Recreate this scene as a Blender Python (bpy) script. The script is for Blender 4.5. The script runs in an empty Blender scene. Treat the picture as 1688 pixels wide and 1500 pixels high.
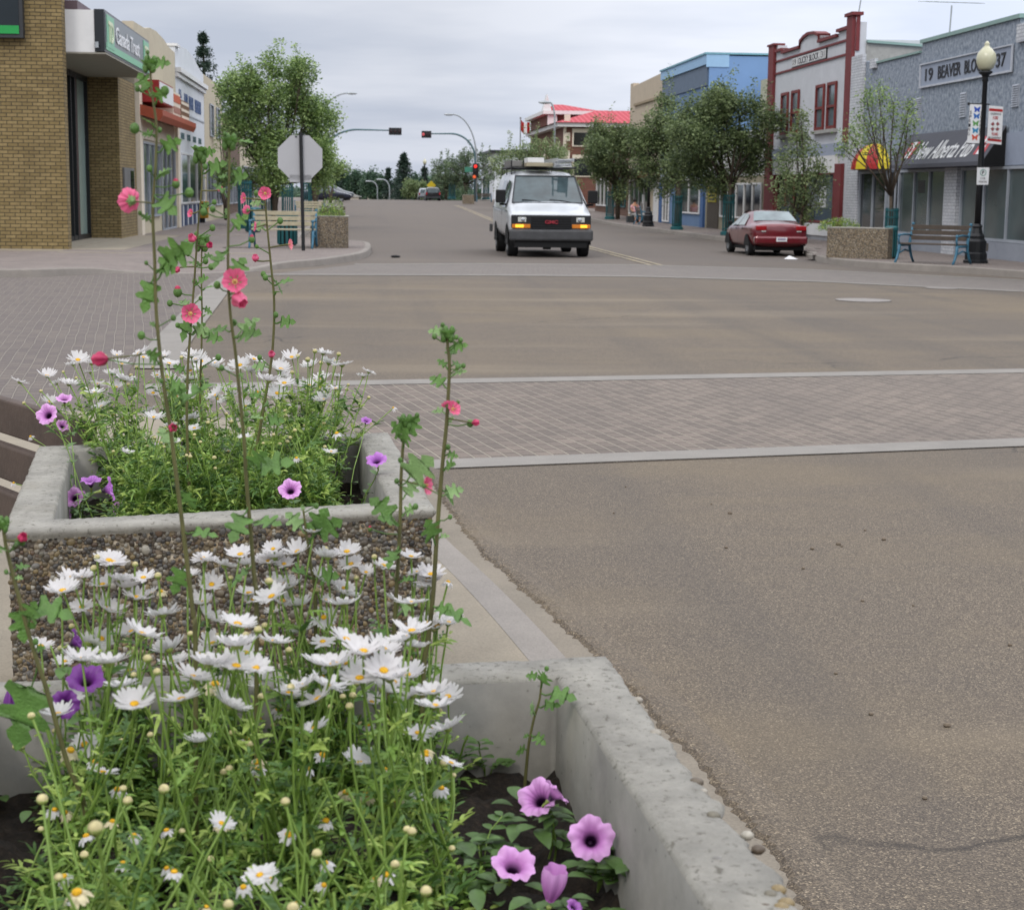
import bpy, math, random
import numpy as np
from mathutils import Vector, Matrix
rnd = random.Random(11)
PI = math.pi
sc = bpy.context.scene
COL = sc.collection
# ---------------------------------------------------------------- camera model
F = 2760.0; P = math.atan(433 / F); RO = math.radians(0.63); H = 1.65
cp, sp = math.cos(P), math.sin(P); cr, sr = math.cos(RO), math.sin(RO)
FW = (0, cp, -sp)
RX = (cr, sp * sr, cp * sr); UX = (-sr, sp * cr, cp * cr)
def ray(px, py):
    a = (px - 844) / F; b = (750 - py) / F
    return tuple(FW[i] + RX[i] * a + UX[i] * b for i in range(3))
def G(px, py, z=0.0):
    r = ray(px, py); t = (z - H) / r[2]; return (r[0] * t, r[1] * t, z)
def D(px, py, Y):
    r = ray(px, py); t = Y / r[1]; return (r[0] * t, Y, H + r[2] * t)
_v = ray(590, 314); TH = math.atan2(_v[0], _v[1]); PHI = -TH
SX = (math.sin(TH), math.cos(TH)); NX = (math.cos(TH), -math.sin(TH))
def st(p): return (p[0] * NX[0] + p[1] * NX[1], p[0] * SX[0] + p[1] * SX[1], p[2])
def W(l, d, z=0.0): return (l * NX[0] + d * SX[0], l * NX[1] + d * SX[1], z)
def GS(px, py, z=0.0): return st(G(px, py, z))
def FL(px, py, lat):
    r = st(ray(px, py)); t = lat / r[0]; return (r[1] * t, H + r[2] * t)
def FD(px, py, d):
    r = st(ray(px, py)); t = d / r[1]; return (r[0] * t, H + r[2] * t)
def hz(d):
    if d < 85: return 0.0
    if d < 175: return 0.72 * math.sin((d - 85) / 90 * PI / 2)
    if d < 215: return 0.72 - 0.72 * ((d - 175) / 40) ** 2
    return max(-5.0, -(d - 215) * 0.035)
# ---------------------------------------------------------------- mesh builder
def frame_on(p, q):
    d = (Vector(q) - Vector(p)).normalized()
    a = Vector((0, 0, 1)) if abs(d.z) < 0.9 else Vector((1, 0, 0))
    x = d.cross(a).normalized(); return x, x.cross(d).normalized()
class MB:
    def __init__(s): s.v = []; s.f = []; s.m = []; s.isl = []
    def add(s, vs, fs, mi=0):
        o = len(s.v); s.isl.append((o, len(s.f))); s.v += [tuple(p) for p in vs]
        s.f += [tuple(i + o for i in f) for f in fs]
        s.m += [mi] * len(fs) if isinstance(mi, int) else list(mi)
    def box(s, x0, x1, y0, y1, z0, z1, mi=0):
        x0, x1 = min(x0, x1), max(x0, x1); y0, y1 = min(y0, y1), max(y0, y1); z0, z1 = min(z0, z1), max(z0, z1)
        s.add([(x0, y0, z0), (x1, y0, z0), (x1, y1, z0), (x0, y1, z0), (x0, y0, z1), (x1, y0, z1), (x1, y1, z1), (x0, y1, z1)],
              [(0, 3, 2, 1), (4, 5, 6, 7), (0, 1, 5, 4), (1, 2, 6, 5), (2, 3, 7, 6), (3, 0, 4, 7)], mi); return s
    def quad(s, a, b, c, d, mi=0): s.add([a, b, c, d], [(0, 1, 2, 3)], mi)
    def poly(s, pts, mi=0): s.add(pts, [tuple(range(len(pts)))], mi)
    def prism(s, pts, lo, hi, axis='z', mi=0):
        def e(p, t): return {'z': (p[0], p[1], t), 'y': (p[0], t, p[1]), 'x': (t, p[0], p[1])}[axis]
        n = len(pts)
        s.add([e(p, lo) for p in pts] + [e(p, hi) for p in pts],
              [tuple(range(n))[::-1], tuple(range(n, 2 * n))] + [(i, (i + 1) % n, n + (i + 1) % n, n + i) for i in range(n)], mi); return s
    def tube(s, pts, r, n=8, mi=0, cap=True):
        m = len(pts); r = [r] * m if isinstance(r, (int, float)) else list(r)
        vs = []; X = Y = None
        for k in range(m):
            a = pts[max(0, k - 1)]; b = pts[min(m - 1, k + 1)]
            d = (Vector(b) - Vector(a)).normalized()
            if X is None: X, Y = frame_on(a, b)
            else:
                X = (X - d * X.dot(d)).normalized(); Y = X.cross(d)
            for i in range(n):
                t = 2 * PI * i / n; vs.append(Vector(pts[k]) + (X * math.cos(t) + Y * math.sin(t)) * r[k])
        fs = [(k * n + i, k * n + (i + 1) % n, (k + 1) * n + (i + 1) % n, (k + 1) * n + i) for k in range(m - 1) for i in range(n)]
        if cap: fs += [tuple(range(n))[::-1], tuple(range((m - 1) * n, m * n))]
        s.add(vs, fs, mi); return s
    def lathe(s, prof, n=16, c=(0, 0, 0), mi=0):
        vs = []; m = len(prof)
        for r, z in prof:
            for i in range(n):
                t = 2 * PI * i / n; vs.append((c[0] + r * math.cos(t), c[1] + r * math.sin(t), c[2] + z))
        fs = [(k * n + i, k * n + (i + 1) % n, (k + 1) * n + (i + 1) % n, (k + 1) * n + i) for k in range(m - 1) for i in range(n)]
        fs += [tuple(range(n))[::-1], tuple(range((m - 1) * n, m * n))]
        s.add(vs, fs, mi); return s
    def ball(s, c, r, nu=10, nv=7, mi=0):
        rx, ry, rz = (r, r, r) if isinstance(r, (int, float)) else r
        vs = [(c[0], c[1], c[2] - rz)]
        for k in range(1, nv):
            a = -PI / 2 + PI * k / nv
            for i in range(nu):
                t = 2 * PI * i / nu; vs.append((c[0] + rx * math.cos(a) * math.cos(t), c[1] + ry * math.cos(a) * math.sin(t), c[2] + rz * math.sin(a)))
        vs.append((c[0], c[1], c[2] + rz)); L = len(vs) - 1
        fs = [(0, 1 + (i + 1) % nu, 1 + i) for i in range(nu)]
        for k in range(nv - 2):
            fs += [(1 + k * nu + i, 1 + k * nu + (i + 1) % nu, 1 + (k + 1) * nu + (i + 1) % nu, 1 + (k + 1) * nu + i) for i in range(nu)]
        b = 1 + (nv - 2) * nu
        fs += [(b + i, b + (i + 1) % nu, L) for i in range(nu)]
        s.add(vs, fs, mi); return s
    def xf(s, M, a=0):
        for i in range(a, len(s.v)): s.v[i] = tuple(M @ Vector(s.v[i]))
        return s
    def bsplit(s, name, mats, parent=None, **kw):
        """every piece that was added becomes an object of its own"""
        ends = s.isl[1:] + [(len(s.v), len(s.f))]; out = []
        for (v0, f0), (v1, f1) in zip(s.isl, ends):
            q = MB(); q.v = s.v[v0:v1]; q.f = [tuple(i - v0 for i in f) for f in s.f[f0:f1]]; q.m = s.m[f0:f1]; out.append(q.build(name, mats, parent, **kw))
        return out[0]
    def build(s, name, mats, parent=None, smooth=False, bevel=0, sub=0, fn=False):
        off = ORG.get(parent.name, (0, 0, 0)) if parent else (0, 0, 0)
        me = bpy.data.meshes.new(name)
        me.from_pydata([(p[0] - off[0], p[1] - off[1], p[2] - off[2]) for p in s.v], [], s.f)
        mats = mats if isinstance(mats, (list, tuple)) else [mats]
        for m in mats: me.materials.append(m)
        if len(mats) > 1: me.polygons.foreach_set('material_index', [min(x, len(mats) - 1) for x in s.m])
        if smooth: me.polygons.foreach_set('use_smooth', [True] * len(me.polygons))
        me.update()
        o = bpy.data.objects.new(name, me); COL.objects.link(o)
        if parent: o.parent = parent; ORG[o.name] = off
        if bevel:
            b = o.modifiers.new('b', 'BEVEL'); b.width = bevel; b.segments = 2; b.limit_method = 'ANGLE'; b.angle_limit = 0.6; b.harden_normals = False
        if sub:
            b = o.modifiers.new('s', 'SUBSURF'); b.levels = sub; b.render_levels = sub
        return o
ORG = {}
def tag(o, label=None, cat=None, group=None, kind=None):
    if label: o['label'] = label
    if cat: o['category'] = cat
    if group: o['group'] = group
    if kind: o['kind'] = kind
    return o
def thing(name, label, cat, org, street=True, group=None, rz=0.0):
    """Empty at base. street=True: org=(lat,dist,z), children meshes are given in street coordinates."""
    o = bpy.data.objects.new(name, None); COL.objects.link(o); o.empty_display_size = 0.2
    if street: o.location = W(*org); o.rotation_euler = (0, 0, PHI + rz)
    else: o.location = org; o.rotation_euler = (0, 0, rz)
    ORG[o.name] = tuple(org)
    return tag(o, label, cat, group)
def proto(name, label, cat, group=None):
    """Empty whose children are built round the origin; placed later."""
    o = bpy.data.objects.new(name, None); COL.objects.link(o); o.empty_display_size = 0.2
    ORG[o.name] = (0, 0, 0); return tag(o, label, cat, group)
def place(o, l, d, z=0.0, rz=0.0, s=1.0):
    o.location = W(l, d, z); o.rotation_euler = (0, 0, PHI + rz); o.scale = (s, s, s) if isinstance(s, (int, float)) else s; return o
def dup(root, label=None, group=None):
    r = root.copy(); COL.objects.link(r)
    for ch in list(root.children):
        c = ch.copy(); COL.objects.link(c); c.parent = r
        for g in list(ch.children):
            k = g.copy(); COL.objects.link(k); k.parent = c
    if label: r['label'] = label
    if group: r['group'] = group
    return r
def streetmesh(mb, name, mats, label=None, cat=None, kind=None, group=None, **kw):
    """one-mesh object given in street coordinates, its origin moved near its base"""
    xs = [p[0] for p in mb.v]; ys = [p[1] for p in mb.v]; zs = [p[2] for p in mb.v]
    c = ((min(xs) + max(xs)) / 2, (min(ys) + max(ys)) / 2, min(zs))
    if kind == 'structure': c = (0, 0, 0)
    mb.v = [(p[0] - c[0], p[1] - c[1], p[2] - c[2]) for p in mb.v]
    o = mb.build(name, mats, None, **kw); o.location = W(*c); o.rotation_euler = (0, 0, PHI)
    return tag(o, label, cat, group, kind)
def np_obj(name, V, Q, mats, mi=None, parent=None, smooth=False):
    """fast mesh from numpy arrays, Q all same side count"""
    me = bpy.data.meshes.new(name); off = ORG.get(parent.name, (0, 0, 0)) if parent else (0, 0, 0)
    V = np.asarray(V, dtype=np.float32) - np.array(off, dtype=np.float32); Q = np.asarray(Q, dtype=np.int32); n, k = Q.shape
    me.vertices.add(len(V)); me.vertices.foreach_set('co', V.ravel())
    me.loops.add(n * k); me.loops.foreach_set('vertex_index', Q.ravel())
    me.polygons.add(n); me.polygons.foreach_set('loop_start', np.arange(0, n * k, k, dtype=np.int32))
    for m in (mats if isinstance(mats, (list, tuple)) else [mats]): me.materials.append(m)
    if mi is not None: me.polygons.foreach_set('material_index', np.asarray(mi, dtype=np.int32))
    if smooth: me.polygons.foreach_set('use_smooth', np.ones(n, dtype=bool))
    me.update(calc_edges=True); me.validate()
    o = bpy.data.objects.new(name, me); COL.objects.link(o)
    if parent: o.parent = parent; ORG[o.name] = off
    return o
# ---------------------------------------------------------------- lettering
_tc = {}
def letters(text, h, w=None, depth=0.02, shear=0.0, bold=0.0):
    key = (text, shear, bold)
    if key not in _tc:
        c = bpy.data.curves.new('t', 'FONT'); c.body = text; c.size = 1; c.extrude = 0.5; c.shear = shear; c.offset = bold; c.resolution_u = 3
        c.align_x = 'LEFT'
        o = bpy.data.objects.new('t', c); COL.objects.link(o); bpy.context.view_layer.update()
        me = o.to_mesh(); vs = [tuple(v.co) for v in me.vertices]; fs = [tuple(p.vertices) for p in me.polygons]
        o.to_mesh_clear(); bpy.data.objects.remove(o); bpy.data.curves.remove(c)
        x0 = min(p[0] for p in vs); x1 = max(p[0] for p in vs); y0 = min(p[1] for p in vs); y1 = max(p[1] for p in vs)
        _tc[key] = ([((p[0] - (x0 + x1) / 2) / (x1 - x0), (p[1] - (y0 + y1) / 2) / (y1 - y0), p[2]) for p in vs], fs, (x1 - x0) / (y1 - y0))
    vs, fs, asp = _tc[key]; w = w or h * asp
    return [(p[0] * w, p[1] * h, p[2] * depth) for p in vs], fs
def put_text(mb, text, c, face, h, w=None, depth=0.02, mi=0, shear=0.0, bold=0.0, tilt=None):
    """face: 'R' facade facing -lat, 'L' facade facing +lat, 'F' facing the camera (-dist)"""
    vs, fs = letters(text, h, w, depth, shear, bold)
    ex, en = {'R': ((0, -1, 0), (-1, 0, 0)), 'L': ((0, 1, 0), (1, 0, 0)), 'F': ((1, 0, 0), (0, -1, 0))}[face]
    ey = (0, 0, 1)
    if tilt: ey, en = tilt
    mb.add([tuple(c[i] + ex[i] * p[0] + ey[i] * p[1] + en[i] * (p[2] + depth / 2) for i in range(3)) for p in vs], fs, mi)
# ---------------------------------------------------------------- materials
def lin(c):
    if isinstance(c, str):
        c = [int(c[i:i + 2], 16) / 255 for i in (0, 2, 4)]
        c = [x / 12.92 if x <= 0.04045 else ((x + 0.055) / 1.055) ** 2.4 for x in c]
    return tuple(c[:3]) + (1,)
class NT:
    def __init__(s, name):
        s.m = bpy.data.materials.new(name); s.m.use_nodes = True; s.t = s.m.node_tree; s.n = s.t.nodes; s.n.clear()
        s.out = s.n.new('ShaderNodeOutputMaterial'); s.b = s.n.new('ShaderNodeBsdfPrincipled'); s.link(s.b, 0, s.out, 0)
        s._o = None
    def link(s, a, i, b, j): s.t.links.new(a.outputs[i], b.inputs[j])
    def new(s, t, **kw):
        n = s.n.new('ShaderNode' + t)
        for k, v in kw.items(): setattr(n, k, v)
        return n
    def obj(s):
        if not s._o: s._o = s.new('TexCoord')
        return (s._o, 'Object')
    def inp(s, n, k, v):
        if isinstance(v, tuple) and len(v) == 2 and hasattr(v[0], 'outputs'): s.t.links.new(v[0].outputs[v[1]], n.inputs[k])
        else: n.inputs[k].default_value = v
    def scale(s, vec, sx, sy, sz, rot=(0, 0, 0)):
        m = s.new('Mapping'); s.inp(m, 'Vector', vec); m.inputs['Scale'].default_value = (sx, sy, sz); m.inputs['Rotation'].default_value = rot; return (m, 0)
    def noise(s, scale, detail=3, rough=0.55, vec=None):
        n = s.new('TexNoise'); s.inp(n, 'Vector', vec or s.obj()); s.inp(n, 'Scale', scale); s.inp(n, 'Detail', detail); s.inp(n, 'Roughness', rough); return (n, 0)
    def voro(s, scale, out='Distance', feature='F1', vec=None, rnd_=1.0):
        n = s.new('TexVoronoi', feature=feature); s.inp(n, 'Vector', vec or s.obj()); s.inp(n, 'Scale', scale); s.inp(n, 'Randomness', rnd_); return (n, out)
    def ramp(s, fac, stops, interp='LINEAR'):
        n = s.new('ValToRGB'); s.inp(n, 'Fac', fac); cr_ = n.color_ramp; cr_.interpolation = interp
        while len(cr_.elements) < len(stops): cr_.elements.new(0.5)
        for e, (p, c) in zip(cr_.elements, stops): e.position = p; e.color = lin(c) if isinstance(c, (str, tuple, list)) else (c, c, c, 1)
        return (n, 0)
    def mix(s, fac, a, b, mode='MIX'):
        n = s.new('Mix', data_type='RGBA', blend_type=mode)
        for k, v in ((0, fac), (6, a), (7, b)):
            if isinstance(v, tuple) and len(v) == 2 and hasattr(v[0], 'outputs'): s.t.links.new(v[0].outputs[v[1]], n.inputs[k])
            else: n.inputs[k].default_value = v if k == 0 else (lin(v) if not isinstance(v, float) else (v, v, v, 1))
        return (n, 2)
    def math(s, op, a, b=0.0):
        n = s.new('Math', operation=op); s.inp(n, 0, a); s.inp(n, 1, b); return (n, 0)
    def bump(s, h, strength=0.3, dist=0.01):
        n = s.new('Bump'); s.inp(n, 'Height', h); s.inp(n, 'Strength', strength); s.inp(n, 'Distance', dist); s.t.links.new(n.outputs[0], s.b.inputs['Normal']); return s
    def set(s, **kw):
        for k, v in kw.items(): s.inp(s.b, k.replace('_', ' '), v)
        return s
def mat(name, col, rough=0.75, metal=0.0, var=0.12, vs=3.0, bump=0.0, bs=40.0, coat=0.0, dirt=0.0, spec=0.4):
    t = NT(name); c = lin(col)
    a = tuple(x * (1 - var) for x in c[:3]); b = tuple(min(1, x * (1 + var)) for x in c[:3])
    base = t.ramp(t.noise(vs, 4, 0.6), [(0.3, a), (0.7, b)])
    if dirt: base = t.mix(t.ramp(t.noise(vs * 2.3, 6, 0.7), [(0.5, 0.0), (0.75, dirt)]), base, tuple(x * 0.45 for x in c[:3]))
    t.set(Base_Color=base, Roughness=rough, Metallic=metal)
    t.b.inputs['Specular IOR Level'].default_value = spec
    if coat: t.set(Coat_Weight=coat, Coat_Roughness=0.08)
    if bump: t.bump(t.noise(bs, 4, 0.6), bump, 0.01)
    return t.m
def uvec(t, u0=0.0, z0=0.0):
    """(x+y, z) of the object: follows any axis-aligned wall"""
    s_ = t.new('SeparateXYZ'); t.inp(s_, 0, t.obj()); a = t.math('ADD', (s_, 0), (s_, 1)); c = t.new('CombineXYZ'); t.inp(c, 0, a); t.inp(c, 1, (s_, 2)); return (c, 0)
def brick(name, c1, c2, mortar, w, h, msize=0.012, rough=0.85, vec=None, var=0.35, bumps=0.4, dirt='3a3020'):
    t = NT(name); v = vec(t) if vec else uvec(t)
    n = t.new('TexBrick'); t.inp(n, 'Vector', v)
    n.inputs['Color1'].default_value = lin(c1); n.inputs['Color2'].default_value = lin(c2); n.inputs['Mortar'].default_value = lin(mortar)
    for k, x in (('Scale', 1.0), ('Mortar Size', msize), ('Brick Width', w), ('Row Height', h), ('Mortar Smooth', 0.2), ('Bias', 0.0)): n.inputs[k].default_value = x
    base = t.mix(t.ramp(t.noise(0.9, 5, 0.65), [(0.45, 0.0), (0.85, var)]), (n, 0), dirt)
    base = t.mix(t.ramp(t.noise(14, 3), [(0.3, 0.75), (0.7, 1.0)]), (0.0, 0.0, 0.0), base)
    t.set(Base_Color=base, Roughness=rough); t.bump(t.math('SUBTRACT', 1.0, (n, 1)), bumps, 0.01)
    return t.m
def glass(name, col='1d2426', rough=0.06, var=0.5, vs=0.8):
    """shop glass seen from a bright street: dark room behind, smooth reflecting face"""
    t = NT(name); c = lin(col)
    base = t.ramp(t.noise(vs, 3, 0.6), [(0.35, tuple(x * (1 - var) for x in c[:3])), (0.65, tuple(x * (1 + var) for x in c[:3]))])
    t.set(Base_Color=base, Roughness=rough); t.b.inputs['Specular IOR Level'].default_value = 0.7
    t.bump(t.noise(1.3, 2), 0.05, 0.02)
    return t.m
def emis(name, col, s=1.0):
    t = NT(name); t.set(Base_Color=lin(col), Roughness=0.3); t.b.inputs['Emission Color'].default_value = lin(col); t.b.inputs['Emission Strength'].default_value = s; return t.m
def leafmat(name, col, tr=0.35, rough=0.5, var=0.25, vs=6.0):
    t = NT(name); c = lin(col)
    base = t.ramp(t.noise(vs, 3, 0.6), [(0.3, tuple(x * (1 - var) for x in c[:3])), (0.7, tuple(x * (1 + var) for x in c[:3]))])
    t.set(Base_Color=base, Roughness=rough)
    tl = t.new('BsdfTranslucent'); t.t.links.new(base[0].outputs[0], tl.inputs[0])
    mx = t.new('MixShader'); mx.inputs[0].default_value = tr
    t.link(t.b, 0, mx, 1); t.link(tl, 0, mx, 2); t.link(mx, 0, t.out, 0)
    return t.m
def colattr(name, rough=0.5, tr=0.25):
    t = NT(name); a = t.new('VertexColor'); a.layer_name = 'Col'
    t.set(Base_Color=(a, 0), Roughness=rough)
    tl = t.new('BsdfTranslucent'); t.link(a, 0, tl, 0)
    mx = t.new('MixShader'); mx.inputs[0].default_value = tr; t.link(t.b, 0, mx, 1); t.link(tl, 0, mx, 2); t.link(mx, 0, t.out, 0)
    return t.m
M = {}
M['concrete'] = mat('concrete', '9a9a96', 0.9, var=0.12, vs=5, bump=0.3, bs=60, dirt=0.35)
M['white_paint'] = mat('white_paint', 'd2d3d3', 0.6, var=0.05, vs=1.2, dirt=0.12)
M['grey_frame'] = mat('grey_frame', '9aa0a8', 0.5, var=0.06)
M['black_metal'] = mat('black_metal', '15171a', 0.45, var=0.2, vs=8)
M['dark'] = mat('dark', '0c0d0f', 0.8)
M['teal'] = mat('teal', '1c555a', 0.5, var=0.15, vs=6)
M['blue_iron'] = mat('blue_iron', '38687f', 0.45, var=0.12, vs=10)
M['wood_pale'] = mat('wood_pale', 'a39c86', 0.8, var=0.15, vs=12, bump=0.2, bs=50)
M['wood_dark'] = mat('wood_dark', '4d443c', 0.75, var=0.2, vs=12, bump=0.2, bs=50)
M['galv'] = mat('galv', '9aa0a4', 0.45, 0.4, var=0.08)
M['glass'] = glass('glass'); M['glass_blind'] = glass('glass_blind', '4a5556', 0.12, 0.25, 0.5)
M['glass_dark'] = glass('glass_dark', '12181a')
M['red'] = mat('red', 'a01c1c', 0.5)
M['letters_white'] = mat('letters_white', 'd6d8da', 0.5, var=0.02)
M['letters_dark'] = mat('letters_dark', '22242b', 0.6)
M['bark'] = mat('bark', '4b4238', 0.9, var=0.3, vs=9, bump=0.6, bs=30)
# ================================================================ SETTING: terrain, road, crossings, pavements
def asphalt():
    t = NT('asphalt')
    fine = t.voro(215, 'Color'); sep = t.new('SeparateColor'); t.inp(sep, 0, fine)
    speck = t.ramp((sep, 0), [(0.0, '403930'), (0.35, '52493f'), (0.7, '62584b'), (0.93, '786c5b'), (1.0, '968974')])
    big = t.noise(0.45, 5, 0.6, t.scale(t.obj(), 0.55, 1.3, 1))
    tan = t.ramp(big, [(0.46, 0.0), (0.72, 0.6)])
    col = t.mix(tan, speck, '766850', 'MIX'); tn = col[0]
    col = t.mix(0.8, speck, col)
    wear = t.noise(0.16, 4, 0.6, t.scale(t.obj(), 1.6, 0.5, 1, (0, 0, -PHI)))
    col = t.mix(t.ramp(wear, [(0.42, 0.0), (0.68, 0.45)]), col, '4b4540')
    oil = t.noise(2.1, 6, 0.75); col = t.mix(t.ramp(oil, [(0.60, 0.0), (0.82, 0.35)]), col, '3a3634')
    trk = t.noise(1.0, 3, 0.5, t.scale(t.obj(), 1.1, 0.035, 1)); col = t.mix(t.ramp(trk, [(0.52, 0.0), (0.66, 0.30)]), col, '3d3a39')
    dw = t.new('TexNoise'); t.inp(dw, 'Vector', t.obj()); t.inp(dw, 'Scale', 1.6); t.inp(dw, 'Detail', 5); dv_ = t.new('VectorMath', operation='MULTIPLY_ADD'); t.link(dw, 1, dv_, 0); dv_.inputs[1].default_value = (0.7, 0.7, 0); t.t.links.new(t.obj()[0].outputs['Object'], dv_.inputs[2])
    ck = t.voro(0.16, 'Distance', 'DISTANCE_TO_EDGE', (dv_, 0)); msk = t.ramp(t.noise(0.25, 2), [(0.5, 0.0), (0.56, 1.0)]); col = t.mix(t.math('MULTIPLY', t.ramp(ck, [(0.0012, 0.75), (0.0030, 0.0)]), msk), col, '26221f')
    lt = t.noise(0.5, 3, 0.5, t.scale(t.obj(), 0.22, 1.2, 1)); col = t.mix(t.ramp(lt, [(0.56, 0.0), (0.70, 0.34)]), col, '857966')
    # the colour blends towards one even grey brown further up the street
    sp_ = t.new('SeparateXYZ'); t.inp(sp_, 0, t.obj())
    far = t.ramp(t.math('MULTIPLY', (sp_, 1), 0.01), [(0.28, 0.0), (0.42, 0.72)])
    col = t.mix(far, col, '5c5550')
    t.set(Base_Color=col, Roughness=0.88)
    t.bump(t.voro(215, 'Distance'), 0.4, 0.003)
    return t.m
def pavers(name, c1, c2, mortar, rot, w=0.21, h=0.105, ms=0.008, grime='57504e', gv=0.5, joint='ada392'):
    t = NT(name)
    wob = t.new('TexNoise'); t.inp(wob, 'Vector', t.obj()); t.inp(wob, 'Scale', 0.8)
    ad = t.new('VectorMath', operation='MULTIPLY_ADD'); t.t.links.new(wob.outputs['Color'], ad.inputs[0]); ad.inputs[1].default_value = (0.05, 0.05, 0); t.t.links.new(t.obj()[0].outputs['Object'], ad.inputs[2])
    v = t.scale((ad, 0), 1, 1, 1, (0, 0, rot))
    n = t.new('TexBrick'); t.inp(n, 'Vector', v)
    n.inputs['Color1'].default_value = lin(c1); n.inputs['Color2'].default_value = lin(c2); n.inputs['Mortar'].default_value = lin(mortar)
    for k, x in (('Scale', 1.0), ('Mortar Size', ms), ('Brick Width', w), ('Row Height', h), ('Mortar Smooth', 0.4)): n.inputs[k].default_value = x
    sv = t.new('SeparateXYZ'); t.inp(sv, 0, v); fr_ = t.math('FRACT', t.math('ADD', t.math('DIVIDE', (sv, 1), h), 0.5)); ln = t.math('LESS_THAN', t.math('ABSOLUTE', t.math('SUBTRACT', fr_, 0.5)), 0.055)
    col = t.mix(t.math('MULTIPLY', ln, 0.7), (n, 0), joint)
    col = t.mix(t.ramp(t.noise(1.1, 5, 0.6), [(0.4, 0.0), (0.75, gv)]), col, grime)
    col = t.mix(t.ramp(t.noise(60, 3), [(0.3, 0.72), (0.7, 1.0)]), (0.0, 0.0, 0.0), col)
    t.set(Base_Color=col, Roughness=0.85); t.bump(t.math('SUBTRACT', 1.0, (n, 1)), 0.5, 0.008)
    return t.m
def conc(name, col, joint=None, dirtc='6b675e', amt=0.4):
    t = NT(name); c = lin(col)
    b = t.ramp(t.noise(2.2, 6, 0.7), [(0.3, tuple(x * 0.85 for x in c[:3])), (0.7, tuple(x * 1.1 for x in c[:3]))])
    b = t.mix(t.ramp(t.noise(0.7, 5, 0.7), [(0.5, 0.0), (0.8, amt)]), b, dirtc)
    b = t.mix(t.ramp(t.noise(120, 2), [(0.3, 0.8), (0.6, 1.0)]), (0.0, 0.0, 0.0), b)
    t.set(Base_Color=b, Roughness=0.9); t.bump(t.noise(90, 4), 0.35, 0.004)
    return t.m
M['asphalt'] = asphalt()
cw0 = Vector(G(700, 775)[:2]); cw1 = Vector(G(1688, 737)[:2]); cwa = math.atan2(cw1.y - cw0.y, cw1.x - cw0.x)
M['pavers'] = pavers('pavers', '665c54', '7b6f65', '4a443d', -(cwa + PI / 2 - 0.02), ms=0.012, grime='5a524c')
M['pavers_left'] = pavers('pavers_left', '635a56', '70675f', '4a4541', -1.70, gv=0.35, ms=0.012, joint='938a7f')
M['pavers_walk'] = pavers('pavers_walk', '726763', '7d726d', '8f8880', 0.3, 0.22, 0.11, gv=0.4)
M['border'] = conc('border_concrete', '837f79', amt=0.3)
M['walk'] = conc('walk_concrete', '8f8676')
M['kerb'] = conc('kerb_concrete', '87817a')
M['gutter'] = conc('gutter_concrete', '7f776a')
t = NT('grass_ground'); t.set(Base_Color=t.ramp(t.noise(0.5, 6, 0.7), [(0.3, '3c4a24'), (0.7, '5a6636')]), Roughness=0.95); M['grassg'] = t.m
# terrain sheet, reaches the horizon
def sheet(lats, dists, z, name, m):
    mb = MB(); nl = len(lats)
    vs = [(l, d, hz(d) + z) for d in dists for l in lats]
    fs = [(j * nl + i, j * nl + i + 1, (j + 1) * nl + i + 1, (j + 1) * nl + i) for j in range(len(dists) - 1) for i in range(nl - 1)]
    mb.add(vs, fs); return streetmesh(mb, name, m, kind='structure')
dl = [-60, -20, 20, 60, 84] + list(range(90, 230, 5)) + [240, 260, 300, 340, 380, 460, 600, 900, 1600, 3000]
sheet([-3000, -800, -200, -60, 60, 200, 800, 3000], dl, -0.03, 'ground', M['grassg'])
# road: intersection plus the main street beyond
mb = MB()
mb.poly([(-90, -30, 0), (90, -30, 0), (90, 46, 0), (-90, 46, 0)])
dd = [46, 84] + list(range(90, 230, 5)) + [240, 260, 300, 340]
mb.add([(l, d, hz(d)) for d in dd for l in (-12, 19)], [(2 * i, 2 * i + 1, 2 * i + 3, 2 * i + 2) for i in range(len(dd) - 1)])
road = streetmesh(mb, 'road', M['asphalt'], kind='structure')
# crossing next to us: paver band with two concrete borders
def gpoly(pxs, z): return [G(x, y, 0)[:2] + (z,) for x, y in pxs]
def worldmesh(mb, name, mats, kind=None, **kw):
    o = mb.build(name, mats, None, **kw); return tag(o, kind=kind)
def band(pa, pb, off0, off1, z, ext=(0, 0)):
    a = Vector(pa); b = Vector(pb); d = (b - a).normalized(); n = Vector((-d.y, d.x)); a = a - d * ext[0]; b = b + d * ext[1]
    N_ = 24; out = []
    for k in range(N_ + 1):
        q = a + (b - a) * k / N_; j = rnd.uniform(-0.012, 0.012)
        out.append(tuple(q + n * (off0 + j)) + (z,))
    for k in range(N_, -1, -1):
        q = a + (b - a) * k / N_; out.append(tuple(q + n * off1) + (z,))
    return out
nA = G(700, 775); nB = G(1688, 737); fA = G(560, 629); fB = G(1688, 609)
def ext(a, b, s0, s1):
    a = Vector(a[:2]); b = Vector(b[:2]); d = b - a; return tuple(a - d * s0), tuple(b + d * s1)
na, nb = ext(nA, nB, 0.25, 6); fa, fb = ext(fA, fB, 0.25, 4)
mb = MB(); mb.poly([na + (0.004,), nb + (0.004,), fb + (0.004,), fa + (0.004,)])
worldmesh(mb, 'crosswalk', M['pavers'], kind='structure')
mb = MB(); mb.poly(band(na, nb, 0, 0.33, 0.008)); mb.poly(band(fa, fb, -0.34, 0.0, 0.008))
worldmesh(mb, 'crosswalk_border', M['border'], kind='structure')
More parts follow.
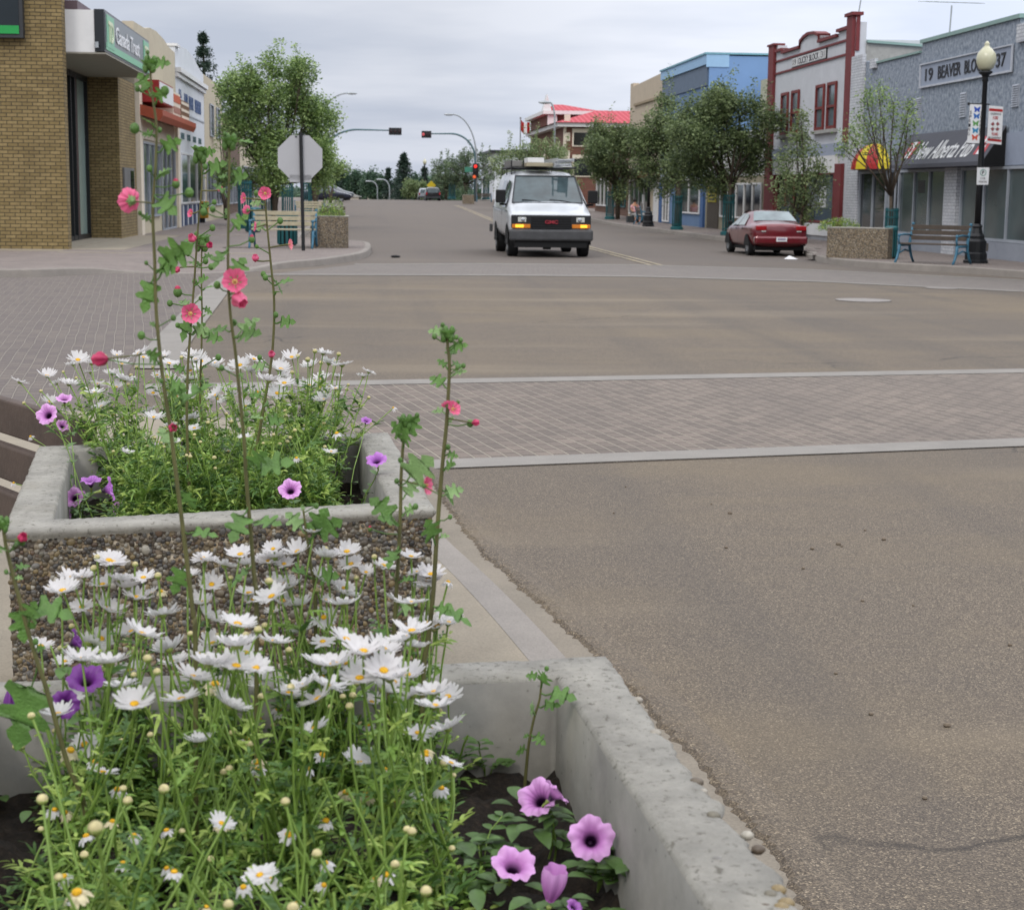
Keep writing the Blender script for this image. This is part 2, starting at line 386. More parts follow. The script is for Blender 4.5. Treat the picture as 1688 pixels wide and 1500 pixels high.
# crossing of the side street on the left: pavers with a right-hand border
lp = [GS(x, y) for x, y in [(225, 592), (262, 552), (310, 505), (345, 470), (372, 453)]]
mb = MB(); mb.poly([(-30, 9, 0.004), (lp[0][0] + 0.35, 11.6, 0.004)] + [(p[0], p[1], 0.004) for p in lp] + [(-2.0, 34.5, 0.004), (-30, 33, 0.004)])
streetmesh(mb, 'crosswalk', M['pavers_left'], kind='structure')
mb = MB(); q = [(lp[0][0] + 0.1, 15.6, 0)] + list(lp)
for a, b in zip(q[:-1], q[1:]): mb.quad((a[0], a[1], 0.012), (a[0] + 0.42, a[1], 0.012), (b[0] + 0.42, b[1], 0.012), (b[0], b[1], 0.012))
streetmesh(mb, 'crosswalk_border', M['border'], kind='structure')
# crossing on the far side of the junction
mb = MB(); q = [GS(x, y) for x, y in [(585, 437), (800, 436), (1050, 438), (1340, 446), (1688, 463), (1860, 474)]]; r_ = [GS(x, y) for x, y in [(430, 454), (800, 455), (1050, 457), (1340, 465), (1688, 482), (1860, 494)]]
for i in range(5): mb.quad((q[i][0], q[i][1], 0.004), (r_[i][0], r_[i][1], 0.004), (r_[i + 1][0], r_[i + 1][1], 0.004), (q[i + 1][0], q[i + 1][1], 0.004))
streetmesh(mb, 'crosswalk', pavers('pavers_far', '655f5b', '6d6762', '7d7771', 0.1, gv=0.3), kind='structure')
mb = MB()
for A in (q, r_):
    for i in range(5):
        a, b = A[i], A[i + 1]; mb.quad((a[0], a[1], 0.008), (b[0], b[1], 0.008), (b[0], b[1] + 0.4, 0.008), (a[0], a[1] + 0.4, 0.008))
streetmesh(mb, 'crosswalk_border', M['border'], kind='structure')
# centre line, worn
t = NT('line_paint'); bs_ = t.b; msk = t.ramp(t.noise(3, 6, 0.8), [(0.42, 0.25), (0.6, 1.0)]); t.set(Base_Color=t.mix(msk, '6a6566', 'a79a78'), Roughness=0.8); M['line'] = t.m
mb = MB(); A_ = GS(1050, 432)
ds = [38.6, 50, 60, 70, 84, 95, 105, 115, 125, 135]
def cl(d): return 6.9 + 1.0 * (d - 40) / 110
for a, b in zip(ds[:-1], ds[1:]):
    for o_ in (-0.16, 0.08): mb.quad((cl(a) + o_, a, hz(a) + 0.012), (cl(a) + o_ + 0.1, a, hz(a) + 0.012), (cl(b) + o_ + 0.1, b, hz(b) + 0.012), (cl(b) + o_, b, hz(b) + 0.012))
streetmesh(mb, 'road_marking', M['line'], kind='structure')
# kerbs and raised pavements; a kerb is a polyline of base points with its height at each
def raised(pts, hs, inner, name, walkm, kw=0.18, inz=0.14, sub=None):
    """pts: street (lat,dist) base polyline, road on one side; inner: point inside the pavement"""
    mbk = MB(); n = len(pts); V2 = [Vector(p) for p in pts]; ins = []
    for i in range(n):
        d = (V2[min(n - 1, i + 1)] - V2[max(0, i - 1)]).normalized(); nn = Vector((-d.y, d.x))
        if (Vector(inner) - V2[i]).dot(nn) < 0: nn = -nn
        ins.append(nn)
    zt = [hz(p[1]) + h for p, h in zip(pts, hs)]
    for i in range(n - 1):
        a, b = V2[i], V2[i + 1]; na_, nb_ = ins[i], ins[i + 1]
        a1 = a + na_ * 0.03; b1 = b + nb_ * 0.03; a2 = a + na_ * kw; b2 = b + nb_ * kw
        mbk.quad((a.x, a.y, hz(a.y)-0.02), (b.x, b.y, hz(b.y)-0.02), (b1.x, b1.y, zt[i + 1] - 0.02), (a1.x, a1.y, zt[i] - 0.02))
        a15 = a + na_ * 0.05; b15 = b + nb_ * 0.05
        mbk.quad((a1.x, a1.y, zt[i] - 0.02), (b1.x, b1.y, zt[i + 1] - 0.02), (b15.x, b15.y, zt[i + 1]), (a15.x, a15.y, zt[i]))
        mbk.quad((a15.x, a15.y, zt[i]), (b15.x, b15.y, zt[i + 1]), (b2.x, b2.y, zt[i + 1]), (a2.x, a2.y, zt[i]))
    streetmesh(mbk, 'kerb', M['kerb'], kind='structure')
    return [(tuple(V2[i] + ins[i] * kw), zt[i]) for i in range(n)], ins
def smooth_poly(pts, k=4):
    out = []
    for i in range(len(pts) - 1):
        p0, p1, p2, p3 = [Vector(pts[max(0, min(len(pts) - 1, j))]) for j in (i - 1, i, i + 1, i + 2)]
        for s in range(k):
            u = s / k; out.append(tuple(0.5 * ((2 * p1) + (p2 - p0) * u + (2 * p0 - 5 * p1 + 4 * p2 - p3) * u * u + (3 * p1 - p0 - 3 * p2 + p3) * u ** 3)))
    out.append(tuple(pts[-1])); return out
# far left corner
pp = [(-260, 462), (0, 458), (68, 457), (152, 453), (227, 451), (300, 452), (356, 451), (405, 449), (440, 446), (474, 443), (531, 438), (578, 431), (605, 424), (613, 414)]
base = [GS(x, y)[:2] for x, y in pp]; hs0 = [.15, .15, .15, .13, .04, .02, .02, .04, .09, .14, .15, .15, .15, .15]
base += [(0.25, 50.5), (-0.6, 52.5), (-1.6, 54), (-1.9, 58), (-1.9, 84)] + [(-1.9, d) for d in range(90, 215, 8)]; hs0 += [.15] * (len(base) - len(hs0))
b3 = smooth_poly([(a[0], a[1], h) for a, h in zip(base, hs0)], 4)
kin, _ = raised([p[:2] for p in b3], [p[2] for p in b3], (-7, 60), 'kerb', None)
mb = MB()
# pavement: strip from kerb to a line along the walls, so it follows the dropped kerb
def inner_pt(p):
    (l, d), z = p
    if d < 44 and l < -3.2: return (l, max(d + 1.6, 36.6), 0.145)
    if d < 44: return (min(l - 0.4, -3.2 + (l + 3.2) * 0.55), max(d + 1.4, 38), 0.145)
    return (-3.5, d, hz(d) + 0.145)
inn = [inner_pt(p) for p in kin]
for i in range(len(kin) - 1):
    (a, za), (b, zb) = kin[i], kin[i + 1]; mb.quad((a[0], a[1], za - 0.004), (b[0], b[1], zb - 0.004), inn[i + 1], inn[i])
j0 = [i for i, p in enumerate(kin) if p[0][1] < 44][-1]
mb.poly([inn[0]] + inn[1:j0 + 1] + [(-3.5, 44, 0.145), (-9.2, 44, 0.145), (-60, 44, 0.145)])
ys = [44] + [p[1] for p in inn[j0 + 1:]]
for a, b in zip(ys[:-1], ys[1:]): mb.quad((-3.5, a, hz(a) + 0.145), (-3.5, b, hz(b) + 0.145), (-9.2, b, hz(b) + 0.145), (-9.2, a, hz(a) + 0.145))
streetmesh(mb, 'pavement', M['pavers_walk'], kind='structure')
# pale concrete margin along the left walls and two pale cross bands
mb = MB(); mb.box(-7.3, -5.7, 42.0, 55, 0.13, 0.153); mb.box(-60, -7.05, 40.9, 42.04, 0.13, 0.153)
for d in (40.1, 55.6, 62, 70): mb.box(-7.0, -2.4, d, d + 0.3, 0.13, 0.151)
streetmesh(mb, 'pavement', M['walk'], kind='structure')
# far right corner
pp = [(1990, 500), (1850, 477), (1760, 467), (1688, 459), (1640, 455), (1585, 451), (1450, 443), (1390, 438), (1352, 433), (1338, 427)]
base = [GS(x, y)[:2] for x, y in pp] + [(12.35, 45.9), (12.85, 47.6), (12.95, 50)] + [(12.95, 84)] + [(12.95, d) for d in range(90, 215, 8)]
b3 = smooth_poly(base, 4); kin, _ = raised(b3, [.15] * len(b3), (15, 60), 'kerb', None)
mb = MB()
for (a, za), (b, zb) in zip(kin[:-1], kin[1:]):
    da, db = max(a[1], 33), max(b[1], 33)
    mb.quad((a[0], a[1], za - 0.004), (16.4 + max(0, 36 - a[1]) * 3, a[1] if a[1] > 38 else max(a[1], 38.2), hz(a[1]) + 0.145), (16.4 + max(0, 36 - b[1]) * 3, b[1] if b[1] > 38 else max(b[1], 38.2), hz(b[1]) + 0.145), (b[0], b[1], zb - 0.004))
streetmesh(mb, 'pavement', M['pavers_walk'], kind='structure')
# our own corner: pavement, kerb, gutter pan, ragged asphalt edge
kp = [(-6.5, 11.2), (-4.0, 11.6), (-1.9, 11.2), (-0.85, 10.1)] + [G(x, y, 0.0)[:2] for x, y in [(690, 862), (735, 925), (815, 1004), (897, 1092), (1010, 1225), (1100, 1345), (1180, 1470), (1290, 1660)]]
kp2 = smooth_poly(kp, 4)
mb = MB(); W2 = [Vector(p) for p in kp2]; n = len(W2); top = []; gut = []
for i in range(n):
    d = (W2[min(n - 1, i + 1)] - W2[max(0, i - 1)]).normalized(); nn = Vector((d.y, -d.x))
    if nn.dot(Vector((-2, 2)) - W2[i]) < 0: nn = -nn
    top.append([W2[i], W2[i] + nn * 0.02, W2[i] + nn * 0.16]); gut.append(W2[i] - nn * 0.20)
for i in range(n - 1):
    a, b = top[i], top[i + 1]
    mb.quad((*a[0], 0), (*b[0], 0), (*b[1], 0.125), (*a[1], 0.125)); mb.quad((*a[1], 0.125), (*b[1], 0.125), (*b[2], 0.14), (*a[2], 0.14))
worldmesh(mb, 'kerb', M['kerb'], kind='structure')
mb = MB()
mb.poly([(*p[2], 0.139) for p in top] + [(-1, -4, 0.139), (-14, -4, 0.139), (-14, 11, 0.139)])
worldmesh(mb, 'pavement', M['walk'], kind='structure')
mb = MB()
for i in range(n - 1): mb.quad((*top[i][0], 0.004), (*gut[i], 0.004), (*gut[i + 1], 0.004), (*top[i + 1][0], 0.004))
worldmesh(mb, 'gutter', M['gutter'], kind='structure')
# ragged lip of asphalt lying over the gutter
mb = MB(); r2 = random.Random(3); prev = None
seg = []
for i in range(n - 1):
    a, b = gut[i], gut[i + 1]; L = (b - a).length; k = max(1, int(L / 0.02))
    for s in range(k): seg.append(a + (b - a) * s / k)
for i, p in enumerate(seg[:-1]):
    d = (seg[i + 1] - p).normalized(); nn = Vector((-d.y, d.x));
    if nn.dot(Vector((-2, 2)) - p) > 0: nn = -nn
    j = 0.007 * math.sin(i * 0.21) + r2.uniform(-0.012, 0.012)
    row = [p - nn * (0.015 + j), p + nn * (0.005 - j), p + nn * 0.05, p + nn * 0.14]; zz = [0.002, 0.016 + r2.uniform(-0.004, 0.004), 0.018, 0.002]
    cur = [(*q_, z_) for q_, z_ in zip(row, zz)]
    if prev:
        for k in range(3): mb.quad(prev[k], cur[k], cur[k + 1], prev[k + 1])
    prev = cur
worldmesh(mb, 'road_edge', M['asphalt'], kind='structure', smooth=True)
# manhole cover
c_ = GS(1423, 496)
mb = MB(); mb.lathe([(0.44, 0), (0.44, 0.012), (0.37, 0.014), (0.36, 0.009), (0.0, 0.009)], 40, (c_[0], c_[1], 0.003))
streetmesh(mb, 'manhole_cover', mat('iron_cover', '7d7873', 0.6, var=0.15, vs=12), 'round grey manhole cover set in the asphalt of the junction', 'manhole cover')
c_ = GS(1553, 476); mb = MB(); mb.lathe([(0.3, 0), (0.3, 0.01), (0.0, 0.01)], 30, (c_[0], c_[1], 0.003))
streetmesh(mb, 'utility_cover', mat('utility_cover', '77726d', 0.7), 'small faint round cover nearer the right kerb than the manhole', 'utility cover')
# litter
mb = MB(); c_ = GS(1303, 428); mb.add([(c_[0] - .16, c_[1] - .08, .01), (c_[0] + .18, c_[1] - .1, .01), (c_[0] + .15, c_[1] + .12, .03), (c_[0] - .02, c_[1] + .05, .1), (c_[0] - .14, c_[1] + .1, .015)], [(0, 1, 3), (1, 2, 3), (2, 4, 3), (4, 0, 3)])
streetmesh(mb, 'paper_scrap', M['letters_white'], 'crumpled white paper lying on the road behind the red car', 'litter')
mb = MB(); c_ = GS(652, 425); mb.ball((c_[0], c_[1], 0.03), (0.13, 0.10, 0.035), 9, 5)
streetmesh(mb, 'debris_clump', M['dark'], 'small dark clump of dirt on the road in front of the stop sign kerb', 'debris')
r3 = random.Random(8)
tw = mat('pebble_loose', '6b6052', 0.8)
for k in range(26):
    x, y = r3.uniform(-0.1, 3.2), r3.uniform(3.6, 9.6)
    if x < 0.9 + (7.8 - y) * 0.1 and y < 8.4: x += 1.2
    mb = MB(); s = r3.uniform(0.006, 0.014); mb.ball((0, 0, s * 0.4), (s, s * r3.uniform(.6, 1), s * .6), 6, 4)
    o = mb.build('loose_stone', tw); o.location = (x, y, 0.001); tag(o, 'tiny loose stone lying on the near asphalt', 'stone', 'loose stones on the near asphalt')
# ================================================================ LEFT SIDE OF THE STREET (facade line at lat -7.05)
LF = -7.05
M['yb'] = brick('yellow_brick', '7e6c44', '948157', '453c2a', 0.25, 0.088, 0.011, var=0.5)
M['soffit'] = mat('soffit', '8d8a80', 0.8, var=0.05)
M['sign_black'] = mat('sign_black', '1d2226', 0.35, var=0.1)
M['sign_green'] = mat('sign_green', '1f8f45', 0.4, var=0.05)
M['sign_grey'] = mat('sign_grey', '62696d', 0.35, var=0.05)
M['sign_pale_green'] = mat('sign_pale_green', '6fae8a', 0.4, var=0.04)
def col_l(p): return p
b = thing('bank_building', 'yellow brick bank with tall recessed glass entrance and flat projecting canopy on the left corner', 'building', (LF, 42.05, 0.14))
mb = MB(); mb.box(-34, -7.05, 42.05, 42.5, -0.05, 6.75); mb.box(-34, -8.15, 42.5, 51.4, -0.05, 5.8); mb.box(-34, LF, 51.4, 55.1, -0.05, 4.9)
mb.build('wall', M['yb'], b)
mb = MB(); mb.box(-34.1, -7.15, 42.0, 42.55, 6.75, 6.85); mb.bsplit('coping', M['black_metal'], b)
mb = MB(); mb.box(-34, -6.75, 42.52, 55.14, 5.9, 6.12); mb.build('roof', mat('roof_flash', '5a4a50', 0.6), b)
# glazing of the recess: tall panes, parallel to the street
mb = MB(); mb.box(-8.15, -8.02, 42.5, 51.38, 0.14, 4.88); g = mb.build('glazing', mat('pale_blind_glass', '8fa29c', 0.15, var=0.05), b)
mb = MB()
for d in (42.55, 44.6, 46.6, 48.3, 49.0, 51.2): mb.box(-8.02, -7.92, d, d + 0.09, 0.14, 4.88)
mb.box(-8.02, -7.93, 42.5, 51.38, 0.14, 0.3); mb.box(-8.02, -7.93, 42.5, 51.38, 4.7, 4.88); mb.bsplit('glazing_frame', M['black_metal'], b)
mb = MB(); mb.box(-8.0, -7.95, 49.1, 49.55, 0.3, 4.7); mb.build('door_edge', mat('dark_brown', '3b2320', 0.6), b)
mb = MB(); mb.box(-8.6, -7.1, 42.52, 51.38, 0.0, 0.165); mb.build('doorstep', M['walk'], b)
# canopy, a white box with a black end frame carrying the street sign
mb = MB(); mb.box(-8.02, -6.36, 42.52, 51.3, 4.9, 5.9); mb.build('canopy', [M['white_paint']], b)
mb = MB(); mb.box(-8.02, -6.1, 42.52, 51.38, 4.86, 4.897); mb.build('soffit', M['soffit'], b)
s = thing('bank_sign', 'long grey and green illuminated bank sign along the canopy edge above the entrance', 'sign', (-6.3, 42.6, 4.92))
mb = MB(); mb.box(-6.36, -6.12, 42.5, 51.35, 4.92, 5.92); mb.build('sign_box', M['sign_black'], s)
mb = MB(); mb.box(-6.12, -6.105, 42.62, 51.28, 4.98, 5.87); mb.build('face', M['sign_grey'], s)
mb = MB(); mb.box(-6.104, -6.098, 42.62, 51.28, 4.98, 5.15); mb.build('stripe', M['sign_pale_green'], s)
for d0, d1 in ((42.75, 44.0), (49.9, 51.1)):
    mb = MB(); mb.box(-6.104, -6.09, d0, d1, 5.05, 5.83); lg = mb.build('logo', M['sign_pale_green'], s)
    mb = MB(); put_text(mb, 'TD', (-6.088, (d0 + d1) / 2, 5.44), 'L', 0.5, 0.9, 0.02, bold=0.02); mb.build('logo_lettering', mat('cream_letter', 'cfd6b8', 0.5), lg)
mb = MB(); put_text(mb, 'Canada Trust', (-6.1, 46.6, 5.47), 'L', 0.42, 4.6, 0.02, bold=0.01); mb.build('lettering', M['letters_white'], s)
mb = MB(); mb.box(-6.34, -6.26, 42.42, 42.49, 5.0, 5.14); mb.build('lamp_tab', M['galv'], s)
s = thing('wall_sign', 'black square wall sign with a green bottom stripe high on the yellow brick', 'sign', (-8.6, 41.9, 5.15))
mb = MB(); mb.box(-10.2, -7.93, 41.85, 42.05, 5.15, 7.2); mb.build('sign_box', mat('sign_frame', '2e3033', 0.5), s)
mb = MB(); mb.box(-10.1, -8.02, 41.835, 41.85, 5.24, 7.1); mb.build('face', mat('sign_face_dark', '182228', 0.3), s)
mb = MB(); mb.box(-10.1, -8.02, 41.825, 41.835, 5.24, 5.43); mb.build('stripe', M['sign_green'], s)
c = thing('wall_cabinet', 'small grey steel cabinet on the brick pillar beside the bank entrance', 'cabinet', (-7.0, 52.8, 1.5))
mb = MB(); mb.box(-7.05, -6.98, 51.9, 54.1, 1.5, 2.25); mb.build('box', mat('steel_cab', '6f6f70', 0.45, 0.3), c, bevel=0.01)
mb = MB(); mb.box(-6.98, -6.965, 53.2, 53.9, 1.58, 2.17); mb.build('screen', M['glass_dark'], c)
def facade_L(name, label, d0, d1, z, wallm, depth=14, peak=None, cat='building', top=None):
    b = thing(name, label, cat, (LF, d0, hz(d0) + 0.14)); mb = MB()
    base = hz((d0 + d1) / 2) - 0.1
    prof = top or [(d0, z), (d1, z)]
    mb.prism([(d0, base)] + prof[:1] + prof[1:] + [(d1, base)], LF - 0.35, LF, 'x')
    mb.box(LF - depth, LF - 0.352, d0 + 0.002, d1 - 0.002, base, min(p[1] for p in prof) - 0.35)
    mb.build('wall', wallm, b); return b
M['beige'] = mat('beige_stucco', 'b9b09a', 0.95, var=0.06, vs=2, bump=0.6, bs=25, dirt=0.2)
M['cream_trim'] = mat('cream_trim', 'cfc5b4', 0.8, var=0.05, dirt=0.15)
M['whitewall'] = mat('white_wall', 'c9cdd2', 0.85, var=0.05, vs=1.2, bump=0.15, dirt=0.2)
def shop_window(b, lat, d0, d1, z0, z1, nm=1, side='L', gm=None, fm=None, w=0.07, deep=0.12):
    """glazed opening: pane set back in a proud frame"""
    s_ = 1 if side == 'L' else -1
    mb = MB(); mb.box(lat - s_ * 0.02, lat + s_ * 0.012, d0, d1, z0, z1); f = MB()
    x0, x1 = lat + s_ * 0.014, lat + s_ * 0.075
    f.box(x0, x1, d0 - w, d1 + w, z1, z1 + w); f.box(x0, x1, d0 - w, d1 + w, z0 - w, z0); f.box(x0, x1, d0 - w, d0, z0, z1); f.box(x0, x1, d1, d1 + w, z0, z1)
    for k in range(1, nm):
        d = d0 + (d1 - d0) * k / nm; f.box(x0, x1 - s_ * 0.01, d - w / 2, d + w / 2, z0, z1)
    win = f.build('window', fm or M['grey_frame'], b); mb.build('pane', gm or M['glass'], win); return win
b = facade_L('shop_building', 'beige stucco shop with curved parapet between the bank and the white shop', 55.2, 67.4, 6.85, M['beige'],
    top=[(55.2, 6.85), (58.2, 6.9), (59.6, 7.05), (61.5, 7.1), (63.8, 7.02), (65.2, 6.88), (67.4, 6.84)], depth=12)
mb = MB(); mb.box(LF + 0.003, LF + 0.14, 55.2, 55.9, 0.1, 5.35); mb.box(LF + 0.003, LF + 0.14, 66.6, 67.38, 0.1, 4.0); mb.box(LF + 0.003, LF + 0.14, 55.9, 57.5, 5.15, 5.35); mb.bsplit('pilaster', M['cream_trim'], b)
shop_window(b, LF + 0.003, 56.6, 61.2, 0.75, 3.1, 3, gm=M['glass_blind']); shop_window(b, LF + 0.003, 62.0, 66.2, 0.2, 3.1, 3, gm=M['glass'])
mb = MB(); mb.box(LF + 0.003, LF + 0.05, 56.4, 66.4, 3.25, 3.95); mb.build('fascia', M['cream_trim'], b)
M['orange'] = mat('orange_metal', '96472f', 0.55, var=0.1)
LA = -6.2
mb = MB(); mb.prism([(LF + 0.01, 4.32), (LF + 0.01, 4.0), (LA - 0.1, 3.78), (LA, 3.95), (LA, 4.12)], 55.3, 66.5, 'y'); mb.build('awning', M['orange'], b)
s = thing('shop_sign', 'dark red box sign with orange and cream panels above the orange awning', 'sign', (LF, 56, 4.35))
mb = MB(); mb.box(LF + 0.002, -6.38, 56.0, 60.2, 4.4, 5.1); mb.build('sign_box', mat('deep_red', '8a2222', 0.45, var=0.08), s)
mb = MB(); mb.box(-6.38, -6.36, 56.1, 60.1, 4.45, 5.05); mb.build('face', M['letters_white'], s)
mb = MB(); mb.box(LF + 0.002, -6.42, 60.5, 63.0, 4.2, 5.0); pn = mb.build('panel', M['cream_trim'], s)
mb = MB(); mb.box(-6.42, -6.405, 60.65, 62.85, 4.65, 4.92); mb.bsplit('panel_stripe', mat('panel_orange', 'b8563a', 0.5), pn)
mb = MB(); mb.box(-6.42, -6.405, 60.65, 62.85, 4.28, 4.5); mb.bsplit('panel_stripe', mat('panel_pink', '9c6f62', 0.5), pn)
mb = MB(); mb.box(LF + 0.002, -6.42, 63.1, 66.2, 4.1, 4.85); pn = mb.build('panel', mat('panel_brown', '70503c', 0.5), s)
mb = MB()
for z in (4.2, 4.45, 4.7): mb.box(-6.42, -6.405, 63.25, 66.0, z, z + 0.1)
mb.bsplit('panel_stripe', M['cream_trim'], pn)
# white shop
b = facade_L('shop_building', 'white painted shop with rounded parapet, cornice and blue and white striped base', 67.5, 79.6, 7.0, M['whitewall'],
    top=[(67.5, 7.1), (69, 7.1), (69.3, 7.25), (72, 7.35), (75, 7.25), (77.5, 6.95), (79.6, 6.82)], depth=13)
mb = MB(); mb.box(LF + 0.003, LF + 0.22, 67.5, 79.6, 6.12, 6.3); mb.box(LF + 0.003, LF + 0.12, 67.5, 79.6, 5.95, 6.1); mb.box(LF - 0.4, LF + 0.1, 67.45, 68.6, 7.1, 7.2); mb.build('cornice', M['white_paint'], b)
mb = MB(); mb.box(LF + 0.003, LF + 0.03, 67.6, 79.5, 4.62, 4.68); mb.build('seam', M['grey_frame'], b)
shop_window(b, LF + 0.003, 68.6, 78.6, 1.1, 3.0, 3, gm=M['glass_dark'], fm=M['white_paint'])
mb = MB()
for k in range(6): mb.box(LF + 0.003, LF + 0.04, 68.0 + k * 1.9, 68.95 + k * 1.9, 0.15, 0.98)
mb.bsplit('base_stripe', mat('navy', '2c3f63', 0.6), b)
mb = MB(); M['sign_blue'] = mat('sign_blue', '4a5f86', 0.6)
def strokes(mb, d0, d1, z, h, seed):
    """letter strokes too worn to read"""
    r = random.Random(seed); d = d0
    while d < d1:
        w = (d1 - d0) / max(2, round((d1 - d0) / 0.42)); k = r.randrange(4)
        mb.box(LF + .004, LF + .03, d + .04, d + .12, z, z + h)
        if k != 1: mb.box(LF + .004, LF + .03, d + w - .14, d + w - .06, z, z + h)
        if k in (0, 2): mb.box(LF + .004, LF + .028, d + .12, d + w - .14, z + h - .1, z + h)
        if k in (1, 2): mb.box(LF + .004, LF + .028, d + .12, d + w - .14, z, z + .1)
        if k in (0, 3): mb.box(LF + .004, LF + .028, d + .12, d + w - .14, z + h * .42, z + h * .58)
        d += w
for i_, (a_, b_, z_, h_) in enumerate(((68.6, 69.6, 5.22, .32), (70.6, 72.0, 4.98, .5), (72.5, 74.6, 4.95, .52), (75.1, 77.9, 4.92, .55))): strokes(mb, a_, b_, z_, h_, i_ + 3)
mb.build('lettering', M['sign_blue'], b)
mb = MB()
for k in range(4): strokes(mb, 69.0 + k * 2.5, 70.3 + k * 2.5, 3.62, 0.24, k + 20)
mb.build('lettering', mat('sign_teal', '3c5a5e', 0.6), b)
# cream building beyond, then three more
b = facade_L('shop_building', 'cream stucco two storey building beyond the white shop, bare vines on its wall', 79.7, 90, 6.85, mat('cream_wall', 'b8ae98', 0.9, var=0.08, bump=0.3, dirt=0.2), depth=13)
shop_window(b, LF + 0.003, 80.4, 84, 0.9, 2.8, 2, gm=M['glass_dark']); shop_window(b, LF + 0.003, 85, 89, 0.9, 2.8, 2); shop_window(b, LF + 0.003, 82.5, 84.2, 4.2, 5.6, 1, gm=M['glass_dark']); shop_window(b, LF + 0.003, 86.3, 88, 4.2, 5.6, 1, gm=M['glass_dark'])
b = facade_L('shop_building', 'brown brick shop largely hidden behind the left street trees', 90.2, 103, 5.6, brick('brown_brick', '6d5546', '7c6352', '40352c', 0.25, 0.09), depth=13)
shop_window(b, LF + 0.003, 91, 96, 0.9, 2.8, 3, gm=M['glass_dark']); shop_window(b, LF + 0.003, 97, 102, 0.9, 2.8, 3)
b = facade_L('shop_building', 'pale low building beyond the brown brick shop on the left', 103.2, 124, 5.0, M['beige'], depth=13)
for d in (104.5, 111, 117.5): shop_window(b, LF + 0.003, d, d + 5, 1.2, 3.0, 2, gm=M['glass_dark'])
b = facade_L('shop_building', 'last grey fronted building at the far left intersection', 124.2, 142, 4.6, M['whitewall'], depth=13)
for d in (126, 133): shop_window(b, LF + 0.003, d, d + 5, 1.4, 3.2, 2, gm=M['glass_dark'])
# newspaper box (yellow) by the white shop
c = GS(345, 368, 0.14); nb_ = thing('newspaper_box', 'small yellow newspaper box by the left shopfronts', 'newspaper box', (c[0] - 0.3, c[1], 0.14))
mb = MB(); mb.box(c[0] - .55, c[0] - .05, c[1], c[1] + .4, 0.35, 1.1); mb.build('box', mat('yellow_box', 'b98a22', 0.5), nb_, bevel=0.02)
mb = MB(); mb.box(c[0] - .5, c[0] - .1, c[1] - .02, c[1] - 0.003, 0.65, 1.0); mb.build('window', M['glass_dark'], nb_)
mb = MB(); mb.box(c[0] - .4, c[0] - .2, c[1] + .1, c[1] + .3, 0.14, 0.35); mb.build('stand', M['black_metal'], nb_)
# ================================================================ RIGHT SIDE (facade line at lat 15.75)
RF = 15.75
def stucco(name, c1, c2, scale=7.0, b=0.9):
    t = NT(name); n = t.noise(scale, 5, 0.65); c = t.ramp(n, [(0.36, c1), (0.62, c2)])
    t.set(Base_Color=c, Roughness=0.95); t.bump(n, b, 0.03); return t.m
M['beaver'] = stucco('grey_blue_stucco', '6b7684', '98a1ac', 8)
M['bluegrey'] = mat('blue_grey_paint', '8f98a8', 0.8, var=0.04, dirt=0.1)
M['white_brick'] = brick('white_brick', 'c3c6cc', 'cfd2d6', '9297a0', 0.24, 0.085, 0.008, var=0.15, bumps=0.5)
M['awning_grey'] = mat('awning_grey', '4d4f57', 0.8, var=0.05)
M['maroon'] = mat('maroon_paint', '6b2c2e', 0.7, var=0.12, vs=4)
M['green_flash'] = mat('green_flashing', '7f9a94', 0.5, var=0.06)
def fr(px, py): return FL(px, py, RF)
def block_R(name, label, d0, d1, wallm, top, depth=16, cat='building'):
    b = thing(name, label, cat, (RF, d0, hz(d0) + 0.14)); mb = MB(); base = hz((d0 + d1) / 2) - 0.1
    mb.prism([(d0, base)] + top + [(d1, base)], RF, RF + 0.35, 'x')
    mb.box(RF + 0.352, RF + depth, d0 + 0.002, d1 - 0.002, base, min(p[1] for p in top) - 0.3)
    mb.build('wall', wallm, b); return b
# --- grey-blue block with the pub
b = block_R('beaver_block_building'.replace('beaver_', 'shop_').replace('block_', ''), 'grey blue rough stucco block dated 1937 with the pub on its ground floor', 30.0, 52.9, M['beaver'],
            [(30, 5.62), (39.8, 5.62), (39.8, 5.88), (46.85, 5.88), (46.85, 5.62), (50.9, 5.62), (50.9, 5.66), (52.9, 5.86)])
mb = MB(); mb.box(RF - 0.06, RF + 0.4, 39.72, 46.9, 5.88, 5.98); mb.box(RF - 0.05, RF + 0.4, 46.95, 50.9, 5.63, 5.69); mb.box(RF - 0.05, RF + 0.4, 30, 39.7, 5.63, 5.7); mb.bsplit('coping', M['green_flash'], b)
mb = MB(); mb.box(RF - 0.12, RF - 0.003, 52.1, 53.3, 0.1, 6.0); mb.box(RF - 0.1, RF - 0.003, 50.9, 51.4, 5.5, 5.78); mb.box(RF - 0.1, RF - 0.003, 39.0, 39.75, 5.3, 5.72); mb.bsplit('pilaster', M['white_brick'], b)
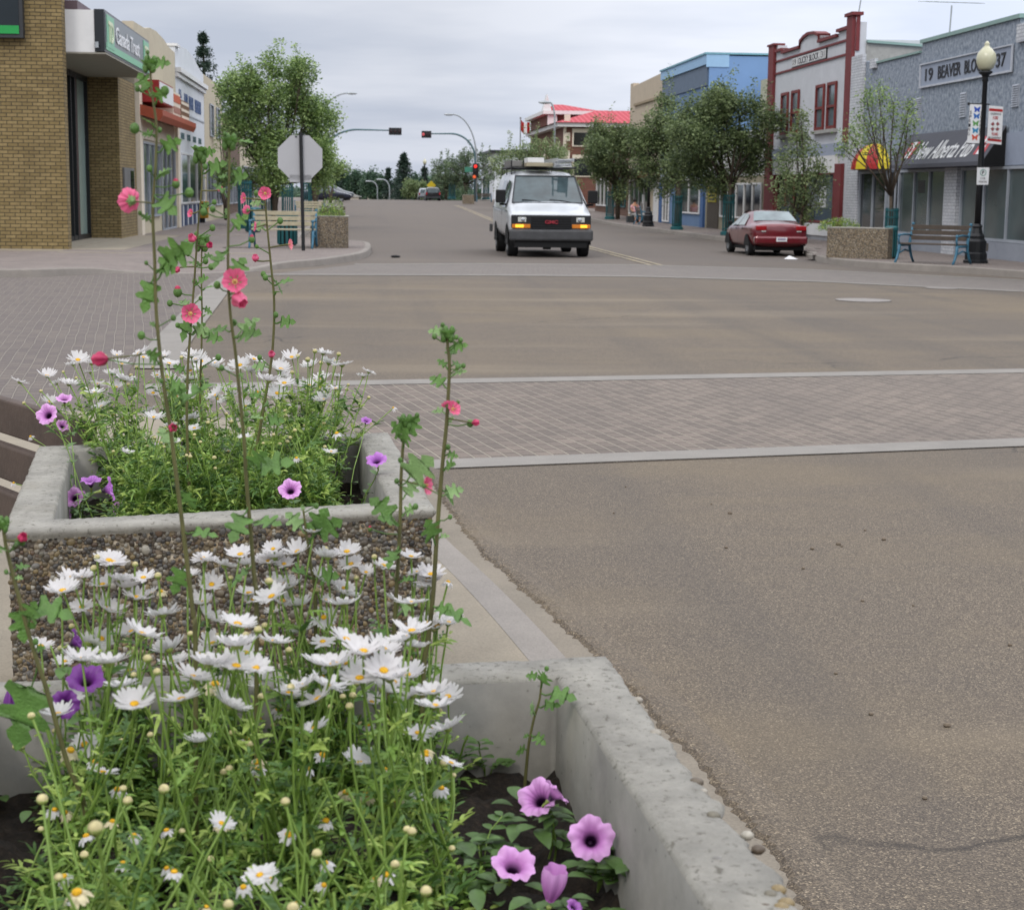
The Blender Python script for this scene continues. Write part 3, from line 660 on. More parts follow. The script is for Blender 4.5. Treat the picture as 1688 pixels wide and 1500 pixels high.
# smooth lower storey: fascia band above shop windows, stall riser below
mb = MB(); mb.box(RF - 0.05, RF - 0.003, 30, 52.05, 2.42, 3.2); mb.build('fascia', M['bluegrey'], b)
mb = MB(); mb.box(RF - 0.1, RF - 0.003, 30, 48.4, 0.05, 0.56); mb.build('stall_riser', mat('riser_grey', '8d929b', 0.8, var=0.05, dirt=0.2), b)
mb = MB(); mb.box(RF - 0.105, RF - 0.1, 40.8, 41.15, 0.32, 0.52); mb.build('wall_vent', mat('dark_vent', '55504a', 0.8), b)
mb = MB(); mb.box(RF - 0.13, RF - 0.003, 43.2, 44.15, 0.1, 2.41); mb.build('brick_pier', M['white_brick'], b)
shop_window(b, RF - 0.003, 44.3, 48.1, 0.64, 2.33, 3, 'R', M['glass_blind'], M['grey_frame'])
shop_window(b, RF - 0.003, 30.5, 43.0, 0.64, 2.33, 8, 'R', M['glass_blind'], M['grey_frame'])
mb = MB(); mb.box(RF - 0.02, RF - 0.004, 46.0, 46.6, 1.75, 2.1); mb.build('window_notice', M['black_metal'], b)
# recessed doorway next to the red and yellow awning
shop_window(b, RF - 0.003, 49.4, 52.0, 0.3, 2.33, 2, 'R', M['glass'], M['grey_frame'])
mb = MB(); mb.box(RF - 0.02, RF - 0.004, 48.45, 49.2, 0.14, 2.35); dr = mb.build('door', M['dark'], b)
mb = MB(); mb.box(RF - 0.06, RF - 0.021, 48.5, 48.56, 0.14, 2.33); mb.box(RF - 0.06, RF - 0.021, 49.1, 49.16, 0.14, 2.33); mb.build('frame', M['grey_frame'], dr)
for d, z0, z1 in ((39.8, 3.8, 4.34), (43.35, 3.7, 4.35), (46.9, 3.83, 4.4)):
    mb = MB(); mb.box(RF - 0.015, RF - 0.003, d - .22, d + .22, z0, z1)
    for k in range(10): zz = z0 + (z1 - z0) * (k + 0.3) / 10; mb.prism([(RF - 0.015, zz), (RF - 0.045, zz - 0.01), (RF - 0.015, zz + 0.03)], d - .2, d + .2, 'y')
    mb.build('louvre_vent', mat('vent_grey', 'a2a8b2', 0.6), b)
sg = (4.69, 5.27)
mb = MB(); mb.box(RF - 0.03, RF - 0.003, 40.1, 46.75, *sg); pl = mb.build('name_panel', M['bluegrey'], b)
mb = MB(); mb.box(RF - 0.07, RF - 0.031, 40.05, 46.8, sg[1], sg[1] + 0.035); mb.box(RF - 0.07, RF - 0.031, 40.05, 46.8, sg[0] - 0.05, sg[0]); mb.box(RF - 0.07, RF - 0.031, 46.75, 46.8, *sg); mb.box(RF - 0.07, RF - 0.031, 40.05, 40.1, *sg); mb.build('panel_frame', mat('frame_pale', 'b3b8c0', 0.8), pl)
mb = MB()
for s_, c_, w_ in (('19', 46.05, .62), ('BEAVER', 44.45, 1.75), ('BLOCK', 42.55, 1.5), ('37', 40.8, .62)): put_text(mb, s_, (RF - 0.03, c_, 4.98), 'R', 0.34, w_, 0.02, bold=0.01)
mb.bsplit('lettering', M['letters_dark'], pl)
# pub awning: sloping canvas, closed ends
a = thing('pub_awning', 'dark grey sloping canvas awning with white pub name and red leaf boxes', 'awning', (RF, 39.9, 2.42))
A0, A1 = 40.15, 47.4; zt, zb, pr = 3.38, 2.42, 0.62
mb = MB(); mb.prism([(RF - 0.06, zt), (RF - 0.06, zb), (RF - pr, zb), (RF - pr, zb + 0.1)], A0, A1, 'y'); mb.build('canvas', [M['awning_grey']], a)
mb = MB(); mb.prism([(RF - 0.06, zt - 0.02), (RF - 0.06, zb), (RF - pr, zb), (RF - pr, zb + 0.08)], A0 - 0.012, A0 - 0.002, 'y'); mb.build('end_panel', M['dark'], a)
sl = Vector((pr - 0.06, 0, zt - zb - 0.1)); up = (sl.x / sl.length, 0, sl.z / sl.length); nrm = (-up[2], 0, up[0])
cen = lambda d, t: (RF - pr + (pr - 0.06) * t - 0.0 + nrm[0] * 0.006, d, zb + 0.1 + (zt - zb - 0.1) * t + nrm[2] * 0.006)
mb = MB(); put_text(mb, 'New Alberta Pub', cen(43.55, 0.42), 'R', 0.58, 4.3, 0.01, shear=0.22, tilt=(up, nrm)); mb.build('lettering', M['letters_white'], a)
M['rosered'] = mat('rose_red', 'b34a50', 0.7)
def slab_on(mb, d0, d1, t0, t1, o=0.004, mi=0):
    q = []
    for d, t_ in ((d1, t0), (d0, t0), (d0, t1), (d1, t1)):
        c = cen(d, t_); q.append((c[0] + nrm[0] * o, c[1], c[2] + nrm[2] * o))
    mb.quad(*q, mi)
for k, d in enumerate((46.3, 40.75)):
    mb = MB(); slab_on(mb, d - 0.36, d + 0.36, 0.2, 0.72, 0.002); e = mb.build('flag_mark', M['rosered'], a)
    mb = MB(); slab_on(mb, d - 0.17, d + 0.17, 0.2, 0.72, 0.006, 0)
    leaf = [(0, -.5), (.05, -.2), (.4, -.25), (.3, -.1), (.5, .1), (.2, .15), (.25, .3), (.08, .2), (0, .5), (-.08, .2), (-.25, .3), (-.2, .15), (-.5, .1), (-.3, -.1), (-.4, -.25), (-.05, -.2)]
    mb.build('white_band', M['letters_white'], e)
    mb = MB(); pts = []
    for lx, ly in leaf: c = cen(d - lx * 0.3, 0.46 + ly * 0.3); pts.append((c[0] + nrm[0] * .012, c[1], c[2] + nrm[2] * .012))
    mb.poly(pts); mb.build('leaf_mark', M['rosered'], e)
# round-headed striped awning over the side door
a = thing('dome_awning', 'red and yellow striped quarter dome awning over the shop door left of the pub', 'awning', (RF, 50.9, 2.45))
cols = [M['red'], mat('awning_yellow', 'c9b51e', 0.6, var=0.05)]; c0, rr_, hh = 50.6, 1.5, 0.78
for k in range(6):
    mb = MB(); a0, a1 = PI * k / 6, PI * (k + 1) / 6; g0 = []
    for i in range(5):
        th = a0 + (a1 - a0) * i / 4
        g0.append([(RF - 0.05 - 0.6 * math.sin(th) * math.cos(ph), c0 + rr_ * math.cos(th) * math.cos(ph) , 2.45 + hh * math.sin(ph)) for ph in [PI / 2 * j / 8 for j in range(9)]])
    for i in range(4):
        for j in range(8): mb.quad(g0[i][j], g0[i + 1][j], g0[i + 1][j + 1], g0[i][j + 1])
    mb.build('canvas_gore', cols[k % 2], a, smooth=True)
# --- white block with maroon trim dated 1931
b = block_R('shop_building', 'white two storey block with maroon pilasters, arched parapet and name panel dated 1931', 53.35, 64.5, mat('olicky_white', 'bcbfc4', 0.9, var=0.05, vs=1.5, bump=0.25, bs=14, dirt=0.2),
            [(53.35, 7.1), (54.3, 7.1), (54.3, 7.0), (55.3, 6.98), (55.3, 6.86), (57.6, 6.86), (57.6, 7.05), (58.2, 7.17), (59.0, 7.2), (59.6, 7.14), (60.1, 7.02), (60.1, 6.88), (62.6, 6.88), (62.6, 7.0), (63.4, 7.0), (63.4, 7.2), (64.5, 7.2)], depth=17)
mb = MB()
mb.box(RF - 0.12, RF - 0.003, 53.36, 54.0, 3.35, 7.3); mb.box(RF - 0.18, RF + 0.2, 53.24, 54.1, 7.3, 7.4); mb.box(RF - 0.12, RF - 0.003, 63.6, 64.4, 0.14, 7.22); mb.box(RF - 0.16, RF + 0.3, 63.5, 64.5, 7.22, 7.29)
mb.box(RF + 0.0, RF + 0.12, 53.3, 53.345, 6.2, 7.3)
mb.box(RF - 0.12, RF - 0.003, 54.0, 54.75, 0.14, 2.68); mb.box(RF - 0.12, RF - 0.003, 62.9, 63.6, 0.14, 2.4); mb.bsplit('pilaster', M['maroon'], b)
mb = MB()
mb.box(RF - 0.05, RF - 0.003, 54.0, 63.6, 6.57, 6.64); mb.box(RF - 0.05, RF - 0.003, 54.0, 63.6, 6.12, 6.19)
for A_ in [((54.0, 7.0), (55.3, 6.98)), ((55.3, 6.86), (57.6, 6.86)), ((60.1, 6.88), (62.6, 6.88)), ((62.6, 7.0), (63.5, 7.0))]:
    mb.box(RF - 0.1, RF + 0.4, A_[0][0], A_[1][0], A_[0][1] - 0.06, A_[0][1] + 0.04)
arc = [(57.6, 6.9), (57.6, 7.07), (58.2, 7.2), (59.0, 7.24), (59.6, 7.18), (60.1, 7.05), (60.1, 6.9)]
for p, q_ in zip(arc[:-1], arc[1:]):
    mb.add([(RF - 0.08, p[0], p[1] - .05), (RF - 0.08, q_[0], q_[1] - .05), (RF - 0.08, q_[0], q_[1] + .05), (RF - 0.08, p[0], p[1] + .05), (RF + .37, p[0], p[1] - .05), (RF + .37, q_[0], q_[1] - .05), (RF + .37, q_[0], q_[1] + .05), (RF + .37, p[0], p[1] + .05)],
           [(0, 1, 2, 3), (4, 7, 6, 5), (0, 3, 7, 4), (1, 5, 6, 2), (3, 2, 6, 7), (0, 4, 5, 1)])
mb.build('parapet_trim', M['maroon'], b)
mb = MB(); mb.box(RF - 0.04, RF - 0.003, 56.55, 61.1, 6.2, 6.56); pl = mb.build('name_panel', M['letters_dark'], b)
mb = MB(); mb.box(RF - 0.052, RF - 0.041, 57.35, 60.25, 6.235, 6.525); mb.box(RF - 0.052, RF - 0.041, 56.62, 57.27, 6.235, 6.525); mb.box(RF - 0.052, RF - 0.041, 60.33, 61.03, 6.235, 6.525); mb.build('panel_field', M['white_paint'], pl)
mb = MB(); put_text(mb, 'OLICKY BLOCK', (RF - 0.052, 58.8, 6.38), 'R', 0.23, 2.7, 0.008, bold=0.01); put_text(mb, '19', (RF - 0.052, 60.68, 6.38), 'R', 0.22, .4, 0.008); put_text(mb, '31', (RF - 0.052, 56.95, 6.38), 'R', 0.22, .4, 0.008); mb.bsplit('lettering', M['letters_dark'], pl)
M['redframe'] = mat('red_frame', '6e2927', 0.6)
for d0, d1 in ((55.15, 56.2), (56.6, 57.65), (59.9, 60.95), (61.45, 62.45)):
    w_ = shop_window(b, RF - 0.003, d0 + .1, d1 - .1, 3.95, 5.28, 1, 'R', glass('glass_sky', '5d6a72', 0.1, 0.3), M['redframe'], 0.1)
    mb = MB(); mb.box(RF - 0.08, RF - 0.016, d0 + .1, d1 - .1, 4.55, 4.63); mb.build('sash_bar', M['redframe'], w_)
mb = MB(); mb.box(RF - 0.16, RF - 0.003, 55.0, 57.8, 3.72, 3.84); mb.box(RF - 0.16, RF - 0.003, 59.8, 62.6, 3.72, 3.84); mb.bsplit('sill', M['concrete'], b)
mb = MB(); mb.box(RF - 0.06, RF - 0.003, 54.02, 63.58, 2.98, 3.36); mb.build('band', M['bluegrey'], b)
mb = MB(); mb.box(RF - 0.1, RF - 0.003, 54.76, 62.88, 2.4, 2.97); mb.build('fascia', M['white_paint'], b)
shop_window(b, RF - 0.003, 55.0, 58.6, 0.8, 2.35, 1, 'R', M['glass_blind'], M['maroon']); shop_window(b, RF - 0.003, 58.9, 62.7, 0.3, 2.35, 3, 'R', M['glass_dark'], M['maroon'])
mb = MB(); mb.box(RF - 0.03, RF - 0.016, 56.0, 56.75, 1.25, 1.95); nt_ = mb.build('window_notice', M['letters_white'], b)
mb = MB(); put_text(mb, '8', (RF - 0.03, 56.38, 1.62), 'R', 0.42, .3, 0.01); mb.build('notice_mark', M['letters_dark'], nt_)
mb = MB(); mb.box(RF - 0.1, RF - 0.003, 54.8, 58.7, 0.3, 0.7); mb.build('stall_riser', M['white_paint'], b)
mb = MB(); mb.prism([(RF + .35, 5.6), (RF + 14, 5.6), (RF + 14, 5.7), (RF + .35, 6.45)], 53.3, 53.34, 'y'); mb.build('party_wall', M['concrete'], b)
mb = MB(); mb.add([(RF + .35, 53.2, 6.45), (RF + 14, 53.2, 5.7), (RF + 14, 53.5, 5.7), (RF + .35, 53.5, 6.45), (RF + .35, 53.2, 6.53), (RF + 14, 53.2, 5.78), (RF + 14, 53.5, 5.78), (RF + .35, 53.5, 6.53)], [(0, 1, 5, 4), (4, 5, 6, 7), (1, 2, 6, 5), (3, 7, 6, 2), (0, 4, 7, 3)]); mb.bsplit('coping', M['green_flash'], b)
# low white shop between the maroon-trimmed block and the blue building
b = block_R('shop_building', 'low shop with pale fascia and brown posts partly behind the tallest right tree', 64.6, 75.9, M['white_paint'], [(64.6, 4.2), (75.9, 4.2)], depth=12)
mb = MB(); mb.box(RF - 0.03, RF - 0.003, 64.65, 75.8, 0.14, 2.4); mb.build('shopfront', mat('tan_front', '8d8672', 0.8), b)
shop_window(b, RF - 0.035, 65.0, 72.4, 0.75, 2.05, 5, 'R', M['glass_dark'], M['white_paint'])
mb = MB(); mb.box(RF - 0.06, RF - 0.032, 72.9, 75.3, 0.14, 2.3); mb.build('boarding', mat('brown_board', '4c443a', 0.8), b)
s = thing('shop_sign', 'yellow poster sign with dark lines on the brown boarding', 'sign', (RF - .08, 74, 1.3)); mb = MB(); mb.box(RF - 0.1, RF - 0.062, 73.3, 75.0, 1.3, 1.97); mb.build('board', mat('yellow_sign', '9a9020', 0.6), s)
mb = MB(); [mb.box(RF - 0.108, RF - 0.1, 73.5, 74.8, z, z + .06) for z in (1.4, 1.55, 1.7, 1.82)]; mb.bsplit('print_line', M['letters_dark'], s)
# pale yellow gable behind
b = thing('house_wing', 'pale yellow upper wall behind the blue and white blocks', 'building', (RF + 1.2, 66, 4)); mb = MB(); mb.box(RF + 2.2, RF + 9, 66, 75.2, 0.1, 6.7); mb.build('wall', mat('pale_yellow', 'a9a890', 0.9), b)
# --- blue building
b = block_R('shop_building', 'tall light blue two storey building with grey panel band and blue side wall', 76.0, 87.5, mat('blue_wall', '5f7898', 0.85, var=0.05, vs=1), [(76, 7.9), (87.5, 7.9)], depth=17)
mb = MB(); mb.box(RF + .0, RF + 17.02, 75.97, 75.998, 0.1, 7.8)
mb.build('side_wall', mat('blue_side', '7090bb', 0.85, var=0.05, vs=.8), b)
mb = MB(); mb.box(RF - 0.14, RF - 0.003, 75.95, 87.5, 7.42, 7.85); mb.box(RF - .14, RF + .9, 75.93, 75.968, 7.3, 7.85); mb.build('cornice', mat('pale_blue', '8fb2d2', 0.7, var=.04), b)
mb = MB(); mb.box(RF - 0.2, RF + 17.1, 75.9, 87.55, 7.86, 7.94); mb.bsplit('coping', mat('teal_flash', '6f9fae', 0.5), b)
mb = MB(); mb.box(RF - 0.06, RF - 0.003, 76.1, 87.4, 6.5, 7.4)
mb.build('panel_band', mat('slate_panel', '5b6b7e', 0.7, var=0.08), b)
mb = MB(); mb.box(RF - 0.06, RF - 0.003, 76.1, 87.4, 2.35, 3.0); mb.build('fascia', mat('pale_fascia', 'a9b4bf', 0.7), b)
shop_window(b, RF - 0.003, 77.2, 82.3, 0.8, 2.28, 2, 'R', M['glass'], M['white_paint']); shop_window(b, RF - 0.003, 84.9, 86.5, 0.3, 2.28, 2, 'R', M['glass'], M['white_paint'])
mb = MB(); mb.box(RF - 0.1, RF - 0.003, 76.05, 76.7, 0.14, 2.34); mb.box(RF - 0.1, RF - 0.003, 86.8, 87.45, 0.14, 2.34); mb.bsplit('pilaster', mat('blue_pil', '3f5f8c', 0.7), b)
# --- cream building
b = block_R('shop_building', 'cream two storey building with moulded band beyond the blue building', 87.7, 98.1, mat('cream_r', 'b5a895', 0.9, var=0.05, vs=1.5, dirt=.15), [(87.7, 7.85), (97.2, 7.7), (97.2, 7.9), (98.1, 7.9)], depth=17)
mb = MB(); mb.box(RF - 0.1, RF - 0.003, 88.5, 96.3, 6.55, 6.68); mb.build('moulding', mat('cream_mould', '94866f', 0.8), b)
mb = MB(); mb.box(RF - 0.5, RF - 0.003, 87.8, 98, 2.5, 3.0); mb.build('canopy', mat('brown_canopy', '5c4c2c', 0.8), b)
shop_window(b, RF - 0.003, 90.8, 97.4, 0.55, 2.35, 4, 'R', M['glass_dark'], M['white_paint'])
mb = MB(); mb.box(RF - 0.05, RF - 0.003, 88.1, 89.4, 0.14, 2.3); mb.build('door', M['white_paint'], b)
mb = MB(); mb.box(RF - .03, RF - .016, 92.4, 93.1, 1.1, 1.6); mb.build('window_notice', M['letters_white'], b)
b = block_R('shop_building', 'low dark green fronted shop with brown brick pier beyond the cream building', 98.3, 112, brick('brown_brick_r', '6a4a3c', '7a5848', '40352c', 0.25, 0.09), [(98.3, 4.0), (112, 4.0)], depth=14)
shop_window(b, RF - 0.003, 99, 104, 0.9, 2.5, 3, 'R', M['glass_dark'], M['teal']); shop_window(b, RF - 0.003, 106, 111, 0.9, 2.5, 3, 'R', M['glass_dark'], M['white_paint'])
# --- brick town hall with red metal roof, seen across the trees
TB = brick('hall_brick', '6b4236', '7a4e40', '5c4c44', 0.3, 0.12, 0.01)
def metal_red():
    t = NT('red_metal_roof'); w = t.new('TexWave', wave_type='BANDS', bands_direction='X'); t.inp(w, 'Vector', t.obj()); t.inp(w, 'Scale', 0.75); t.inp(w, 'Distortion', 0.0)
    t.set(Base_Color=t.ramp((w, 1), [(0.0, 'a23a44'), (0.85, 'a84049'), (1.0, 'c0606a')]), Roughness=0.95); t.bump((w, 1), 0.4, 0.05); return t.m
M['redroof'] = metal_red()
hd = 130.0; x0, _ = FD(931, 210, hd); xe, ze = FD(931, 209.5, hd); x2, _ = FD(1100, 200, hd)
b = thing('town_hall', 'brown brick hall with red metal hip roofs, white eaves and a pointed gable', 'building', (x0, hd, hz(hd)))
_, zr = FD(990, 187, hd + 6)
mb = MB(); mb.box(x0, x2 + 6, hd, hd + 24, -0.2, ze); mb.build('wall', TB, b)
mb = MB(); mb.box(x0 - .6, x2 + 6.5, hd - .6, hd + 24.5, ze, ze + .3); mb.build('eaves', M['white_paint'], b)
mb = MB(); e0 = (x0 - .8, hd - .8, ze + .31); e1 = (x2 + 7, hd - .8, ze + .31); e2 = (x2 + 7, hd + 24.6, ze + .31); e3 = (x0 - .8, hd + 24.6, ze + .31); r0 = (x0 + 3.4, hd + 7, zr + .25); r1 = (x2 + 4, hd + 7, zr + .25); r2 = (x0 + 3.4, hd + 18, zr + .25)
mb.quad(e0, e1, r1, r0); mb.quad(e3, e0, r0, r2); mb.quad(r0, r1, e2, r2); mb.poly([e2, e3, r2]); mb.build('roof', M['redroof'], b)
mb = MB()
for k in range(10): mb.box(x0 - .05, x0 + .12 + .3 * (k % 2), hd - .06, hd - .002, 0.8 + k * .68, 1.14 + k * .68 + .3)
mb.box(x0 - .08, x0 - .002, hd - .05, hd + .25, 0.5, ze - .05); mb.bsplit('quoin', M['cream_trim'], b)
def hall_win(px, py0, py1, w=1.4):
    c, z1 = FD(px, py0, hd - .1); _, z0 = FD(px, py1, hd - .1)
    mb = MB(); mb.box(c - w / 2 - .12, c + w / 2 + .12, hd - .08, hd - .003, z0 - .1, z1 + .3); f = mb.build('window', M['cream_trim'], b)
    mb = MB(); mb.box(c - w / 2, c + w / 2, hd - .1, hd - .081, z0, z1); mb.build('pane', M['glass'], f)
hall_win(961, 219, 240); hall_win(1010, 219, 240); hall_win(961, 262, 290); hall_win(1010, 262, 290)
mb = MB()
for d in (hd + 3, hd + 8, hd + 13): mb.box(x0 - .05, x0 - .003, d, d + 1.5, ze - 4.4, ze - 1.2)
mb.bsplit('window', M['cream_trim'], b)
xt0, _ = FD(902, 200, hd + 16); xt1, zt_ = FD(914, 191, hd + 16); _, zp = FD(899, 161, hd + 16); xl, _ = FD(892, 186, hd + 16)
mb = MB(); mb.box(xt0, xt1 + 8, hd + 15, hd + 30, -.2, zt_ + .1); mb.build('tower_wall', TB, b)
mb = MB(); mb.box(xl, xt1 + 4, hd + 14.4, hd + 30.5, zt_ + .05, zt_ + .35); mb.prism([(xl, zt_ + .35), (FD(906, 186, hd + 16)[0], zt_ + .35), (FD(899, 186, hd + 16)[0], zp + .2)], hd + 14.6, hd + 16, 'y'); mb.box(xt0 - .1, xt0 + .7, hd + 14.7, hd + 14.98, 0, zt_); mb.build('gable', M['white_paint'], b)
xa, za = FD(921, 169, hd + 16); xb, _ = FD(937, 169, hd + 16); xc, zc = FD(967, 188, hd + 16)
mb = MB(); mb.add([(xa - .6, hd + 14.5, zt_ + .36), (xc + 1, hd + 14.5, zt_ + .36), (xb, hd + 20, za), (xa, hd + 20, za), (xa - .6, hd + 28, zt_ + .36), (xc + 1, hd + 28, zt_ + .36)], [(0, 1, 2, 3), (3, 2, 5, 4), (0, 3, 4), (1, 5, 2)]); mb.build('tower_roof', M['redroof'], b)
# flag on its pole
xf_, zf = FD(858, 196, 150); fp = thing('flagpole', 'tall thin flagpole left of the brick hall', 'flagpole', (xf_, 150, hz(150))); mb = MB(); mb.tube([(xf_, 150, hz(150)), (xf_, 150, zf)], [.09, .05], 8); mb.build('pole', M['galv'], fp); mb = MB(); mb.ball((xf_, 150, zf + .08), .1); mb.build('finial', M['galv'], fp)
fg = thing('flag', 'red and white flag hanging from the flagpole', 'flag', (xf_ + .1, 150, zf - 1.2))
for k, mm in enumerate((M['red'], M['letters_white'], M['red'])):
    mb = MB(); a0, a1 = (0, .27, .53, .8)[k:k + 2]
    for i in range(4):
        u0 = a0 + (a1 - a0) * i / 4; u1 = a0 + (a1 - a0) * (i + 1) / 4
        f_ = lambda u, v: (xf_ + .05 + u, 150 + .08 * math.sin(u * 9), zf - .1 - v - u * .45 - .12 * math.sin(u * 6))
        mb.quad(f_(u0, 0), f_(u1, 0), f_(u1, .95), f_(u0, .95))
    mb.build('cloth', mm, fg, smooth=True)
# pale flat-roofed building behind the van
xq, zq = FD(815, 252, 205); xw, _ = FD(866, 252, 205)
b = thing('flat_building', 'pale flat roofed building with dark eave line behind the van roof', 'building', (xq, 205, hz(205))); mb = MB(); mb.box(xq, xw + 6, 205, 226, -.2, zq); mb.build('wall', M['whitewall'], b); mb = MB(); mb.box(xq - .6, xw + 6.5, 204.4, 226, zq + .01, zq + .3); mb.build('roof', M['black_metal'], b)
mb = MB(); [mb.box(xq + .5 + k * 1.6, xq + 1.6 + k * 1.6, 204.9, 204.99, zq - 2.6, zq - 1) for k in range(3)]; mb.bsplit('window', M['whitewall'], b)
# far left white bungalow glimpses beyond the crest
for px, py, dd_, lb in ((548, 322, 260, 'small pale house far off beside the left end of the road'), (640, 322, 330, 'tiny pale house among the far spruces')):
    xh, zh = FD(px, 316, dd_); b = thing('house', lb, 'house', (xh, dd_, hz(dd_)))
    mb = MB(); mb.box(xh - 4, xh + 4, dd_, dd_ + 8, hz(dd_), zh - .8); mb.build('wall', M['cream_trim'], b); mb = MB(); mb.prism([(xh - 4.5, zh - .8), (xh + 4.5, zh - .8), (xh, zh + .8)], dd_ - .3, dd_ + 8.3, 'y'); mb.build('roof', M['concrete'], b)
# TV aerials
def aerial(name, label, l, d, z0, z1, n=7):
    a = thing(name, label, 'antenna', (l, d, z0)); mb = MB(); mb.tube([(l, d, z0), (l + .05, d, z1)], .022, 6); mb.build('mast', M['galv'], a)
    mb = MB(); mb.tube([(l - .5, d + .6, z1 + .16), (l + .5, d - 1.1, z1 - .05)], .012, 5)
    for k in range(n):
        t_ = k / (n - 1); c = Vector((l - .5 + t_, d + .6 - 1.7 * t_, z1 + .16 - .21 * t_)); w_ = .55 - .3 * t_
        mb.tube([tuple(c - Vector((.5, .3, .03)) * w_), tuple(c + Vector((.5, .3, .03)) * w_)], .008, 4)
    mb.build('boom', M['galv'], a)
d_, z_ = FL(1411, 8, RF + .2); aerial('tv_antenna', 'thin television aerial on the maroon corner pier', RF + .2, 53.8, 7.42, z_ + .1)
x_, z_ = FD(1521, 3, 46.5); x1_, z1_ = FD(1514, 70, 46.5); aerial('tv_antenna', 'tall thin television aerial rising behind the grey blue roof', RF + .9, 47.3, 5.5, z_)
# ================================================================ VEHICLES
M['tyre'] = mat('tyre', '17181a', 0.85, var=0.15); M['rim'] = mat('rim', '8d9195', 0.4, 0.5, var=0.1); M['chrome'] = mat('chrome', 'a8acb0', 0.25, 0.9, var=0.03)
M['car_glass'] = glass('car_glass', '39474b', 0.05, 0.4, 1.5); M['car_glass_pale'] = glass('car_glass_pale', '6d7a7c', 0.08, 0.35, 1.2)
M['amber_lit'] = emis('amber_lit', 'ffab2e', 1.6); M['amber'] = mat('amber', 'c4741c', 0.35, var=0.1); M['lamp_clear'] = mat('lamp_clear', 'b4b8b4', 0.15, var=0.1)
M['tail_red'] = mat('tail_red', '8c1018', 0.2, var=0.15); M['trim'] = mat('trim_grey', '33363a', 0.6, var=0.12, vs=8); M['bumper'] = mat('bumper_grey', '3f4042', 0.6, var=0.2, vs=6, dirt=0.35)
def rings(stations, n=5):
    """stations: y, zb, wb, zm, wm, zt, wt  (bottom, belt, roof edge) -> closed ring of points"""
    out = []
    for y, zb, wb, zm, wm, zt, wt in stations:
        h = [(0, zb), (wb * .8, zb), (wb, zb + .1), (wm * 1.0, (zb + zm) / 2), (wm, zm - .06), (wm * .985, zm), (wt + (wm - wt) * .5, zm + (zt - zm) * .5), (wt, zt - min(.06, (zt - zm) * .4)), (wt * .82, zt), (0, zt + .02)]
        ring = [(x, y, z) for x, z in h] + [(-x, y, z) for x, z in h[-2:0:-1]]
        out.append(ring)
    return out
def loft(stations):
    R_ = rings(stations); k = len(R_[0]); mb = MB(); vs = [p for r in R_ for p in r]
    fs = [(i * k + j, (i + 1) * k + j, (i + 1) * k + (j + 1) % k, i * k + (j + 1) % k) for i in range(len(R_) - 1) for j in range(k)]
    fs += [tuple(range(k)), tuple(range((len(R_) - 1) * k, len(R_) * k))[::-1]]
    mb.add(vs, fs); return mb
def stn(stations, y):
    for a, b in zip(stations[:-1], stations[1:]):
        if a[0] <= y <= b[0]:
            t_ = (y - a[0]) / (b[0] - a[0]); return [p + (q - p) * t_ for p, q in zip(a, b)]
    return stations[-1]
def side_patch(mb, stations, poly, s=1, off=0.015, mi=0):
    """poly of (y, t) with t 0 at belt, 1 at roof edge (t<0: below the belt)"""
    pts = []
    for y, t_ in poly:
        _, zb, wb, zm, wm, zt, wt = stn(stations, y)
        if t_ >= 0: x = wm * .985 + (wt - wm * .985) * t_; z = zm + (zt - .06 - zm) * t_
        else: x = wm; z = zm + t_ * (zm - zb)
        pts.append((s * (x + off), y, z))
    if s > 0: pts = pts[::-1]
    mb.poly(pts, mi)
def wheel(root, x, y, r, w=0.24, side=1, rimm=None):
    mb = MB(); prof = [(r * .62, -w / 2), (r * .95, -w / 2), (r, -w / 2 + .03), (r, w / 2 - .03), (r * .95, w / 2), (r * .62, w / 2)]
    mb.lathe(prof, 28); mb.xf(Matrix.Translation((x, y, r)) @ Matrix.Rotation(PI / 2, 4, 'Y')); t_ = mb.build('wheel', M['tyre'], root, smooth=False)
    mb = MB(); mb.lathe([(r * .63, -w * .3), (r * .63, w * .52), (r * .54, w * .55), (r * .48, w * .51), (r * .2, w * .52), (r * .16, w * .6), (0.001, w * .6)], 24)
    for k in range(7):
        a = 2 * PI * k / 7; mb.box(-r * .06, r * .06, r * .18, r * .5, w * .51, w * .57); n_ = len(mb.v) - 8
        for i in range(n_, len(mb.v)): mb.v[i] = tuple(Matrix.Rotation(a, 4, 'Z') @ Vector(mb.v[i]))
    mb.xf(Matrix.Translation((x, y, r)) @ Matrix.Rotation(side * PI / 2, 4, 'Y')); mb.build('rim', rimm or M['rim'], t_)
    return t_
def arch_cut(mb, x, y, r, s):
    """dark wheel well ring standing just proud of the body side"""
    pts = [(s * x, y + r * math.cos(a), r * .92 + r * math.sin(a)) for a in [PI * i / 14 for i in range(15)]]
    pts = [(s * x, y + r, .3)] + pts + [(s * x, y - r, .3)]
    mb.poly(pts if s < 0 else pts[::-1])
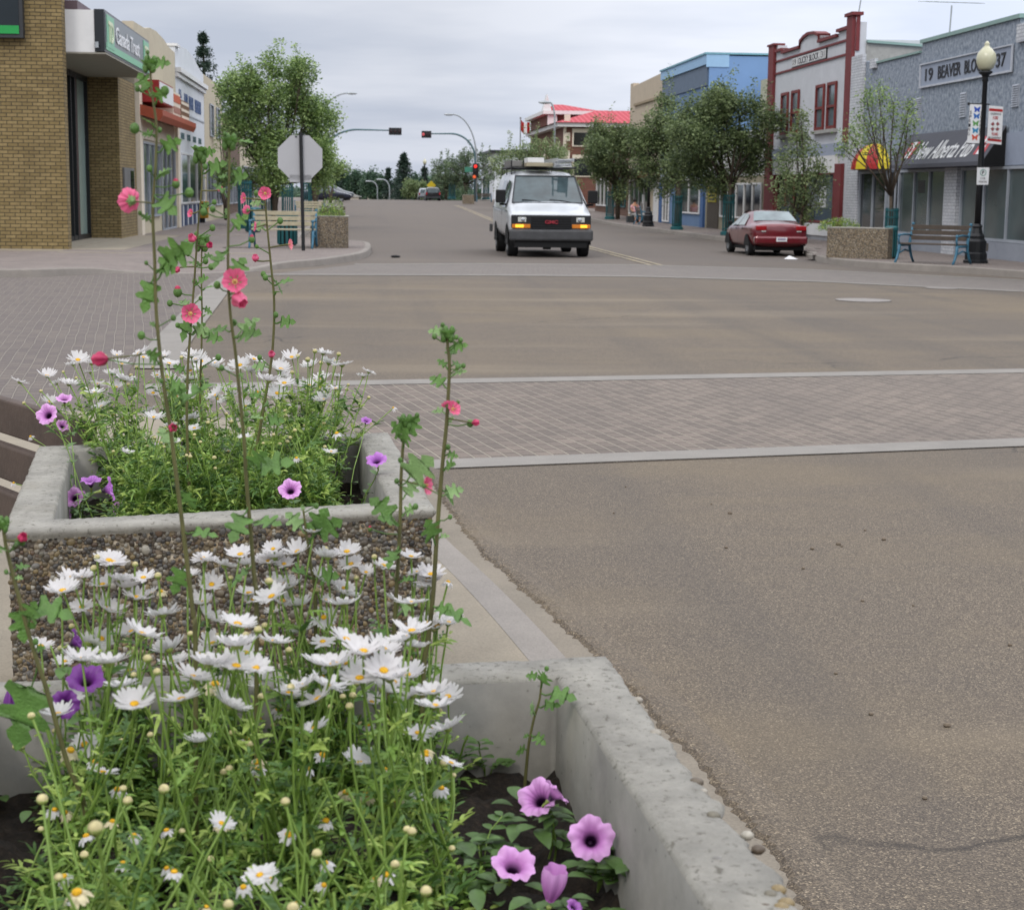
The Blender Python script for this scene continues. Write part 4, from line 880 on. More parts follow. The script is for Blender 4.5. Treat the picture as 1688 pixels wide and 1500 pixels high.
# ---- white cargo van, nose towards us (front at y=0, rear at +y)
VW = 1.0
van_st = [(0.0, .50, .80, .93, .93, .98, .80), (.06, .42, .93, 1.0, .98, 1.06, .86), (.35, .40, .97, 1.06, 1.0, 1.15, .88), (.80, .38, .98, 1.16, 1.01, 1.27, .84), (.95, .38, .98, 1.18, 1.01, 1.42, .82), (1.35, .38, .98, 1.18, 1.01, 1.80, .76), (1.62, .38, .98, 1.18, 1.01, 2.0, .74), (2.0, .38, .98, 1.18, 1.01, 2.08, .76), (3.6, .40, .98, 1.18, 1.01, 2.12, .78), (5.2, .42, .98, 1.18, 1.01, 2.10, .78), (5.52, .45, .96, 1.18, .99, 2.05, .76), (5.62, .5, .9, 1.18, .95, 1.95, .72)]
van = proto('cargo_van', 'white cargo van with lit amber signals driving towards us, ladders on its roof rack', 'van')
t = NT('van_white'); dirt_ = t.ramp(t.noise(2.5, 6, 0.7), [(0.4, 0.0), (0.8, 0.3)]); t.set(Base_Color=t.mix(dirt_, 'bcc1c6', '8f8b82'), Roughness=0.3); t.b.inputs['Coat Weight'].default_value = 0.4; M['van_white'] = t.m
loft(van_st).build('body', M['van_white'], van, smooth=True, sub=1)
def strip(zs, fn, mi=0): pass
mb = MB()   # windscreen following the slope, bowed
g0 = []
for i in range(9):
    u = -1 + 2 * i / 8; row = []
    for j in range(5):
        v = j / 4; y = .86 + (1.56 - .86) * v; z = 1.30 + (1.955 - 1.30) * v; w_ = .86 - .13 * v
        row.append((u * w_, y - .035 + .05 * u * u - .02, z + .012))
    g0.append(row)
for i in range(8):
    for j in range(4): mb.quad(g0[i][j], g0[i + 1][j], g0[i + 1][j + 1], g0[i][j + 1])
mb.build('windscreen', M['car_glass'], van, smooth=True)
mb = MB()
e_ = [g0[i][0] for i in range(9)]; f_ = [g0[i][4] for i in range(9)]
mb.tube([(p[0], p[1] - .01, p[2]) for p in e_], .018, 5); mb.tube([(p[0], p[1] - .01, p[2]) for p in f_], .02, 5); mb.tube([g0[0][j] for j in range(5)], .018, 5); mb.tube([g0[8][j] for j in range(5)], .018, 5)
mb.build('windscreen_seal', M['trim'], van)
mb = MB()
for x0, x1 in ((-.62, -.05), (.05, .68)): mb.tube([(x1, .82, 1.30), ((x0 + x1) / 2, .86, 1.36), (x0, .88, 1.38)], .014, 5)
mb.bsplit('wiper', M['dark'], van)
mb = MB()
for i in range(9):
    u = -1 + 2 * i / 8
dash = mb.box(-.7, .7, 1.0, 1.2, 1.2, 1.24)
mb = MB(); mb.box(-.955, .955, -.07, .03, .70, 1.02); fs_ = mb.build('front_panel', M['black_metal'], van, bevel=.02)
mb = MB(); mb.box(-.47, .47, -.105, -.071, .665, .995); gr = mb.build('grille', M['dark'], van, bevel=.015)
mb = MB()
for k in range(5): mb.box(-.45, .45, -.115, -.106, .70 + k * .06, .712 + k * .06)
mb.bsplit('grille_bar', M['black_metal'], gr)
mb = MB(); vs, fs = letters('GMC', .085, .31, .02, bold=.02); mb.add([(p[0], -.125 + p[2] * -1, p[1] + .855) for p in vs], fs); mb.build('emblem', mat('emblem_red', 'a03440', .3, .3), gr)
if 0: mb = MB(); vs, fs = letters('GMC', .095, .325, .01, bold=.05); mb.add([(p[0], -.112 + p[2] * -1, p[1] + .855) for p in vs], fs); mb.build('emblem_edge', M['chrome'], gr)
for s in (-1, 1):
    mb = MB(); mb.box(s * .60, s * .80, -.09, -.068, .85, .965); h_ = mb.build('headlight', M['lamp_clear'], van, bevel=.01)
    mb = MB(); mb.lathe([(.05, 0), (.035, .01), (0.001, .012)], 14, mi=0); mb.xf(Matrix.Translation((s * .68, -.093, .905)) @ Matrix.Rotation(PI / 2, 4, 'X')); mb.build('bulb', M['chrome'], h_)
    mb = MB(); mb.box(s * .50, s * .94, -.09, -.066, .705, .80); sg_ = mb.build('turn_signal', M['amber'], van, bevel=.008)
    mb = MB(); mb.box(s * .70 if s > 0 else -.86, s * .86 if s > 0 else -.66, -.1, -.091, .72, .79); mb.build('lit_bulb', M['amber_lit'], sg_)
mb = MB(); mb.box(-1.0, 1.0, -.2, .06, .40, .675); mb.build('bumper', M['bumper'], van, bevel=.05)
mb = MB(); mb.box(-.86, .86, -.12, .3, .24, .399); mb.box(-.12, .05, .4, .7, .18, .3); mb.box(-.6, .6, 1.0, 5.3, .26, .42); mb.build('underbody', M['dark'], van)
for s in (-1, 1):
    for y in (.72, 4.25): wheel(van, s * .86, y, .37, .24, s)
    mb = MB()
    for y in (.72, 4.25): arch_cut(mb, 1.004, y, .44, s)
    mb.build('wheel_arch', M['dark'], van)
    mb = MB(); side_patch(mb, van_st, [(1.02, .04), (1.98, .04), (1.98, .82), (1.62, .84), (1.30, .5)], s, .04); mb.build('side_window', M['car_glass'], van)
    mb = MB(); side_patch(mb, van_st, [(2.25, .1), (3.2, .1), (3.2, .78), (2.25, .78)], s, .045); mb.build('side_window', M['car_glass'], van)
    mb = MB()
    for y in (.98, 2.08, 2.22, 3.45): side_patch(mb, van_st, [(y, -.9), (y + .015, -.9), (y + .015, 0), (y, 0)], s, .012)
    side_patch(mb, van_st, [(.6, -.02), (5.5, -.02), (5.5, 0.01), (.6, 0.01)], s, .011); mb.build('panel_gap', M['trim'], van)
    mb = MB(); [side_patch(mb, van_st, [(y, -.22), (y + .05, -.22), (y + .05, -.08), (y, -.08)], s, .03) for y in (1.88, 2.32)]; mb.bsplit('door_handle', M['dark'], van)
    mb = MB(); mb.box(s * 1.01, s * 1.25, .98, 1.1, 1.30, 1.62); mr = mb.build('mirror', M['dark'], van, bevel=.03)
    mb = MB(); mb.tube([(s * .98, 1.1, 1.26), (s * 1.15, 1.05, 1.27)], .03, 6); mb.build('mirror_arm', M['dark'], mr)
mb = MB(); mb.box(-1.06, -1.0, 5.3, 5.7, .5, .7); mb.build('step', M['bumper'], van)
mb = MB(); mb.tube([(-.8, 5.63, .55), (.8, 5.63, .55)], .07, 8); mb.build('rear_bumper', M['bumper'], van)
rk = MB()
for y in (1.9, 3.3, 4.7): rk.tube([(-.80, y, 2.0), (-.80, y, 2.17), (.80, y, 2.17), (.80, y, 2.0)], .02, 6)
for x in (-.78, .78): rk.tube([(x, 1.7, 2.19), (x, 5.0, 2.19)], .02, 6)
for x in (-.8, -.5): rk.tube([(x, 1.9, 2.19), (x, 1.9, 2.36)], .018, 6)
rk.build('roof_rack', M['black_metal'], van)
place(van, 4.93, 43.1, 0, s=(1.075, 1.0, 1.055))
L_ = lambda x, y, z: (4.93 + x * 1.075, 43.1 + y, z * 1.055)
M['ladder'] = mat('ladder_alu', 'a8abae', .4, .5, var=.08)
def ladder(name, label, x0, z0, y0, y1, w=.4, yaw=0):
    la = thing(name, label, 'ladder', L_(x0, y0, z0)); mb = MB(); o = L_(x0, y0, z0)
    def q(u, v, z): return (o[0] + u + v * yaw, o[1] + v, o[2] + z)
    for u in (0, w):
        a, b_ = q(u, 0, 0), q(u, y1 - y0, 0)
        mb.add([(a[0] - .015, a[1], a[2]), (a[0] + .015, a[1], a[2]), (b_[0] + .015, b_[1], b_[2]), (b_[0] - .015, b_[1], b_[2]), (a[0] - .015, a[1], a[2] + .09), (a[0] + .015, a[1], a[2] + .09), (b_[0] + .015, b_[1], b_[2] + .09), (b_[0] - .015, b_[1], b_[2] + .09)],
               [(0, 3, 2, 1), (4, 5, 6, 7), (0, 1, 5, 4), (1, 2, 6, 5), (2, 3, 7, 6), (3, 0, 4, 7)])
    mb.build('rail', M['ladder'], la); mb = MB()
    for k in range(int((y1 - y0) / .28)): mb.tube([q(0, .15 + k * .28, .045), q(w, .15 + k * .28, .045)], .016, 6)
    mb.bsplit('rung', M['ladder'], la); return la
ladder('ladder', 'upper aluminium ladder lying on the right half of the van roof rack', .25, 2.325, 1.0, 5.1, .42)
ladder('ladder', 'lower aluminium ladder lying on the van roof rack, under the other', .22, 2.215, 1.3, 5.2, .42)
def cbox(name, label, x0, x1, y0, y1, z0, z1, m):
    a = L_(x0, y0, z0); c = L_(x1, y1, z1); mb = MB(); mb.box(a[0], c[0], a[1], c[1], a[2], c[2]); streetmesh(mb, name, m, label, 'box', bevel=.01)
cbox('carton', 'white flat carton on the left part of the van roof rack', -.42, -.02, 1.6, 2.6, 2.30, 2.42, M['white_paint'])
cbox('pipe_case', 'long tan case lying crosswise under the white carton on the van roof rack', -.46, .2, 1.55, 3.6, 2.205, 2.295, mat('tan_case', '9a927c', .7))
cbox('tool_crate', 'grey wooden crate at the left rear of the van roof rack', -.78, -.5, 2.3, 4.4, 2.21, 2.36, mat('crate_grey', '6f6e6c', .8))
cbox('carton', 'pale square carton under the ladder ends on the van roof rack', .35, .62, 1.1, 1.5, 2.195, 2.212, M['white_paint'])
# ---- sedan, rear at y=0, nose at +y
sed_st = [(0.0, .42, .55, .72, .68, .90, .58), (.05, .30, .74, .80, .80, .95, .66), (.30, .24, .80, .86, .84, .985, .68), (.72, .22, .82, .88, .85, 1.0, .66), (.80, .22, .82, .88, .85, 1.03, .64), (1.25, .22, .83, .88, .86, 1.27, .56), (1.62, .22, .83, .87, .86, 1.34, .55), (2.25, .22, .83, .86, .86, 1.34, .55), (2.65, .22, .83, .85, .85, 1.22, .58), (3.15, .22, .83, .84, .85, .93, .68), (3.3, .22, .82, .82, .84, .88, .70), (3.9, .24, .80, .74, .80, .78, .66), (4.25, .28, .72, .64, .70, .66, .56), (4.38, .36, .5, .55, .5, .58, .4)]
def sedan(name, label, paint, glassm):
    c = proto(name, label, 'car'); loft(sed_st).build('body', paint, c, smooth=True, sub=1)
    mb = MB()
    for s in (-1, 1):
        side_patch(mb, sed_st, [(1.95, .06), (2.92, .06), (2.55, .78), (2.2, .9), (1.97, .9)], s, .035)
        side_patch(mb, sed_st, [(1.12, .08), (1.9, .06), (1.92, .9), (1.62, .9), (1.38, .78)], s, .035)
    mb.build('side_window', glassm, c)
    def bowed(y0, z0, w0, y1, z1, w1, up=.012, sg_=1):
        mb = MB(); g0 = []
        for i in range(9):
            u = -1 + 2 * i / 8; g0.append([(u * (w0 + (w1 - w0) * j / 4), y0 + (y1 - y0) * j / 4 + sg_ * .05 * u * u, z0 + (z1 - z0) * j / 4 + up - .015 * u * u) for j in range(5)])
        for i in range(8):
            for j in range(4): mb.quad(g0[i][j], g0[i + 1][j], g0[i + 1][j + 1], g0[i][j + 1])
        return mb
    bowed(.755, 1.015, .66, 1.27, 1.285, .54, .035, 1).build('rear_window', glassm, c, smooth=True)
    bowed(3.12, .93, .66, 2.48, 1.29, .52, .035, -1).build('windscreen', glassm, c, smooth=True)
    mb = MB(); mb.box(-.6, .6, .03, .06, .80, .86); mb.build('rear_reflector', mat(name + '_refl', '3a0c10', .3), c)
    for s in (-1, 1):
        mb = MB(); mb.box(s * .44, s * .76, -.01, .18, .76, .90); tl = mb.build('tail_light', M['tail_red'], c, bevel=.02)
        mb = MB(); mb.box(s * .46, s * .60, -.02, .02, .725, .755); mb.build('reverse_lens', M['lamp_clear'], tl)
        mb = MB(); mb.box(s * .46, s * .66, 4.14, 4.26, .56, .66); mb.build('headlight', M['lamp_clear'], c, bevel=.02)
        for y in (.78, 3.42): wheel(c, s * .74, y, .30, .19, s)
        mb = MB()
        for y in (.78, 3.42): arch_cut(mb, .866, y, .335, s)
        mb.build('wheel_arch', M['dark'], c)
        mb = MB(); mb.box(s * .86, s * 1.0, 2.72, 2.82, .90, 1.0); mb.build('mirror', M['dark'], c, bevel=.02)
        mb = MB()
        for y in (1.93, 2.93): side_patch(mb, sed_st, [(y, -.8), (y + .012, -.8), (y + .012, 0), (y, 0)], s, .01)
        mb.build('panel_gap', M['dark'], c)
        mb = MB(); side_patch(mb, sed_st, [(.3, -.38), (4.1, -.38), (4.1, -.31), (.3, -.31)], s, .02); mb.build('side_moulding', mat(name + '_mould', '5a2226' if 'red' in label else '22252c', .4), c)
        mb = MB(); [side_patch(mb, sed_st, [(y, -.16), (y + .14, -.16), (y + .14, -.08), (y, -.08)], s, .02) for y in (1.22, 2.06)]; mb.bsplit('door_handle', M['dark'], c)
    mb = MB(); mb.box(-.80, .80, -.07, .3, .36, .60); mb.build('bumper', paint, c, bevel=.06)
    mb = MB(); mb.box(-.16, .16, -.085, -.071, .44, .57); np_ = mb.build('licence_plate', M['letters_white'], c)
    mb = MB(); mb.box(-.12, .12, -.09, -.086, .485, .535); mb.build('plate_mark', mat(name + 'pm', '8d7f9a', .6), np_)
    mb = MB(); mb.box(-.72, .72, .2, 4.2, .17, .3); mb.build('underbody', M['dark'], c)
    mb = MB(); mb.box(.0, .22, .022, .03, .875, .905); mb.build('badge', M['chrome'], c)
    return c
def paint(name, col): 
    t = NT(name); c = lin(col); t.set(Base_Color=t.ramp(t.noise(3, 3), [(0.3, tuple(x * .9 for x in c[:3])), (0.7, tuple(x * 1.1 for x in c[:3]))]), Roughness=0.28, Metallic=0.25); t.b.inputs['Coat Weight'].default_value = 0.9; t.b.inputs['Coat Roughness'].default_value = 0.06; return t.m
red = sedan('parked_car', 'dark red sedan parked at the right kerb, seen from behind', paint('car_red', '6a1320'), M['car_glass_pale'])
place(red, 11.42, 44.9, 0, s=0.915)
dk = sedan('car', 'dark blue sedan crossing the street at the far left intersection', paint('car_navy', '141c30'), M['car_glass']); x_, _ = FD(501, 335, 147)
p_ = D(501, 335, 147); s_ = st(p_); dk.location = W(s_[0] - .2, 147, hz(147)); dk.rotation_euler = (0, 0, PHI - PI / 2)
# far vehicles beyond the crest
def suv(name, label, pm, l, d, z, s=1.0, rz=0):
    c = proto(name, label, 'car'); S_ = [(0, .45, .85, .95, .9, 1.5, .72), (.15, .4, .9, 1.0, .95, 1.72, .72), (1.0, .4, .92, 1.0, .95, 1.78, .74), (2.8, .4, .92, 1.0, .95, 1.76, .72), (3.5, .4, .92, 1.0, .94, 1.12, .8), (4.5, .4, .88, .9, .88, .98, .78), (4.7, .5, .7, .8, .7, .85, .6)]
    loft(S_).build('body', pm, c, smooth=True, sub=1)
    mb = MB(); [side_patch(mb, S_, [(.5, .1), (3.0, .1), (2.7, .85), (.5, .85)], q, .02) for q in (-1, 1)]; mb.build('side_window', M['car_glass'], c)
    mb = MB(); mb.quad((-.66, -.03, 1.1), (.66, -.03, 1.1), (.6, .04, 1.6), (-.6, .04, 1.6)); mb.build('rear_window', M['car_glass'], c)
    for q in (-1, 1):
        for y in (.85, 3.7): wheel(c, q * .8, y, .36, .24, q)
        mb = MB(); mb.box(q * .7, q * .88, -.04, .1, .85, 1.15); mb.build('tail_light', M['tail_red'], c)
    mb = MB(); mb.box(-.9, .9, -.1, .2, .45, .65); mb.build('bumper', M['trim'], c); place(c, l, d, z, rz, s); return c
x_, z_ = FD(714, 334, 168); suv('parked_car', 'dark utility vehicle parked nose away near the far right trees', paint('suv_dark', '181a20'), x_, 168, hz(168) - .12, .82)
x_, z_ = FD(698, 334, 176); suv('parked_car', 'pale silver vehicle half hidden left of the dark utility vehicle', paint('suv_silver', '9ba2aa'), x_ + .2, 177, hz(177) - .1, .75)
x_, z_ = FD(562, 333, 160); suv('parked_car', 'grey vehicle roof showing behind the dark blue sedan', paint('suv_grey', '4d5258'), x_ - 3, 160, hz(160) - .1, .9, -PI / 2)
# ================================================================ FURNITURE
def bench(label, wood, iron, L=1.55, group='benches on the street corners'):
    b = proto('park_bench', label, 'bench', group)
    for k in range(3): MB().box(-L / 2, L / 2, -.20 + k * .15, -.075 + k * .15, .43, .465).build('seat_slat', wood, b, bevel=.006)
    for k in range(3): 
        y = .27 + k * .035; z = .53 + k * .125; MB().box(-L / 2, L / 2, y, y + .035, z, z + .10).build('back_slat', wood, b, bevel=.006)
    for s in (-1, 1):
        x = s * (L / 2 - .02); w = .03; mb = MB()
        mb.tube([(x, -.36, .0), (x, -.27, .12), (x, -.2, .30), (x, -.2, .42)], [.028, .03, .035, .035], 8)
        mb.tube([(x, .46, .0), (x, .36, .14), (x, .27, .32), (x, .26, .46), (x, .33, .72), (x, .38, .88)], [.028, .03, .035, .035, .03, .025], 8)
        mb.tube([(x, -.22, .41), (x, .28, .41)], .03, 8); mb.tube([(x, -.2, .42), (x, -.24, .56), (x, -.2, .64), (x, .0, .66), (x, .3, .64)], .024, 8)
        mb.tube([(x, -.16, .24), (x, .05, .3), (x, .25, .26)], .02, 6); mb.ball((x, -.22, .64), .04); mb.ball((x, .38, .9), .04)
        mb.build('end_frame', iron, b, smooth=True)
    return b
M['blue_iron2'] = mat('blue_iron_light', '5a8fb5', 0.5, var=0.1, vs=10)
bl = bench('pale slatted bench with blue iron ends behind the stop sign', M['wood_pale'], M['blue_iron']); c = GS(466, 410, .14)
place(bl, c[0], c[1] + .2, .145, -.12, 1.08); bl['group'] = 'benches on the street corners'
br_ = bench('dark slatted bench with blue iron ends beside the lamp post on the right corner', M['wood_dark'], M['blue_iron']); a = Vector(GS(1480, 433, .14)); e = Vector(GS(1575, 437, .14)); c = (a + e) / 2
place(br_, c.x + .12, c.y, .145, math.atan2(e.y - a.y, e.x - a.x) + 0.0, .98)
c = GS(533, 345, .14); b2 = dup(bl, 'small distant pale bench beyond the left planter with flowers'); place(b2, c[0] + .3, 88, hz(88) + .145, .1, 1)
c = GS(1035, 371, .14); b3_ = dup(br_, 'reddish brown bench on the right pavement before the black lamp, person beside it'); place(b3_, 14.0, 82, .145, PI / 2, .95)
c = GS(820, 336); b4 = dup(br_, 'far bench left of the van beside the small pale planter'); place(b4, FD(798, 335, 150)[0], 150, hz(150) + .1, 0, .85)
# bench attached to the planter at our left: three thick planks seen from behind
nb = thing('park_bench', 'dark thick plank bench beginning at the left edge, behind the second planter', 'bench', G(-40, 760, .14), street=False)
nb['group'] = 'benches on the street corners'
p0 = Vector(G(0, 663, .90)); p1 = Vector(G(105, 693, .90)); d_ = (p1 - p0).normalized(); nn = Vector((d_.y, -d_.x, 0))
for k in range(3):
    mb = MB(); z1 = .905 - k * .15; z0 = z1 - .125; off = nn * (-.02 + k * .035); a = p0 - d_ * 1.4 + off; b_ = p1 + d_ * .12 + off; th = nn * .045
    pts = []
    for q in (a, b_, b_ - th, a - th): pts.append((q.x, q.y))
    mb.prism(pts, z0, z1, 'z'); mb.build('back_slat', mat('near_plank', '4c4039', .75, var=.2, vs=9, bump=.3, bs=40) if k == 0 else bpy.data.materials['near_plank'], nb, bevel=.008)
mb = MB(); q = p0 - d_ * .9; mb.tube([(q.x, q.y, .14), (q.x, q.y, .9)], .03, 8); mb.build('leg', M['blue_iron'], nb)
# stop sign, seen from behind
c = GS(500, 414, .14); ss = thing('stop_sign', 'grey back of an octagonal stop sign on a thin black post', 'sign', (c[0], c[1], .14))
zt = FD(494, 219, c[1])[1]; mb = MB(); mb.tube([(c[0], c[1] + .06, .14), (c[0] - .04, c[1] + .06, zt)], .045, 10); mb.build('post', M['black_metal'], ss)
cx, cz = FD(494.5, 260.5, c[1]); R8 = 35.7 / 2760 * c[1] / math.cos(PI / 8) * 1.0
M['sign_back'] = mat('sign_back', 'a8a9ac', .5, .2, var=.03, vs=2)
mb = MB(); mb.prism([(cx + R8 * math.cos(PI / 8 + k * PI / 4), cz + R8 * math.sin(PI / 8 + k * PI / 4)) for k in range(8)], c[1] + .11, c[1] + .125, 'y'); pl = mb.build('plate', M['sign_back'], ss)
mb = MB(); mb.prism([(cx + R8 * math.cos(PI / 8 + k * PI / 4), cz + R8 * math.sin(PI / 8 + k * PI / 4)) for k in range(8)], c[1] + .126, c[1] + .13, 'y'); mb.build('red_face', M['red'], pl)
a = FD(477, 288.5, c[1]); e = FD(513, 301, c[1]); mb = MB(); mb.box(a[0], e[0], c[1] + .11, c[1] + .125, e[1], a[1]); mb.build('tab_plate', M['sign_back'], ss)
mb = MB(); mb.box(cx - .12, cx - .07, c[1] + .1, c[1] + .11, zt - .12, zt - .08); mb.build('sticker', M['trim'], pl)
# acorn street lamp
def lamp(label, hh=5.15, group='black acorn street lamps'):
    l = proto('street_lamp', label, 'street lamp', group); mb = MB()
    mb.lathe([(.28, 0), (.28, .06), (.25, .08), (.25, .22), (.22, .25), (.225, .5), (.17, .56), (.175, .62), (.13, .68), (.1, .8), (.12, .84), (.075, .9)], 16); mb.build('base', M['black_metal'], l, smooth=False)
    mb = MB(); mb.lathe([(.075, .88), (.07, 2), (.055, hh - .75), (.075, hh - .73), (.06, hh - .66), (.09, hh - .6), (.15, hh - .56), (.16, hh - .52), (.1, hh - .5)], 14); mb.build('pole', M['black_metal'], l, smooth=True)
    mb = MB(); mb.lathe([(.10, hh - .5), (.17, hh - .44), (.215, hh - .33), (.225, hh - .22), (.2, hh - .12), (.14, hh - .04), (.08, hh + .02), (.05, hh + .06), (.065, hh + .09), (.04, hh + .13), (.001, hh + .16)], 20); mb.build('globe', M['globe'], l, smooth=True)
    return l
t = NT('lamp_globe'); t.set(Base_Color=lin('bdbca2'), Roughness=0.25, Subsurface_Weight=0.3); t.b.inputs['Subsurface Radius'].default_value = (.1, .1, .08); M['globe'] = t.m
c = GS(1608, 434, .145); zt = FD(1632, 68, c[1])[1]
lp1 = lamp('black acorn street lamp with two banners on the right corner', zt - .145 - .16); place(lp1, c[0], c[1], .145)
pole_l, pole_d = c[0], c[1]
c = GS(1068, 374, .145); l2 = dup(lp1, 'plain black acorn lamp further up the right pavement among the trees'); place(l2, 13.33, 77.1, .145)
for px, py, dd_, lb in ((700, 333, 200, 'tiny white globe lamp left of the far right trees'), (866, 300, 120, None)):
    if lb: l3 = dup(lp1, lb); place(l3, FD(px, py, dd_)[0], dd_, hz(dd_))
# banners and parking plate on the right lamp
def banner_pt(px, py): return FD(px, py, pole_d)
bn = thing('banner', 'white banner with five butterflies and vertical words spring summer on the lamp', 'banner', (pole_l - .4, pole_d, 2.5))
def qd(mb, corners, y, mi=0): mb.poly([(FD(x, y_, pole_d)[0], y, FD(x, y_, pole_d)[1]) for x, y_ in corners], mi)
mb = MB(); pc = [(1594, 236), (1619, 237.5), (1623, 172), (1599, 171)]
P4 = [(FD(x, y_, pole_d)) for x, y_ in pc]; mb.prism(P4, pole_d - .012, pole_d + .0, 'y'); mb.build('cloth', M['letters_white'], bn)
mb = MB(); a = FD(1597, 171.5, pole_d); e = FD(1624, 172.5, pole_d); mb.tube([(a[0], pole_d, a[1]), (e[0] + .1, pole_d, e[1])], .018, 6); mb.ball((a[0], pole_d, a[1]), .035, 8, 5); a = FD(1593, 236.5, pole_d); e = FD(1620, 237.5, pole_d); mb.tube([(a[0], pole_d, a[1]), (e[0] + .1, pole_d, e[1])], .014, 6); mb.build('bracket', M['black_metal'], bn)
def butterfly(c, s):
    w = [(0, -.1), (.18, -.35), (.42, -.42), (.36, -.08), (.5, .32), (.46, .45), (.2, .3), (0, .12)]
    return [(c[0] + x * s, c[1] + z * s) for x, z in w] , [(c[0] - x * s, c[1] + z * s) for x, z in w]
for (px, py), cc in zip(((1610.5, 181), (1609.5, 192), (1608, 204), (1607.5, 215.5), (1606.5, 227)), ('2348a8', '2d62a8', '5a8f52', '2a7da8', 'c0503a')):
    c = FD(px, py, pole_d); mb = MB(); A_, B_ = butterfly(c, .15)
    for q in (A_, B_): mb.prism(q, pole_d - .017, pole_d - .0125, 'y')
    mb.build('butterfly_mark', mat('butterfly_' + cc, cc, .6, var=.15, vs=20), bn)
mb = MB()
for k, ch in enumerate('SPRING'): c = FD(1600 - k * .75, 186 + k * 7.0, pole_d); put_text(mb, ch, (c[0], pole_d - .0125, c[1]), 'F', .075, .05, .005)
for k, ch in enumerate('SUMMER'): c = FD(1618 - k * .6, 187 + k * 7.0, pole_d); put_text(mb, ch, (c[0], pole_d - .0125, c[1]), 'F', .075, .055, .005)
mb.build('lettering', M['letters_dark'], bn)
bn = thing('banner', 'white and red banner with a fire brigade cross emblem on the lamp', 'banner', (pole_l + .3, pole_d, 2.5))
pc = [(1626.5, 236.5), (1650.5, 239), (1653.5, 176.5), (1630, 174.5)]; P4 = [FD(x, y_, pole_d) for x, y_ in pc]
mb = MB(); mb.prism(P4, pole_d - .012, pole_d, 'y'); mb.build('cloth', M['letters_white'], bn)
def lerp2(u, v):
    A_, B_, C_, D_ = P4; a = [A_[i] + (B_[i] - A_[i]) * u for i in (0, 1)]; b = [D_[i] + (C_[i] - D_[i]) * u for i in (0, 1)]; return (a[0] + (b[0] - a[0]) * v, a[1] + (b[1] - a[1]) * v)
for v0, v1 in ((.07, .13), (.86, .93)):
    mb = MB(); mb.prism([lerp2(.03, v0), lerp2(.97, v0), lerp2(.97, v1), lerp2(.03, v1)], pole_d - .016, pole_d - .0125, 'y'); mb.build('red_bar', M['red'], bn)
mb = MB(); c = lerp2(.5, .795); put_text(mb, 'VEGREVILLE', (c[0], pole_d - .0125, c[1]), 'F', .05, .25, .004); c = lerp2(.5, .16); put_text(mb, 'FIRE DEPARTMENT', (c[0], pole_d - .0125, c[1]), 'F', .045, .30, .004); mb.bsplit('lettering', M['letters_dark'], bn)
mb = MB(); c = lerp2(.5, .69); put_text(mb, '100', (c[0], pole_d - .0125, c[1]), 'F', .08, .12, .004, bold=.02); c = lerp2(.5, .26); put_text(mb, 'YEARS', (c[0], pole_d - .0125, c[1]), 'F', .07, .16, .004, bold=.02); mb.build('lettering', M['red'], bn)
mb = MB(); c = lerp2(.5, .46)
for k in range(4):
    a = k * PI / 2 + PI / 4; mb.prism([(c[0] + .02 * math.cos(a + 1.2), c[1] + .02 * math.sin(a + 1.2)), (c[0] + .12 * math.cos(a - .35), c[1] + .12 * math.sin(a - .35)), (c[0] + .12 * math.cos(a + .35), c[1] + .12 * math.sin(a + .35)), (c[0] + .02 * math.cos(a - 1.2), c[1] + .02 * math.sin(a - 1.2))], pole_d - .017, pole_d - .0125, 'y')
mb.build('cross_emblem', mat('emblem_dull', '8a4a4e', .7), bn)
mb = MB(); mb.lathe([(.05, 0), (.05, .004), (.03, .004), (.001, .004)], 16); mb.xf(Matrix.Translation((c[0], pole_d - .018, c[1])) @ Matrix.Rotation(PI / 2, 4, 'X')); mb.build('emblem_disc', M['white_paint'], bn)
sg_ = thing('parking_sign', 'small white parking plate with a green ringed P on the lamp post', 'sign', (pole_l, pole_d - .1, 1.9))
pc = [(1610, 305), (1629, 305), (1631, 276.5), (1611, 276.5)]; Q4 = [FD(x, y_, pole_d - .1) for x, y_ in pc]; mb = MB(); mb.prism(Q4, pole_d - .1, pole_d - .09, 'y'); mb.build('plate', M['letters_white'], sg_)
c = FD(1620.7, 285, pole_d - .1); mb = MB()
pr_ = [(.075, 0), (.075, .004), (.062, .004), (.062, 0)]; mb.lathe(pr_, 20); mb.f = [f for f in mb.f if len(f) == 4]; mb.m = [0] * len(mb.f); mb.xf(Matrix.Translation((c[0], pole_d - .1, c[1])) @ Matrix.Rotation(PI / 2, 4, 'X')); mb.build('ring_mark', mat('sign_ring', '2c7a6a', .5), sg_)
mb = MB(); put_text(mb, 'P', (c[0], pole_d - .1, c[1]), 'F', .085, .055, .004, bold=.02); c = FD(1620.2, 294.5, pole_d - .1); put_text(mb, '2 HR', (c[0], pole_d - .1, c[1]), 'F', .045, .12, .004); c = FD(1620, 300, pole_d - .1); put_text(mb, 'PARKING', (c[0], pole_d - .1, c[1]), 'F', .04, .19, .004); mb.bsplit('lettering', M['letters_dark'], sg_)
